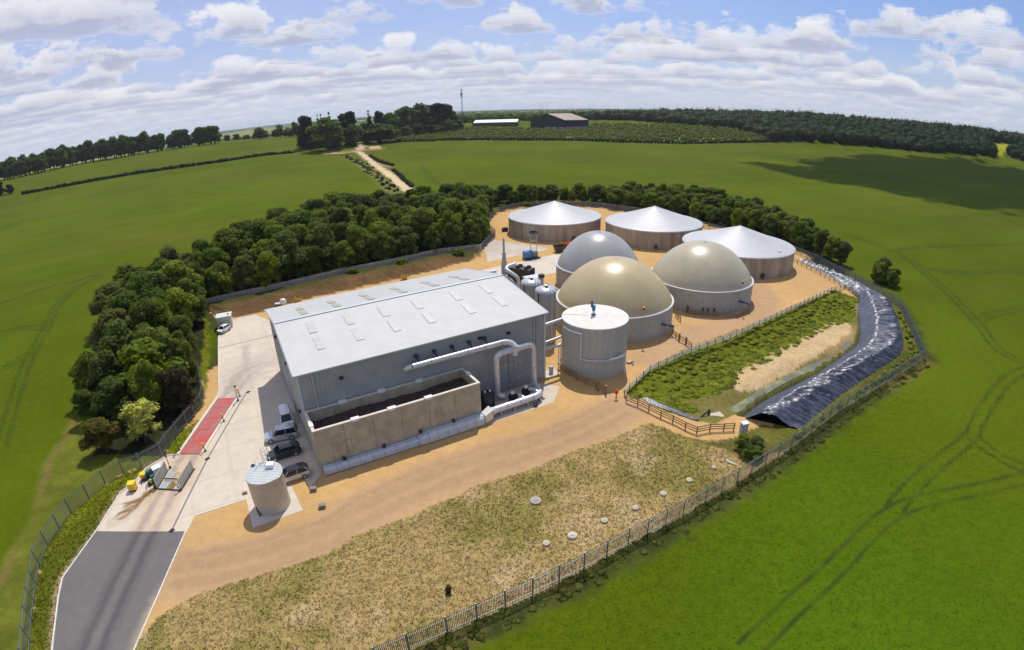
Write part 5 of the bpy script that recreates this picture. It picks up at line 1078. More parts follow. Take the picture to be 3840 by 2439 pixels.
def lamp_post(p, h, label, heads=1):
    g = thing('camera_post', (p[0],p[1],.012), 0, label, 'post', 'thin black posts along the drive'); MB().tube([(p[0],p[1],.0),(p[0],p[1],h)], .05, 8).build('pole', black, g); MB().box((p[0]+.1,p[1],h),(.42,.2,.2),.6).build('head', dark, g, bevel=.03); MB().box((p[0],p[1],.15),(.25,.25,.28)).build('foot', black, g)
    if heads > 1: MB().box((p[0]-.12,p[1]+.1,h-.55),(.2,.2,.3)).build('control_box', dark, g)
lamp_post(L['blackposts'][0], 2.6, 'thin dark post at the far end of the red deck'); lamp_post(L['blackposts'][1], 2.6, 'thin dark post left of the near end of the red deck', 2); lamp_post((-44.75,50.1), 2.5, 'thin dark post at the back of the wheel wash', 2)
ww = thing('wheel_wash', (-42.8, 47.6, .012), 0, 'drive through wheel wash with two grey splash walls and steel treads on the drive', 'wheel wash')
wpan = mat('splash_wall_grey', (.40,.40,.36), .6, nscale=1.2, namt=.2)
for A_, B_, s in (((-44.78,49.5),(-44.2,45.85),-1), ((-41.15,50.1),(-40.75,46.0),1)):
    v = np.array(B_)-np.array(A_); l = np.hypot(*v); a_ = math.atan2(v[1], v[0])
    for k in range(3):
        f = (k+.5)/3; MB().box((A_[0]+v[0]*f, A_[1]+v[1]*f, .80), (l/3-.03, .09, 1.5), a_).build('splash_panel', wpan, ww)
    for k in range(4 if s < 0 else 0):
        f = k/3; MB().box((A_[0]+v[0]*f+s*.12, A_[1]+v[1]*f, .75), (.1,.16,1.45), a_).build('panel_post', dark, ww)
    MB().box((A_[0]+v[0]/2+s*.05, A_[1]+v[1]/2, .09), (l+.2,.25,.14), a_).build('foot_rail', dark, ww)
lg = mat('tread_steel', (.50,.55,.58), .4, metal=.4, nscale=3, namt=.15); rustm = mat('rusty_channel', (.26,.13,.035), .8, nscale=2, namt=.3); yel2 = mat('dull_yellow_edge', (.55,.42,.18), .6)
for y0, y1, xs_ in ((45.9,47.25,(-43.95,-40.95)), (47.95,49.2,(-44.2,-41.35))):
    x0, x1 = xs_; w = x1-x0
    for f0, f1, m_ in ((0,.36,lg),(.37,.40,yel2),(.41,.70,rustm if y0 < 47 else mat('sandy_channel', (.50,.34,.17), .8, nscale=2, namt=.2)),(.71,1.0,lg)):
        n = max(1, int((f1-f0)*w/.30))
        for k in range(n):
            a = x0+w*(f0+(f1-f0)*k/n); c = x0+w*(f0+(f1-f0)*(k+1)/n)-.03; MB().box(((a+c)/2,(y0+y1)/2,.10),(c-a,y1-y0,.12),.04).build('tread', m_, ww)
    MB().box(((x0+x1)/2,y0-.08,.06),(w+.2,.12,.10)).build('cross_rail', dark, ww)
MB().box((-42.6,47.6,.06),(3.0,.5,.06)).build('drain_plate', mat('drain_grey', (.22,.21,.19), .7), ww)
for p, lab, sz in ((L['ybox'][0], 'bright yellow steel box on the kerb left of the wheel wash', 1.0), (L['ybox'][1], 'smaller yellow box behind the big yellow one by the wheel wash', .78)):
    g = thing('yellow_box', (p[0],p[1],.012), 0, lab, 'box'); MB().box((p[0],p[1],.12),(sz*.9,sz*.8,.2),.35).build('pallet', dark, g); MB().box((p[0],p[1],.22+sz*.45),(sz*.95,sz*.9,sz*.9),.35).build('body', yel, g, bevel=.04); MB().box((p[0],p[1],.24+sz*.9),(sz*1.02,sz*.97,.08),.35).build('lid', mat('yellow_lid', (.85,.56,.03), .4), g, bevel=.02)
for (px_, py_), lab in (((-46.75,47.6), 'teal and black pump unit beside the smaller yellow box'), ((-45.45,46.75), 'teal and black pump unit against the left wall of the wheel wash')):
    g = thing('wash_pump', (px_,py_,.012), 0, lab, 'pump'); tealg = mat('green_teal_paint', (.01,.22,.16), .4)
    MB().box((px_,py_,.15),(1.1,.6,.2),.9).build('skid', dark, g); MB().tube([(px_-.1,py_-.1,.45),(px_+.35,py_+.4,.45)], .22, 12).build('motor', dark, g, smooth=True); MB().tube([(px_-.25,py_-.3,.5),(px_-.1,py_-.1,.5)], .26, 12).build('pump_head', tealg, g, smooth=True); MB().box((px_+.1,py_+.3,.95),(.5,.35,.35),.9).build('controller', tealg, g, bevel=.03); MB().tube([(px_-.3,py_-.3,.5),(px_-.5,py_-.8,.12),(px_-.2,py_-1.2,.08)], .06, 6).build('hose', black, g)
tag(MB().box((-45.9,48.9,.5),(1.1,.9,.95),.9).box((-45.9,48.9,1.02),(1.2,1.0,.08),.9).build('control_kiosk', white, bevel=.03), 'white control cabinet behind the teal pumps by the wheel wash', 'cabinet')
tag(MB().box((-46.9,48.6,.45),(.9,.6,.8),.9).box((-46.9,48.6,.9),(.7,.4,.1),.9).build('settling_box', mat('settling_grey', (.22,.22,.26), .6), bevel=.03), 'dark grey settling box on the kerb behind the yellow boxes', 'box')
# slot drain, gullies, lids
dr = mat('drain_slot', (.16,.16,.17), .6, metal=.3)
b = MB(); pts = [L['drain'][3], L['drain'][0], L['drain'][1], L['drain'][2]]
for a, c in zip(pts[:-1], pts[1:]): v = (c[0]-a[0], c[1]-a[1]); b.box(((a[0]+c[0])/2, (a[1]+c[1])/2, .018), (math.hypot(*v), .20, .012), math.atan2(v[1], v[0]))
b.build('slot_drain', dr, kind='structure')
for a, c in [(L['joint'][0], L['joint'][1])]: v = (c[0]-a[0], c[1]-a[1]); MB().box(((a[0]+c[0])/2, (a[1]+c[1])/2, .018), (math.hypot(*v), .16, .012), math.atan2(v[1], v[0])).build('slot_drain', dr, kind='structure')
for p, lab in zip(L['gullies'], ('dark square gully cover on the slot drain beside the wheel wash', 'dark square gully cover where the slot drain meets the asphalt', 'dark square gully cover at the far end of the slot drain')):
    g = thing('gully_cover', (p[0],p[1],.012), 0, lab, 'drain cover', 'gully covers on the slot drain'); MB().box((p[0],p[1],.035),(.62,.52,.04),1.3).build('frame', dark, g)
    for k in range(4): MB().box((p[0]-.2+k*.13,p[1]+.02*k,.06),(.06,.42,.02),-.2).build('grate_bar', black, g)
for p, lab in zip([L['lids'][0], L['lids'][2]], ('small grey box lying on the sand by the corner of the filter bed', 'small dark grey box on the sand right of the squat water tank')):
    tag(MB().box((p[0],p[1],.2),(.75,.5,.36),.3).box((p[0],p[1],.42),(.8,.55,.08),.3).build('meter_box', mat('meter_grey', (.20,.18,.16), .7), bevel=.03), lab, 'box')
tag(MB().box((-31.9,46.0,.12),(.6,.35,.2),.4).box((-31.9,46.0,.24),(.5,.28,.06),.4).build('brown_box', mat('brown_box', (.22,.17,.13), .7), bevel=.03), 'small brown box on the concrete left of the squat water tank', 'box')
# marker slabs among the weeds
cm = mat('white_cover', (.52,.455,.36), .8, nscale=3, namt=.15)
labs = ['pale concrete drain cover in the weeds, leftmost of the row along the front fence','second pale drain cover from the left in the weeds, broadest of the row','third pale concrete drain cover from the left in the weeds','fourth pale concrete drain cover from the left in the weeds','fifth pale concrete drain cover from the left in the weeds','sixth pale concrete drain cover from the left, near the green shrubs','dull pinkish drain cover at the right end of the row in the weeds']
for i, (p, lab) in enumerate(zip(L['covers'], labs)):
    g = thing('drain_cover', (p[0],p[1],0), 0, lab, 'drain cover', 'concrete drain covers in the weeds'); s = 1.1 if i == 1 else (.65 if i == 6 else .8); m_ = cm if i < 6 else mat('pink_cover', (.58,.42,.32), .85)
    MB().lathe([(.42*s,0),(.50*s,.1),(.44*s,.24),(.30*s,.30)], (p[0],p[1],-.02), 12, cap=True).build('ring', m_, g, smooth=True); MB().box((p[0],p[1],.31),(.34*s,.34*s,.06),.4+i).build('lid', m_, g, bevel=.02)
p = L['cover_grey'][0]; g = thing('drain_cover', (p[0],p[1],0), 0, 'grey round manhole ring in the greener patch of weeds near the sand', 'drain cover'); MB().lathe([(.62,0),(.62,.22),(.5,.26)], (p[0],p[1],0), 18, cap=True).build('ring', mat('grey_ring', (.36,.32,.27), .85), g, smooth=True); MB().box((p[0],p[1],.28),(.5,.5,.05),.3).build('lid', mat('grey_lid', (.30,.28,.25), .85), g)
p = L['cabinet'][0]; g = thing('power_cabinet', (p[0],p[1],0), 0, 'grey upright electrical cabinet at the end of the front timber fence', 'cabinet'); MB().box((p[0],p[1],.08),(1.0,.8,.15),.2).build('plinth', kerb, g); MB().box((p[0],p[1],.85),(.9,.7,1.4),.2).build('body', mat('cabinet_grey', (.33,.37,.40), .5), g, bevel=.03); MB().box((p[0]+.02,p[1],1.6),(1.0,.8,.1),.2).build('roof', mat('cabinet_top', (.62,.66,.68), .5), g); MB().box((p[0]+.07,p[1]-.36,.85),(.4,.03,1.2),.2).build('door', trim, g)
p = L['lifebuoy'][0]; g = thing('lifebuoy_stand', (p[0],p[1],0), 0, 'orange lifebuoy housing on a post in front of the timber fence', 'lifebuoy'); MB().box((p[0],p[1],.5),(.12,.12,1.0)).build('post', dark, g); MB().lathe([(.12,-.16),(.42,-.14),(.46,.0),(.42,.14),(.12,.16)], (0,0,0), 20)
b = MB(); nn_ = 20
for s in (-.12,.12):
    pass
ring = []
b = MB(); b.tube([(p[0]+.24*math.cos(a), p[1]+.05, 1.15+.28*math.sin(a)) for a in np.linspace(0, 2*math.pi, 21)], .10, 8); b.build('buoy', mat('lifebuoy_orange', (.72,.12,.02), .5), g, smooth=True); MB().box((p[0],p[1]+.08,1.15),(.55,.08,.65)).build('housing', mat('lifebuoy_orange', (.72,.12,.02), .5), g, bevel=.03)
p = L['slab'][0]; tag(MB().box((p[0],p[1],-.45),(1.9,1.3,.16),.2).box((p[0]-1.2,p[1]-1.0,-.4),(.6,.4,.2),.7).build('concrete_slab', cm, bevel=.02), 'white concrete slab lying at the near end of the pond', 'slab')
w_ = L['weir']; g = thing('outfall_weir', (26.3,61.0,-.9), 0, 'dark timber board and post at the near end of the pond beside the white slab', 'weir'); MB().tube([(w_[0][0],w_[0][1],-.25),(w_[1][0],w_[1][1],.25)], .13, 6).build('beam', black, g); MB().box((w_[1][0],w_[1][1],-.25),(.3,.3,1.3)).build('post', black, g); MB().box((w_[0][0]+.3,w_[0][1]-.3,-.3),(.5,.4,.25),.5).build('stone', cm, g)
w_ = L['whitepost']; tag(MB().tube([(w_[0][0],w_[0][1],.25),(w_[1][0],w_[1][1],.12)], .08, 8).tube([(w_[0][0],w_[0][1],.0),(w_[0][0],w_[0][1],.35)], .08, 8).build('fallen_post', white), 'thin white post lying fallen in the weeds near the green shrubs', 'post')
# ------------------------------------------------------------------ fences
timber = mat('brown_timber', (.27,.165,.075), .85, nscale=2.5, namt=.3); timber_w = mat('weathered_timber', (.60,.56,.50), .8, nscale=2.0, namt=.2)
pm_ = bpy.data.meshes.new('post'); _b = MB(); _b.box((0,0,.6),(.13,.13,1.25)); pm_.from_pydata(_b.v, [], _b.f); pm_.materials.append(timber)
def rail_mesh(m_):
    me = bpy.data.meshes.new('rail'); q = MB(); q.box((0,0,0),(1,.07,.13)); me.from_pydata(q.v, [], q.f); me.materials.append(m_); return me
rm_t, rm_w = rail_mesh(timber), rail_mesh(timber_w)
postw = pm_.copy(); postw.materials.clear(); postw.materials.append(timber_w)
def resample(line, step):
    p = np.array(line, float); out = []
    for a, c in zip(p[:-1], p[1:]):
        l = np.hypot(*(c-a)); n = max(1, int(round(l/step)))
        for k in range(n): out.append(tuple(a+(c-a)*k/n))
    return out+[tuple(p[-1])]
def add_child(name, me, parent, loc, rz=0, sx=1, pitch=0, sc=None):
    o = bpy.data.objects.new(name, me); COL.objects.link(o); o.parent = parent; o.location = Vector(loc)-parent.location; o.rotation_euler = (0, pitch, rz); o.scale = sc or (sx, 1, 1); return o
def timber_fence(line, label, rm, step=2.1, rails=(.42,.78,1.12), h=1.0, gz=0.0, pmesh=None):
    pts = resample(line, step); g = thing('timber_fence', (pts[len(pts)//2][0], pts[len(pts)//2][1], gz), 0, label, 'fence')
    for i, p in enumerate(pts):
        add_child('post', pmesh or pm_, g, (p[0], p[1], gz), random.uniform(-.1,.1), sc=(1,1,h*random.uniform(.97,1.06)))
        if i+1 < len(pts):
            q = pts[i+1]; v = (q[0]-p[0], q[1]-p[1]); l = math.hypot(*v)
            for z in rails: add_child('rail', rm, g, ((p[0]+q[0])/2, (p[1]+q[1])/2, gz+z*h+random.uniform(-.015,.015)), math.atan2(v[1], v[0]), l)
    return g
tn = [tuple(p) for p in L['timber_north']]
timber_fence(tn[2:], 'long pale post and rail fence along the top of the green pond bank', rm_w, 2.2, pmesh=pm_)
timber_fence([(79.6,136),(80.6,125),(81.5,112.6)], 'pale post and rail fence running back from the pond corner beside the liner', rm_w, 2.2)
timber_fence([(81.5,112.4),(82.0,109.6),(80.8,105.2)], 'short brown timber fence down to the liner at the pond corner', timber and rm_t, 2.0, h=.8)
tf = [tuple(p) for p in L['timber_front']]
timber_fence(tf[:4], 'brown timber fence at the foot of the white topped cylindrical tank', rm_t, 1.8); timber_fence(tf[5:], 'brown timber fence between the sand and the near end of the pond', rm_t, 1.85)
timber_fence(L['timber_mid'], 'brown timber fence with a gateway between the tan dome and the pond fence', rm_t, 1.7); timber_fence(L['timber_mid2'], 'short brown timber fence in the gap between the two front domes', rm_t, 1.4); timber_fence(L['timber_d2'], 'low brown timber rail round the valves of the olive beige domed tank', rm_t, 1.9, h=.9)
for p, lab in ((L['bigposts'][0], 'stout brown gate post, left one of the pair by the cylindrical tank'), (L['bigposts'][1], 'stout brown gate post, right one of the pair next to the lifebuoy'), ((30.02,85.6), 'stout brown gate post beyond the tan dome, left of its pair'), ((30.8,84.0), 'stout brown gate post beyond the tan dome, right of its pair')):
    g = thing('gate_post', (p[0],p[1],0), 0, lab, 'gate post', 'timber gate posts'); MB().box((p[0],p[1],.7),(.28,.28,1.4)).build('shaft', timber, g, bevel=.02); MB().box((p[0],p[1],1.42),(.34,.34,.06)).build('cap', timber, g)
# steel palisade
pal = mat('palisade_steel', (.30,.32,.33), .5, metal=.45, nscale=.5, namt=.2); pal_r = mat('dull_palisade', (.66,.60,.52), .8, metal=0, nscale=.3, namt=.2); pal_d = mat('slim_mesh_steel', (.20,.235,.25), .5, metal=.3)
PH = 2.35
def pale_geo(): # pointed W-section strip
    w, t = .033, .012; return [(-w,0,.06),(0,t,.06),(w,0,.06),(w,0,PH-.1),(0,t,PH),(-w,0,PH-.1)], [(0,1,4,5),(1,2,3,4)]
def palisade(line, label, m_, step=2.75, pitch=.155, single=0, ph=1.0, hidden_from=None):
    pts = resample(line, step); mid = pts[len(pts)//2]; g = thing('palisade_fence', (mid[0], mid[1], 0), 0, label, 'fence')
    pme = bpy.data.meshes.new('post'); q = MB(); q.box((0,0,PH/2*ph),(.10,.10,PH*ph)); pme.from_pydata(q.v, [], q.f); pme.materials.append(m_)
    rme = bpy.data.meshes.new('rail'); q = MB(); q.box((0,0,0),(1,.045,.06)); rme.from_pydata(q.v, [], q.f); rme.materials.append(m_)
    lme = bpy.data.meshes.new('pale'); pv, pf = pale_geo(); pv = [(a,b_,c*ph) for a,b_,c in pv]; lme.from_pydata(pv, [], pf); lme.materials.append(m_)
    rest = []; cnt = 0
    for i, p in enumerate(pts):
        add_child('post', pme, g, (p[0], p[1], 0), 0)
        if i+1 == len(pts): break
        r = pts[i+1]; v = (r[0]-p[0], r[1]-p[1]); l = math.hypot(*v); a = math.atan2(v[1], v[0])
        for z in (.35, 1.95): add_child('rail', rme, g, ((p[0]+r[0])/2, (p[1]+r[1])/2, z*ph), a, l)
        n = max(1, int(l/pitch))
        for k in range(n):
            f = (k+.5)/n; c = (p[0]+v[0]*f, p[1]+v[1]*f, 0)
            if cnt < single: o = add_child('pale', lme, g, c, a); cnt += 1
            else: rest.append((c, a))
    if rest:
        q = MB()
        for c, a in rest: ca, sa = math.cos(a), math.sin(a); q.add([(c[0]+x_*ca-y_*sa, c[1]+x_*sa+y_*ca, z_) for x_, y_, z_ in pv], pf)
        q.build('pale', m_, g, kind='stuff')
    return g
ff = [tuple(p) for p in L['fence_front']]
palisade(ff[:11]+[(60.5,66.6),ff[11]], 'long steel palisade fence between the weeds and the near green crop field', pal, single=300)
palisade(ff[11:], 'steel palisade fence round the outside of the black liner on the right', pal_d)
palisade(L['fence_left'], 'curving slim steel fence between the road verge and the left hand trees', pal_d, pitch=.22)
fb = [tuple(p) for p in L['fence_back']]
palisade(fb[:7], 'pale palisade fence along the trees behind the hall', pal_r, pitch=.12); palisade([fb[7], fb[8], (-6.5,176), (-7.2,186), *[tuple(p) for p in L['fence_back_b'][1:3]], (0,214), (4,218), (19,222.5), (36,216), (50.5,203)], 'rust tinted palisade fence behind the leftmost cone roofed tank', mat('rusty_palisade', (.30,.25,.23), .7, nscale=.12, namt=.4, col2=(.16,.22,.27)), pitch=.16)
palisade([(50.5,203),(62,187),(74,166),(84,147),(87,133)], 'steel palisade fence between the rear cone tanks and the dark trees', pal_d, pitch=.2)
# ------------------------------------------------------------------ far buildings, mast
g = thing('barn', (78, 822, 8), 0, 'big dark barn with a brown roof beyond the young plantation on the skyline', 'barn')
bt = mat('dark_barn_cladding', (.018,.022,.022), .7); br_ = mat('brown_barn_roof', (.30,.235,.18), .7, nscale=.05, namt=.1); bw_ = mat('barn_block_wall', (.30,.31,.36), .8)
A_, B_, C_ = np.array([35.5,834.]), np.array([84.,797.]), np.array([121.,818.]); eb = 19.0; z0_ = 6.0
D_ = A_+C_-B_; def_ = [A_, B_, C_, D_]
def w3(p, z): return (p[0], p[1], z)
mAB = (A_+B_)/2; mDC = (D_+C_)/2; rb = 31.0; eb = 21.5
MB().add([w3(A_,z0_),w3(B_,z0_),w3(B_,eb),w3(mAB,rb-1),w3(A_,eb)], [(0,1,2,3,4)]).build('gable_wall', bt, g); MB().add([w3(B_,z0_),w3(C_,z0_),w3(C_,eb),w3(B_,eb)], [(0,1,2,3)]).build('side_wall', bt, g)
MB().add([w3(C_,z0_),w3(D_,z0_),w3(D_,eb),w3(mDC,rb-1),w3(C_,eb)], [(0,1,2,3,4)]).build('gable_wall', bt, g); MB().add([w3(D_,z0_),w3(A_,z0_),w3(A_,eb),w3(D_,eb)], [(0,1,2,3)]).build('side_wall', bt, g)
for P_0, P_1 in ((B_, C_), (A_, D_)): MB().add([w3(P_0,eb),w3(P_1,eb),w3(mDC,rb),w3(mAB,rb)], [(0,1,2,3)]).build('roof', br_, g)
for P_0, P_1, nn_ in ((B_, C_, 8), (A_, B_, 5)):
    for k in range(nn_):
        f = (k+.5)/nn_; v = P_1-P_0; nrm = np.array([v[1],-v[0]])/np.hypot(*v); c = P_0+v*f+nrm*.15
        if P_0 is B_ or k > 1: MB().box((c[0],c[1],z0_+3.2),(np.hypot(*v)/nn_*.72,.3,6.0 if P_0 is B_ else 4.5),math.atan2(v[1],v[0])).build('wall_bay', bw_, g)
g = thing('low_shed', (-18, 868, 11), 0, 'low long shed with a bright white roof beyond the plantation', 'shed')
A_, B_ = np.array([-53.,882.]), np.array([16.5,868.]); n_ = np.array([.2,.98])
MB().box(((A_+B_)[0]/2, (A_+B_)[1]/2+12, 14.2), (70,24,8), math.atan2(*(B_-A_)[::-1])).build('walls', mat('shed_green_wall', (.06,.075,.05), .8), g)
q = [w3(A_+n_*-1,18.3), w3(B_+n_*-1,18.3), w3(B_+n_*13,22.4), w3(A_+n_*13,22.4), w3(A_+n_*26,18.3), w3(B_+n_*26,18.3)]
MB().add(q, [(0,1,2,3),(3,2,5,4)]).build('roof', mat('white_shed_roof', (.78,.79,.84), .4), g); c = A_+(B_-A_)*.72; MB().box((c[0],c[1]-.3,13.8),(5.5,.6,6),math.atan2(*(B_-A_)[::-1])).build('doorway', dark, g)
mx, my, mz = L['mast'][0]; g = thing('radio_mast', (mx,my,mz), 0, 'tall thin lattice radio mast with dishes standing on the skyline', 'mast'); mm = mat('mast_steel', (.13,.15,.17), .6)
MH = 56.0
for k in range(3):
    a = k*2.094; MB().tube([(mx+1.7*math.cos(a),my+1.7*math.sin(a),mz),(mx+.55*math.cos(a),my+.55*math.sin(a),mz+MH)], .20, 6).build('mast_leg', mm, g)
b = MB()
for i in range(22):
    z = i*MH/22; r0_ = 1.7-1.15*i/22; r1_ = 1.7-1.15*(i+1)/22
    for k in range(3): a, c = k*2.094, (k+1)*2.094; b.tube([(mx+r0_*math.cos(a),my+r0_*math.sin(a),mz+z),(mx+r1_*math.cos(c),my+r1_*math.sin(c),mz+z+MH/22)], .09, 4)
b.build('lattice', mm, g); MB().tube([(mx,my,mz+MH-1),(mx,my,mz+MH+9)], [.3,.12], 6).build('spike', mm, g)
for k in range(6):
    a = k*1.05; z = mz+MH-3-(k%3)*2.2; MB().tube([(mx+.8*math.cos(a),my+.8*math.sin(a),z),(mx+1.9*math.cos(a),my+1.9*math.sin(a),z)], [.9,.95], 10).build('dish', mm, g)
for k in range(3): a = k*2.094+.5; MB().box((mx+1.2*math.cos(a),my+1.2*math.sin(a),mz+MH+1.5),(.5,.5,3.2),a).build('antenna', mm, g)
vx, vy = 75.1, 666.5; g = thing('distant_van', (vx,vy,tz(vx,vy)), 0, 'white vehicle standing far off on the hedge line before the plantation', 'van'); z_ = tz(vx,vy)+.3
MB().box((vx,vy,z_+1.5),(8.5,2.6,2.3),-.15).build('body', whitep, g, bevel=.2); MB().box((vx+4.9,vy-.7,z_+1.0),(2.0,2.4,1.5),-.15).build('cab', whitep, g, bevel=.2); MB().box((vx+4.7,vy-1.9,z_+1.4),(1.5,.1,.6),-.15).build('window', glass, g)
for k in (-2.6,3.9): MB().tube([(vx+k,vy-1.35-.15*k,z_+.35),(vx+k,vy-1.05-.15*k,z_+.35)], .55, 12).build('wheel', tyre, g)
# ------------------------------------------------------------------ vegetation
greens = [(.062,.102,.013),(.106,.162,.014),(.096,.134,.032),(.185,.220,.018),(.075,.118,.014),(.135,.138,.036),(.155,.205,.016),(.072,.110,.024),(.112,.126,.044)]
leafm = leaf_mat('tree_leaves', greens); leaf_far = leaf_mat('distant_leaves', [(.066,.104,.014),(.092,.132,.016),(.078,.110,.020)]); leaf_bright = leaf_mat('bright_leaves', [(.110,.165,.010),(.120,.170,.012)])
leaf_lime = leaf_mat('lime_leaves', [(.13,.17,.014),(.12,.15,.018)]); leaf_brown = leaf_mat('brownish_leaves', [(.062,.050,.026),(.055,.048,.022)]); leaf_yel = leaf_mat('olive_yellow_leaves', [(.115,.105,.016),(.13,.11,.02)])
leaf_blos = leaf_mat('blossom_leaves', [(.46,.46,.12),(.46,.45,.13)], .5); leaf_con = leaf_mat('conifer_needles', [(.022,.036,.014),(.030,.042,.016)]); leaf_wood = leaf_mat('wood_leaves', [(.034,.054,.014)], .7); leaf_scrub = leaf_mat('scrub_leaves', [(.125,.145,.022)], .4)
leaf_hedge = leaf_mat('hedge_leaves', [(.016,.024,.009),(.022,.032,.010)]); leaf_bank = leaf_mat('bank_weed_leaves', [(.175,.205,.014)], .5)
bark = mat('bark', (.075,.058,.042), .9, nscale=3, namt=.3)
def quads(P, Nrm, s, rng, tilt=.9):
    """leaf sprays: one small quad per point, turned roughly along Nrm"""
    n = len(P); a = rng.normal(size=(n, 3)); N2 = Nrm*.8 + np.array([0,0,.45]) + tilt*rng.normal(size=(n, 3))*.5; N2 /= np.linalg.norm(N2, axis=1)[:, None]
    t = np.cross(N2, a); t /= np.linalg.norm(t, axis=1)[:, None]; b = np.cross(N2, t); s = np.broadcast_to(s, (n,))[:, None]; q = s*rng.uniform(.55, .95, (n, 1))
    V = np.stack([P-t*s*.5, P+b*q*.5, P+t*s*.5, P-b*q*.5], 1).reshape(-1, 3); return V, np.arange(4*n).reshape(-1, 4)
ICO = bmesh.new(); bmesh.ops.create_icosphere(ICO, subdivisions=2, radius=1); ICO.verts.ensure_lookup_table()
IV = np.array([v.co[:] for v in ICO.verts]); IF = np.array([[v.index for v in f.verts] for f in ICO.faces]); ICO.free()
def crown_parts(rng, lobes, leaf, per):
    Vs, Fs = [], []; base = 0
    for c, r in lobes:
        c = np.array(c); n = int(per*r*r/1.6); d = rng.normal(size=(n, 3)); d /= np.linalg.norm(d, axis=1)[:, None]; d[:, 2] = np.where(d[:, 2] < -.55, -d[:, 2], d[:, 2])
        P = c + d*(r*rng.uniform(.78, 1.12, n)[:, None])*np.array([1, 1, .88]); v, f = quads(P, d, leaf*rng.uniform(.6, 1.35, n), rng); Vs.append(v); Fs.append(f+base); base += len(v)
    lv, lf = np.concatenate(Vs), np.concatenate(Fs); bV, bF = [], []; bb = 0
    for c, r in lobes:
        v = IV*(r*.74)*(1+.22*rng.normal(size=(len(IV), 1)))*np.array([1,1,.88])+np.array(c); bV.append(v); bF.append(IF+bb); bb += len(v)
    return lv, lf, np.concatenate(bV), np.concatenate(bF)
def mesh_mixed(name, lv, lf, bv, bf, m):
    me = bpy.data.meshes.new(name); V = np.concatenate([lv, bv]).astype(np.float32); f4, f3 = lf.ravel(), (bf+len(lv)).ravel()
    me.vertices.add(len(V)); me.vertices.foreach_set('co', V.ravel()); lp = np.concatenate([f4, f3]).astype(np.int32); me.loops.add(len(lp)); me.loops.foreach_set('vertex_index', lp)
    ls = np.concatenate([np.arange(0, len(f4), 4), len(f4)+np.arange(0, len(f3), 3)]).astype(np.int32); me.polygons.add(len(ls)); me.polygons.foreach_set('loop_start', ls); me.polygons.foreach_set('loop_total', np.concatenate([np.full(len(lf), 4), np.full(len(bf), 3)]).astype(np.int32))
    me.update(calc_edges=True); me.materials.append(m); return me
def broad_lobes(rng, R_=4.0, H_=10.0, n=30, low=.16):
    out = []
    for i in range(n):
        z = rng.uniform(low, .88)*H_; k = math.sin(math.pi*min(1, (z/H_-.05)/.95)**.85)**.6; a = rng.uniform(0, 6.283); rr = R_*k*rng.uniform(.35, .78); r = rng.uniform(.75, 1.5)*(R_/4)
        out.append(((rr*math.cos(a), rr*math.sin(a), z), r))
    out += [((rng.normal()*.4, rng.normal()*.4, H_-1.5), 1.5*R_/4), ((0, 0, H_*.62), R_*.55), ((0, 0, H_*.40), R_*.55)]; return out
def trunk_mesh(rng, H_):
    b = MB(); b.tube([(0,0,-.1),(.08,.05,H_*.22),(.0,.1,H_*.45),(.1,.0,H_*.75)], [.30,.24,.17,.06], 8)
    for k in range(6):
        a = rng.uniform(0, 6.283); z = H_*rng.uniform(.22, .55); l = rng.uniform(1.6, 2.8); b.tube([(0,0,z),(l*.5*math.cos(a),l*.5*math.sin(a),z+l*.45),(l*math.cos(a),l*math.sin(a),z+l*.8)], [.12,.08,.03], 5)
    me = bpy.data.meshes.new('trunk'); me.from_pydata(b.v, [], b.f); me.materials.append(bark); return me
rngT = np.random.default_rng(21)
CROWNS = []
for i in range(9): CROWNS.append(mesh_mixed('crown', *crown_parts(rngT, broad_lobes(rngT, 4, 10, 30+2*(i % 4), .14 if i % 2 else .2), .42, 170), leafm))
TRUNKS = [trunk_mesh(rngT, 10) for _ in range(4)]
def crown_with(m, seed, leaf=.45, per=150, n=28): r = np.random.default_rng(seed); return mesh_mixed('crown', *crown_parts(r, broad_lobes(r, 4, 10, n, .18), leaf, per), m)
def conifer_mesh(seed):
    r = np.random.default_rng(seed); lobes = [((r.normal()*.15, r.normal()*.15, z), max(.5, 2.6*(1-z/11.0))) for z in np.linspace(1.4, 9.8, 9)]; return mesh_mixed('crown', *crown_parts(r, lobes, .55, 110), leaf_con)
CON = conifer_mesh(5); FARC = [crown_with(leaf_far, 40+i, .75, 60) for i in range(4)]; DARKC = crown_with(leaf_con, 61, .7, 70); LIMEC = crown_with(leaf_bright, 62, .7, 70)
def tree(name, x, y, z, h, r, crown, label, group=None, cat='tree', rz=None, trunk=True):
    o = bpy.data.objects.new(name, None); COL.objects.link(o); o.empty_display_size = 1; o.location = (x, y, z); o.rotation_euler = (0, 0, random.uniform(0, 6.28) if rz is None else rz); o.scale = (r/4, r/4, h/10); tag(o, label, cat, group)
    if trunk: c = bpy.data.objects.new('trunk', random.choice(TRUNKS)); COL.objects.link(c); c.parent = o
    c = bpy.data.objects.new('crown', crown); COL.objects.link(c); c.parent = o; return o
def fill(poly, spacing, avoid=(), rng=None, n=4000, keep=None):
    rng = rng or np.random.default_rng(3); p = np.array(poly); lo, hi = p.min(0), p.max(0); pts = []
    for _ in range(n):
        q = lo+(hi-lo)*rng.random(2)
        if not inside(poly, q[0:1], q[1:2])[0]: continue
        if any((q[0]-a[0])**2+(q[1]-a[1])**2 < (spacing*s)**2 for a, s in [(b_, 1) for b_ in pts]): continue
        if any((q[0]-a[0])**2+(q[1]-a[1])**2 < a[2]**2 for a in avoid): continue
        if keep and not keep(q): continue
        pts.append((float(q[0]), float(q[1])))
    return pts
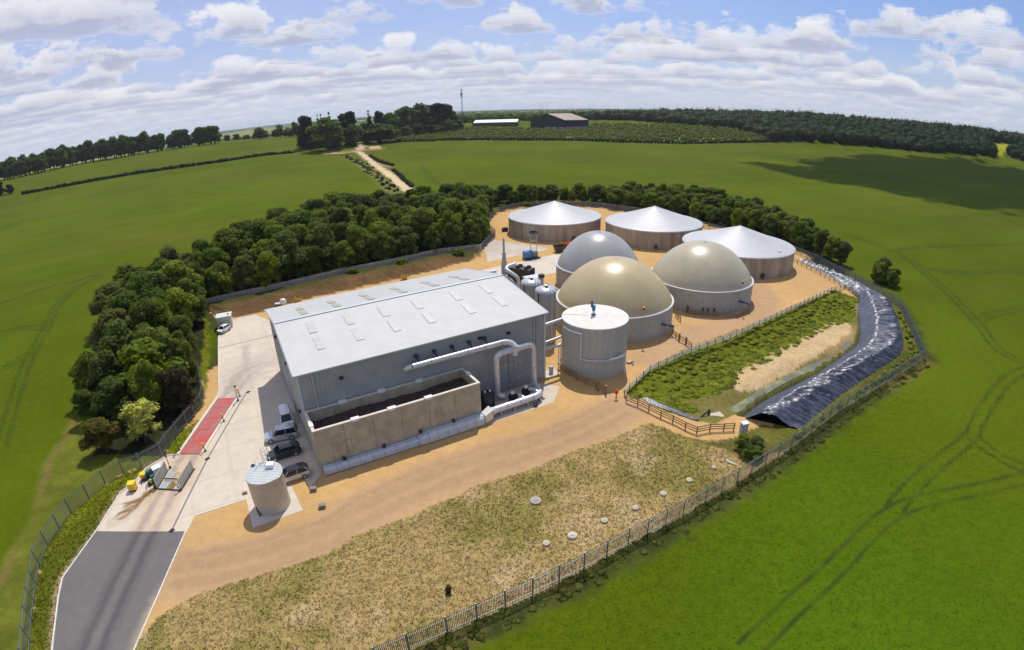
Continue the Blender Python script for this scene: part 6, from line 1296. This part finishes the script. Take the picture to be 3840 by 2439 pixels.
sp = [(*L['sp_bright'][0], 5.5), (*L['sp_blossom'][0], 4.0), (*L['sp_brown'][0], 3.2), (*L['sp_yellow'][0], 3.0)]
fenceL = [tuple(p) for p in L['fence_left'][10:]]+[tuple(p) for p in L['fence_back'][:7]]; fenceB = [tuple(p) for p in L['fence_back'][6:]]+[(-6.5,176),(-7.2,186),(-6.9,197),(-4.6,208.6),(0,214)]
def off_fence(q):
    a = np.array([q[0]]), np.array([q[1]]); return dline(fenceL, *a, 40)[0] > 1.7 and dline(fenceB, *a, 40)[0] > 2.2
rT = np.random.default_rng(77)
def fill_var(poly, sizes, avoid, rng, keep, pack=.64, n=70):
    """big crowns first, smaller ones crowded between them"""
    p = np.array(poly); lo, hi = p.min(0), p.max(0); out = []
    for r in sorted(sizes, reverse=True):
        for _ in range(n):
            q = lo+(hi-lo)*rng.random(2)
            if not inside(poly, q[0:1], q[1:2])[0] or not keep(q, r): continue
            if any((q[0]-a)**2+(q[1]-b_)**2 < (pack*(r+r2))**2 for a, b_, r2 in out) or any((q[0]-a[0])**2+(q[1]-a[1])**2 < (a[2]*.6+r*.5)**2 for a in avoid): continue
            out.append((float(q[0]), float(q[1]), r)); break
    return out
def keep_l(q, r):
    a = np.array([q[0]]), np.array([q[1]]); return dline(fenceL, *a, 40)[0] > .9+.35*r and dline(fenceB, *a, 40)[0] > 1.4+.35*r
for (x, y, r) in fill_var(belt_left, list(rT.uniform(5.0, 6.6, 34))+list(rT.uniform(3.8, 5.0, 90))+list(rT.uniform(2.4, 3.6, 110)), sp, rT, keep_l):
    ed = dline(belt_left+[belt_left[0]], np.array([x]), np.array([y]), 40)[0]; west = y < 112
    h = (5.8+1.25*r+rT.uniform(-1.2, 1.6))*(.80+.20*min(1, ed/7))
    if y < 62: h *= .75; r *= .85
    fd_ = float(dline(fenceL+fenceB, np.array([x]), np.array([y]), 60)[0]); row = 'front row' if fd_ < 6 else ('second row' if fd_ < 12 else ('middle' if fd_ < 20 else 'field side'))
    if west: where = 'rounded wood by the red deck' if y < 66 else ('rounded wood beside the concrete yard' if y < 88 else 'rounded wood behind the cream kiosk')
    else: where = 'belt behind the left part of the hall' if x < -55 else ('belt behind the middle of the hall' if x < -38 else ('belt behind the right part of the hall' if x < -22 else ('belt by the grey stone patch' if y < 175 else 'belt left of the leftmost cone tank')))
    sz = 'tall' if h > 9.6 else 'lower'; lab = '%s green broadleaf tree, %s of the %s' % (sz, row, where); gr = 'trees, %s %s %s' % (sz, row, where)
    tree('broadleaf_tree', x, y, 0, h, r, CROWNS[rT.integers(9)], lab, gr)
fb2 = [(1,220),(19,226),(36,219),(51,207),(66,193),(80,171),(89,149)]
for (x, y, r) in fill_var(belt_back, list(rT.uniform(3.8, 4.8, 26))+list(rT.uniform(2.8, 3.7, 60))+list(rT.uniform(1.8, 2.7, 60)), (), rT, lambda q, r: dline([(50.5,203),(62,187),(74,166),(84,147),(87,133)], np.array([q[0]]), np.array([q[1]]), 40)[0] > 1.2+.4*r):
    h = 3.6+1.15*r+rT.uniform(-.7, 1.0); fd_ = float(dline(fb2, np.array([x]), np.array([y]), 60)[0]); row = 'front row' if fd_ < 5 else ('middle row' if fd_ < 10 else 'field side'); where = 'behind the leftmost cone tank' if x < 30 else ('behind the middle cone tank' if x < 62 else ('right of the middle cone tank' if y > 165 else 'behind the rightmost cone tank')); sz = 'tall' if h > 7.3 else 'lower'
    tree('broadleaf_tree', x, y, 0, h, r, CROWNS[rT.integers(9)], '%s dark green tree, %s of the curving belt %s' % (sz, row, where), 'trees, %s %s %s' % (sz, row, where))
x, y = L['sp_bright'][0]; tree('broadleaf_tree', x, y, 0, 10.5, 6.3, crown_with(leaf_bright, 71, .55, 100, 22), 'big bright green tree at the near end of the rounded wood')
x, y = L['sp_blossom'][0]; tree('flowering_tree', x, y, 0, 6.6, 3.5, crown_with(leaf_blos, 72, .42, 75, 15), 'pale cream flowering tree beside the bend of the slim fence')
x, y = L['sp_brown'][0]; tree('broadleaf_tree', x, y, 0, 7.5, 3.4, crown_with(leaf_brown, 73), 'brownish thin leaved tree above the bend of the slim fence')
x, y = L['sp_yellow'][0]; tree('bushy_shrub', x, y, 0, 5.2, 3.2, crown_with(leaf_yel, 74), 'olive yellow shrub left of the cream flowering tree', None, 'shrub')
x, y = L['sp_yellow2'][0]; tree('bushy_shrub', x, y, 0, 3.4, 2.6, crown_with(leaf_yel, 75), 'yellowish shrub at the outer edge of the rounded wood beside the crop', None, 'shrub')
for (x, y), r, h, lab in zip(((94.6,116.8),(97.0,118.8),(96.2,113.6),(98.0,115.2)), (2.6,3.0,2.2,2.4), (5.6,6.4,4.4,4.6), ('left','tallest','front','right')): tree('broadleaf_tree', x, y, 0, h, r, CROWNS[rT.integers(9)], '%s tree of the small isolated clump outside the fence by the liner' % lab, 'isolated clump outside the liner fence')
for k, ((x, y), lab) in enumerate(zip(L['sp_shrubs'], ('left of the four','upright one second from left of the four','lowest of the four','rightmost of the four'))): tree('green_shrub', x, y, 0, 2.2-.2*k, 1.1+.15*k, CROWNS[k], 'green shrub near the grey cabinet, %s' % lab, 'shrubs by the cabinet', 'shrub')
x, y = L['shrub_dead'][0]; tree('dark_weed', x, y, 0, .8, .5, crown_with(leaf_brown, 79, .9, 30, 10), 'single dark weed clump standing in the straw coloured ground', None, 'weed')
for (x, y), lab in zip(((-40.5,128.8),(-28.8,136.2),(-14.5,144.5),(-2.8,213.2),(7.4,216.4)), ('on the bank behind the hall, left of two','on the bank behind the hall, right of two','at the corner of the fence near the stone patch','behind the leftmost cone tank, left of two','behind the leftmost cone tank, right of two')): tree('green_shrub', x, y, .2, 2.4, 2.0, LIMEC, 'bright green shrub %s' % lab, 'bright shrubs along the fences', 'shrub')
# far trees on the skyline and by the track junction
rF = np.random.default_rng(9)
def along(line, step): return resample(line, step)
for i, (x, y) in enumerate(along(L['skyline_l'], 10.5)):
    for k in range(2):
        xx, yy = x+rF.normal()*5+k*(-6), y+rF.normal()*4+k*9; tree('skyline_tree', xx, yy, tz(xx, yy)-.5, rF.uniform(22, 34)*(.9 if k else 1), rF.uniform(10, 15), FARC[rF.integers(4)], 'rounded tree in the %s of the far left skyline wood, %s' % (['left third', 'middle third', 'right third'][min(2, i*3//34)], ['front rank', 'rear rank'][k]), 'far left skyline wood %d %d' % (min(2, i*3//34), k))
for i, (x, y) in enumerate(along(L['skyline_l2'][1:], 11)):
    xx, yy = x+rF.normal()*5, y+rF.normal()*6; tree('skyline_tree', xx, yy, tz(xx, yy)-.5, rF.uniform(12, 22), rF.uniform(8, 12), FARC[rF.integers(4)], 'small distant tree on the skyline just left of the track clump', 'skyline trees left of the track')
for x, y in along([(-640,930),(-420,1010)], 18): tree('skyline_tree', x, y, tz(x, y), rF.uniform(9, 14), 9, FARC[1], 'tiny pale tree farthest away on the left skyline beyond the other trees', 'farthest left skyline trees')
kinds = {0: (FARC[0], 'broadleaf_tree', 'rounded green tree in the clump where the track meets the skyline', 'clump at the track end, green'), 1: (DARKC, 'broadleaf_tree', 'very dark tree in the clump where the track meets the skyline', 'clump at the track end, dark'), 2: (CON, 'conifer_tree', 'narrow dark conifer rising behind the clump at the end of the track', 'conifers behind the track clump'), 3: (LIMEC, 'broadleaf_tree', 'light green tree in the clump where the track meets the skyline', 'clump at the track end, light')}
for i, (x, y, h, r, k) in enumerate(L['clump']):
    cr, nm, lab, gr = kinds[int(k)]; tree(nm, x, y+r*.8, tz(x, y)-.5, h*1.06, r*(1.28 if k not in (1, 2) else (1.55 if k == 1 else 2.5)), FARC[i % 4] if k == 0 else cr, 'low bright lime bush at the end of the farm track' if i == 16 else lab, None if i == 16 else gr)
for x, y in fill([(-262,668),(-215,660),(-172,722),(-100,792),(-70,800),(-70,840),(-150,840),(-250,760)], 15, (), rF, 900): tree('broadleaf_tree', x, y, tz(x, y)-.5, rF.uniform(11, 22), rF.uniform(8, 12), (FARC+[DARKC])[rF.integers(5)], kinds[0][2], kinds[0][3])
for (x, y), r, h in zip(((-566,452),(-556,461),(-545,468),(-536,474)), (7,8,8,5), (10,13,15,11)): tree('broadleaf_tree', x, y, tz(x, y)-.5, h, r, DARKC, 'dark tree in the small copse at the left end of the far hedge', 'copse at left end of the far hedge')
# masses of leaves that nobody could count: woods, plantation, hedges, weeds
def blob_mass(name, pts, m, leafs, leaf, rng, kind='stuff', label=None, cat=None, shape=1.0):
    """pts: (x,y,z0,h,r); sprays of leaves over rounded crowns joined into one mass"""
    Vs = []; bV = []; bF = []; bb = 0
    for x, y, z, h, r in pts:
        d = rng.normal(size=(leafs, 3)); d /= np.linalg.norm(d, axis=1)[:, None]; d[:, 2] = np.abs(d[:, 2])*1.0-.18*(rng.random(leafs) < .3); ctr = np.array([x, y, z+h*.45]); k = rng.uniform(.80, 1.14, leafs)[:, None]
        lump = 1+.22*np.sin(d[:, :1]*5+x)*np.sin(d[:, 1:2]*5+y); P = ctr + d*k*lump*np.array([r, r, h*.55]); v, f = quads(P, d, leaf*rng.uniform(.6, 1.4, leafs), rng); Vs.append(v)
        q = IV[:]*np.array([r*.82, r*.82, h*.48])+np.array([x, y, z+h*.42]); bV.append(q); bF.append(IF+bb); bb += len(q)
    V = np.concatenate(Vs); me = mesh_mixed(name, V, np.arange(len(V)).reshape(-1, 4), np.concatenate(bV), np.concatenate(bF), m); o = bpy.data.objects.new(name, me); COL.objects.link(o); return tag(o, label, cat, None, kind)
rW = np.random.default_rng(31)
wf = [tuple(p) for p in L['woods_front']]+[tuple(p) for p in L['woods_front2'][1:]]
wood_poly = [(95,1010),(200,905)]+wf+[(900,620),(1100,760),(1000,900),(700,980),(420,1010),(180,1080)]
pts = []
for q in fill(wood_poly, 9.5, (), rW, 16000, lambda q: not inside(L['bright_field'], np.array([q[0]]), np.array([q[1]]))[0]):
    z = tz(*q); pts.append((*q, z-1, rW.uniform(11, 20), rW.uniform(6.5, 10.5)))
tag(blob_mass('distant_wood', pts, leaf_wood, 80, 1.9, rW), 'dark mixed wood covering the hillside on the right skyline', 'wood')
cpts = [(q[0], q[1]) for q in fill([(420,820),(620,760),(900,760),(900,900),(500,950)], 24, (), rW, 1500)]
b = MB()
for x, y in cpts: z = tz(x, y); h = rW.uniform(15, 19.5); b.lathe([(.1,h),(1.6,h*.8),(1.2,h*.78),(2.8,h*.5),(2.2,h*.48),(3.6,h*.2),(.3,h*.15)][::-1], (x,y,z), 7)
b.build('conifer_tops', leaf_con, None, label='dark conifer tops along the crest of the right hand wood', cat='wood', kind='stuff')
pts = []
for q in fill([(-130,1010),(-60,960),(60,985),(140,1000),(240,960),(260,1100),(-20,1120),(-200,1100)], 15, (), rW, 2500): z = tz(*q); pts.append((*q, z-1, rW.uniform(12, 19), rW.uniform(7, 11)))
tag(blob_mass('tree_line', pts, leaf_far, 90, 2.0, rW), 'soft green line of trees on the skyline behind the mast and the sheds', 'trees')
pts = []
for q in fill([(-560,2300),(-100,2150),(300,2250),(500,2600),(-300,2700)], 55, (), rW, 1500): pts.append((*q, -1, rW.uniform(20, 27), rW.uniform(30, 42)))
for row in range(16):
    yy = rW.uniform(2800, 8200); x0 = rW.uniform(-.35, .55)*yy; n = rW.integers(8, 22)
    for k in range(n): pts.append((x0+k*rW.uniform(45, 70), yy+rW.normal()*25, rW.uniform(0, 4), rW.uniform(9, 16), rW.uniform(28, 48)))
tag(blob_mass('far_woodland', pts, leaf_far, 40, 7.0, rW), 'blue hazy far woods and hedges along the horizon', 'woods')
pts = []
for q in fill(L['scrub'], 4.2, (), rW, 9000): z = tz(*q); pts.append((*q, z-.3, rW.uniform(2.2, 5.2), rW.uniform(1.8, 3.2)))
tag(blob_mass('young_plantation', pts, leaf_scrub, 34, 1.0, rW), 'yellow green young plantation of bushes beyond the far field edge', 'plantation')
def hedge(line, h, w, label, step=1.6, leafs=22, leaf=.8):
    pts = [(x+rW.normal()*.3, y+rW.normal()*.3, tz(x, y)-.2, h*rW.uniform(.8, 1.2), w*rW.uniform(.85, 1.15)) for x, y in resample(line, step)]; return blob_mass('hedge', pts, leaf_hedge, leafs, leaf, rW, None, label, 'hedge')
hl = L['hedge_left']; hl = [p for i, p in enumerate(hl) if i != 6]
hedge(hl, 3.6, 2.6, 'long straight dark hedge between the two left hand fields', 3.4, 40, 1.1); hedge(L['hedge_right'], 3.2, 2.4, 'long dark hedge along the far edge of the big field', 4.0, 34, 1.1)
hedge(L['hedge_track_r'], 1.9, 1.5, 'low dark hedge on the right of the farm track, nearer part', 2.0); hedge(L['hedge_track_r2'], 2.4, 1.7, 'low dark hedge on the right of the farm track, farther part', 2.0)
pts = [(x+rW.normal()*2.2, y+rW.normal()*2.2, -.2, rW.uniform(.7, 1.9), rW.uniform(.7, 1.7)) for x, y in resample(L['ditch'], 2.6) if rW.random() < .8]
tag(blob_mass('ditch_weeds', pts, leaf_hedge, 30, .55, rW), 'patchy weeds and scrub along the ditch left of the farm track', 'weeds')
pts = []
for q in fill(L['veg'], .95, (), rW, 5200):
    dd = dline(pond_poly[len(L['linA'])-4:]+[pond_poly[0]], np.array([q[0]]), np.array([q[1]]), 30)[0]; pts.append((*q, -1.5*float(sstep(dd, .2, 6.5))-.1, rW.uniform(.10, .38), rW.uniform(.5, 1.2)))
tag(blob_mass('bank_vegetation', pts, leaf_bank, 34, .24, rW), 'dense green weeds covering the pond bank below the pale fence', 'weeds')
pts = []
for q in fill(strip_r if False else [(36.5,54.2),(47,60.5),(60,68.4),(73.5,76.5),(78.5,84.5),(86,97.5),(88,99.5),(74.2,74.5),(58,66),(46.6,59.9),(37,53.6)], .9, (), rW, 3500): pts.append((*q, -.1, rW.uniform(.3, .9), rW.uniform(.35, .8)))
tag(blob_mass('fence_weeds', pts, leaf_bank, 18, .30, rW), 'rough green weeds between the black liner and the steel fence', 'weeds')
pts = []
for a, c in zip(ff[:11], ff[1:12]):
    n = int(math.hypot(c[0]-a[0], c[1]-a[1])/.16); v = np.array(c)-np.array(a); nr_ = np.array([v[1], -v[0]])/np.hypot(*v)
    for k in range(n):
        if rW.random() < .55: q = np.array(a)+v*rW.random()+nr_*rW.uniform(.2, 2.1); pts.append((q[0], q[1], -.1, rW.uniform(.10, .32), rW.uniform(.25, .6)))
tag(blob_mass('fence_weeds', pts, leaf_mat('dark_weed_leaves', [(.095,.105,.018)], .5), 14, .24, rW), 'dark weeds along the outside foot of the front steel fence', 'weeds')
def tufts(name, P, zs, h, w, cols, m, label, rng, blades=3):
    n = len(P); Vs, Cs = [], []
    for k in range(blades):
        a = rng.uniform(0, 6.283, n); lean = rng.uniform(.5, 1.7, n)*h; b0 = np.stack([P[:, 0]+rng.normal(size=n)*w*.5, P[:, 1]+rng.normal(size=n)*w*.5, zs-.02], 1); dirv = np.stack([np.cos(a), np.sin(a), np.zeros(n)], 1); side = np.stack([-np.sin(a), np.cos(a), np.zeros(n)], 1); hh = h*rng.uniform(.5, 1.2, n)
        tip = b0+dirv*lean[:, None]+np.array([0,0,1])*hh[:, None]; ww = (w*rng.uniform(.5, 1.1, n))[:, None]; Vs.append(np.stack([b0-side*ww*.5, b0+side*ww*.5, tip+side*ww*.3, tip-side*ww*.3], 1)); Cs.append(np.repeat(cols[:, None]*rng.uniform(.75, 1.25, (n, 1, 1)), 4, 1))
    V = np.concatenate(Vs).reshape(-1, 3); C_ = np.concatenate(Cs).reshape(-1, 3); return tag(raw_mesh(name, V, np.arange(len(V)).reshape(-1, 4), m, None, C_), label, None, None, 'stuff')
blade = ground_mat('blade', 2.0, .1, 9.0, .1, 0, 0)
def _bl():
    g = NT(blade.node_tree); b = g.n['Principled BSDF']; s = b.inputs['Base Color'].links[0].from_socket; t = g.node('ShaderNodeBsdfTranslucent'); g.l.new(s, t.inputs[0]); mx = g.node('ShaderNodeMixShader'); mx.inputs[0].default_value = .5
    g.l.new(b.outputs[0], mx.inputs[1]); g.l.new(t.outputs[0], mx.inputs[2]); g.l.new(mx.outputs[0], g.n['Material Output'].inputs[0])
_bl()
def scatter(poly, n, rng): p = np.array(poly); lo, hi = p.min(0), p.max(0); q = lo+(hi-lo)*rng.random((n, 2)); return q[inside(poly, q[:, 0], q[:, 1])]
rG = np.random.default_rng(55)
P = scatter(weed_poly, 62000, rG); P = P[P[:, 1] > 22]; gpn = sstep(fbm(P[:, 0], P[:, 1], 7, 4, 72)+.2*(fbm(P[:, 0], P[:, 1], .9, 3, 73)-.5), .47, .63); isg = rG.random(len(P)) < gpn*.38+.05
cols = np.where(isg[:, None], np.array([.19,.18,.035])*rG.uniform(.75, 1.2, (len(P), 1)), np.array([.41,.305,.14])*rG.uniform(.8, 1.15, (len(P), 1))); tufts('dry_weeds', P, np.zeros(len(P)), np.where(isg, .11, .10), .11, cols, blade, 'dry straw coloured weeds and green tufts covering the ground inside the front fence', rG)
P = np.concatenate([scatter(verge_poly, 26000, rG), scatter(verge2, 7000, rG)]); P = P[~inside(L['asphalt'], P[:, 0], P[:, 1]) & ~inside(yard_poly, P[:, 0], P[:, 1]) & (P[:, 1] > 12)]
dk_ = sstep(fbm(P[:, 0], P[:, 1], 14, 4, 32), .46, .6)[:, None]; tufts('verge_grass', P, np.zeros(len(P)), np.full(len(P), .09), .15, (np.array([.17,.18,.012])*(1-dk_*.3))*rG.uniform(.75, 1.2, (len(P), 1)), blade, 'rough green grass on the verge between the slim fence and the road', rG)
P = scatter([(-9,23),(8,33),(28,44.6),(47,55.6),(62,63.5),(88,68),(140,90),(150,40),(60,14),(10,12)], 150000, rG); P = P[~inside(perim, P[:, 0], P[:, 1])]; rr_ = np.hypot(P[:, 0], P[:, 1]); P = P[rG.random(len(P)) < np.clip(1.25-rr_/110, 0, 1)]
o_ = dline(ff[:11], P[:, 0], P[:, 1], 30) > 2.2; P = P[o_]
tr = np.zeros(len(P))
for ln in L['tram']:
    p = np.array(smooth_line(ln, 2)); t = np.gradient(p, axis=0); t /= np.maximum(np.hypot(t[:, 0], t[:, 1])[:, None], 1e-6); nn = np.stack([-t[:, 1], t[:, 0]], 1)
    for s in (-1, 1): tr = np.maximum(tr, dline(p+nn*1.0*s, P[:, 0], P[:, 1], 3) < .42)
P = P[tr < .5]
tufts('crop_plants', P, np.zeros(len(P)), np.full(len(P), .05), .17, np.array([.096,.146,.009])*rG.uniform(.93, 1.08, (len(P), 1)), blade, 'bright green young crop plants in the near field right of the front fence', rG)
# a real cloud up towards the sun shades the far right of the big field
def cloud():
    rng = np.random.default_rng(4); m = bpy.data.materials.new('cloud_vapour'); m.use_nodes = True; g = NT(m.node_tree); g.n.clear(); d = g.node('ShaderNodeBsdfDiffuse'); d.inputs[0].default_value = (.9,.9,.92,1); t = g.node('ShaderNodeBsdfTransparent'); mx = g.node('ShaderNodeMixShader'); mx.inputs[0].default_value = .032
    g.l.new(t.outputs[0], mx.inputs[1]); g.l.new(d.outputs[0], mx.inputs[2]); o = g.node('ShaderNodeOutputMaterial'); g.l.new(mx.outputs[0], o.inputs[0])
    off = np.array([.085,.575])*760; b = MB()
    def puff(x, y, r, ry): b.add(IV*np.array([r, ry, min(r, ry)*.5])*(1+.12*rng.normal(size=(len(IV), 1)))+np.array([x+off[0], y+off[1], 760+rng.normal()*20]), IF.tolist())
    for ln, r, n in CLOUDS:
        for x, y in resample(ln, n): 
            for k in range(20): puff(x+rng.normal()*r*.9, y+rng.normal()*r*.9, r*rng.uniform(.3, 1.2), r*rng.uniform(.3, 1.0))
    return tag(b.build('cloud', m, None, smooth='all', label='white cloud high above the far field', cat='cloud', kind='structure'))
CLOUDS = [([(330,300),(420,350),(520,420)], 55, 40), ([(340,400),(450,470),(620,540)], 60, 45), ([(205,400),(225,330),(250,285),(285,250)], 14, 12), ([(270,420),(300,340),(330,290)], 12, 14)]
cloud()
def haze():
    m = bpy.data.materials.new('haze_air'); m.use_nodes = True; g = NT(m.node_tree); g.n.clear(); v = g.node('ShaderNodeVolumePrincipled'); v.inputs['Color'].default_value = (.80,.87,.96,1); v.inputs['Density'].default_value = 5.0e-5; v.inputs['Anisotropy'].default_value = .2
    o = g.node('ShaderNodeOutputMaterial'); g.l.new(v.outputs[0], o.inputs['Volume'])
    tag(MB().box((0, 0, 34), (29000, 29000, 96)).build('haze', m), kind='stuff')
haze()
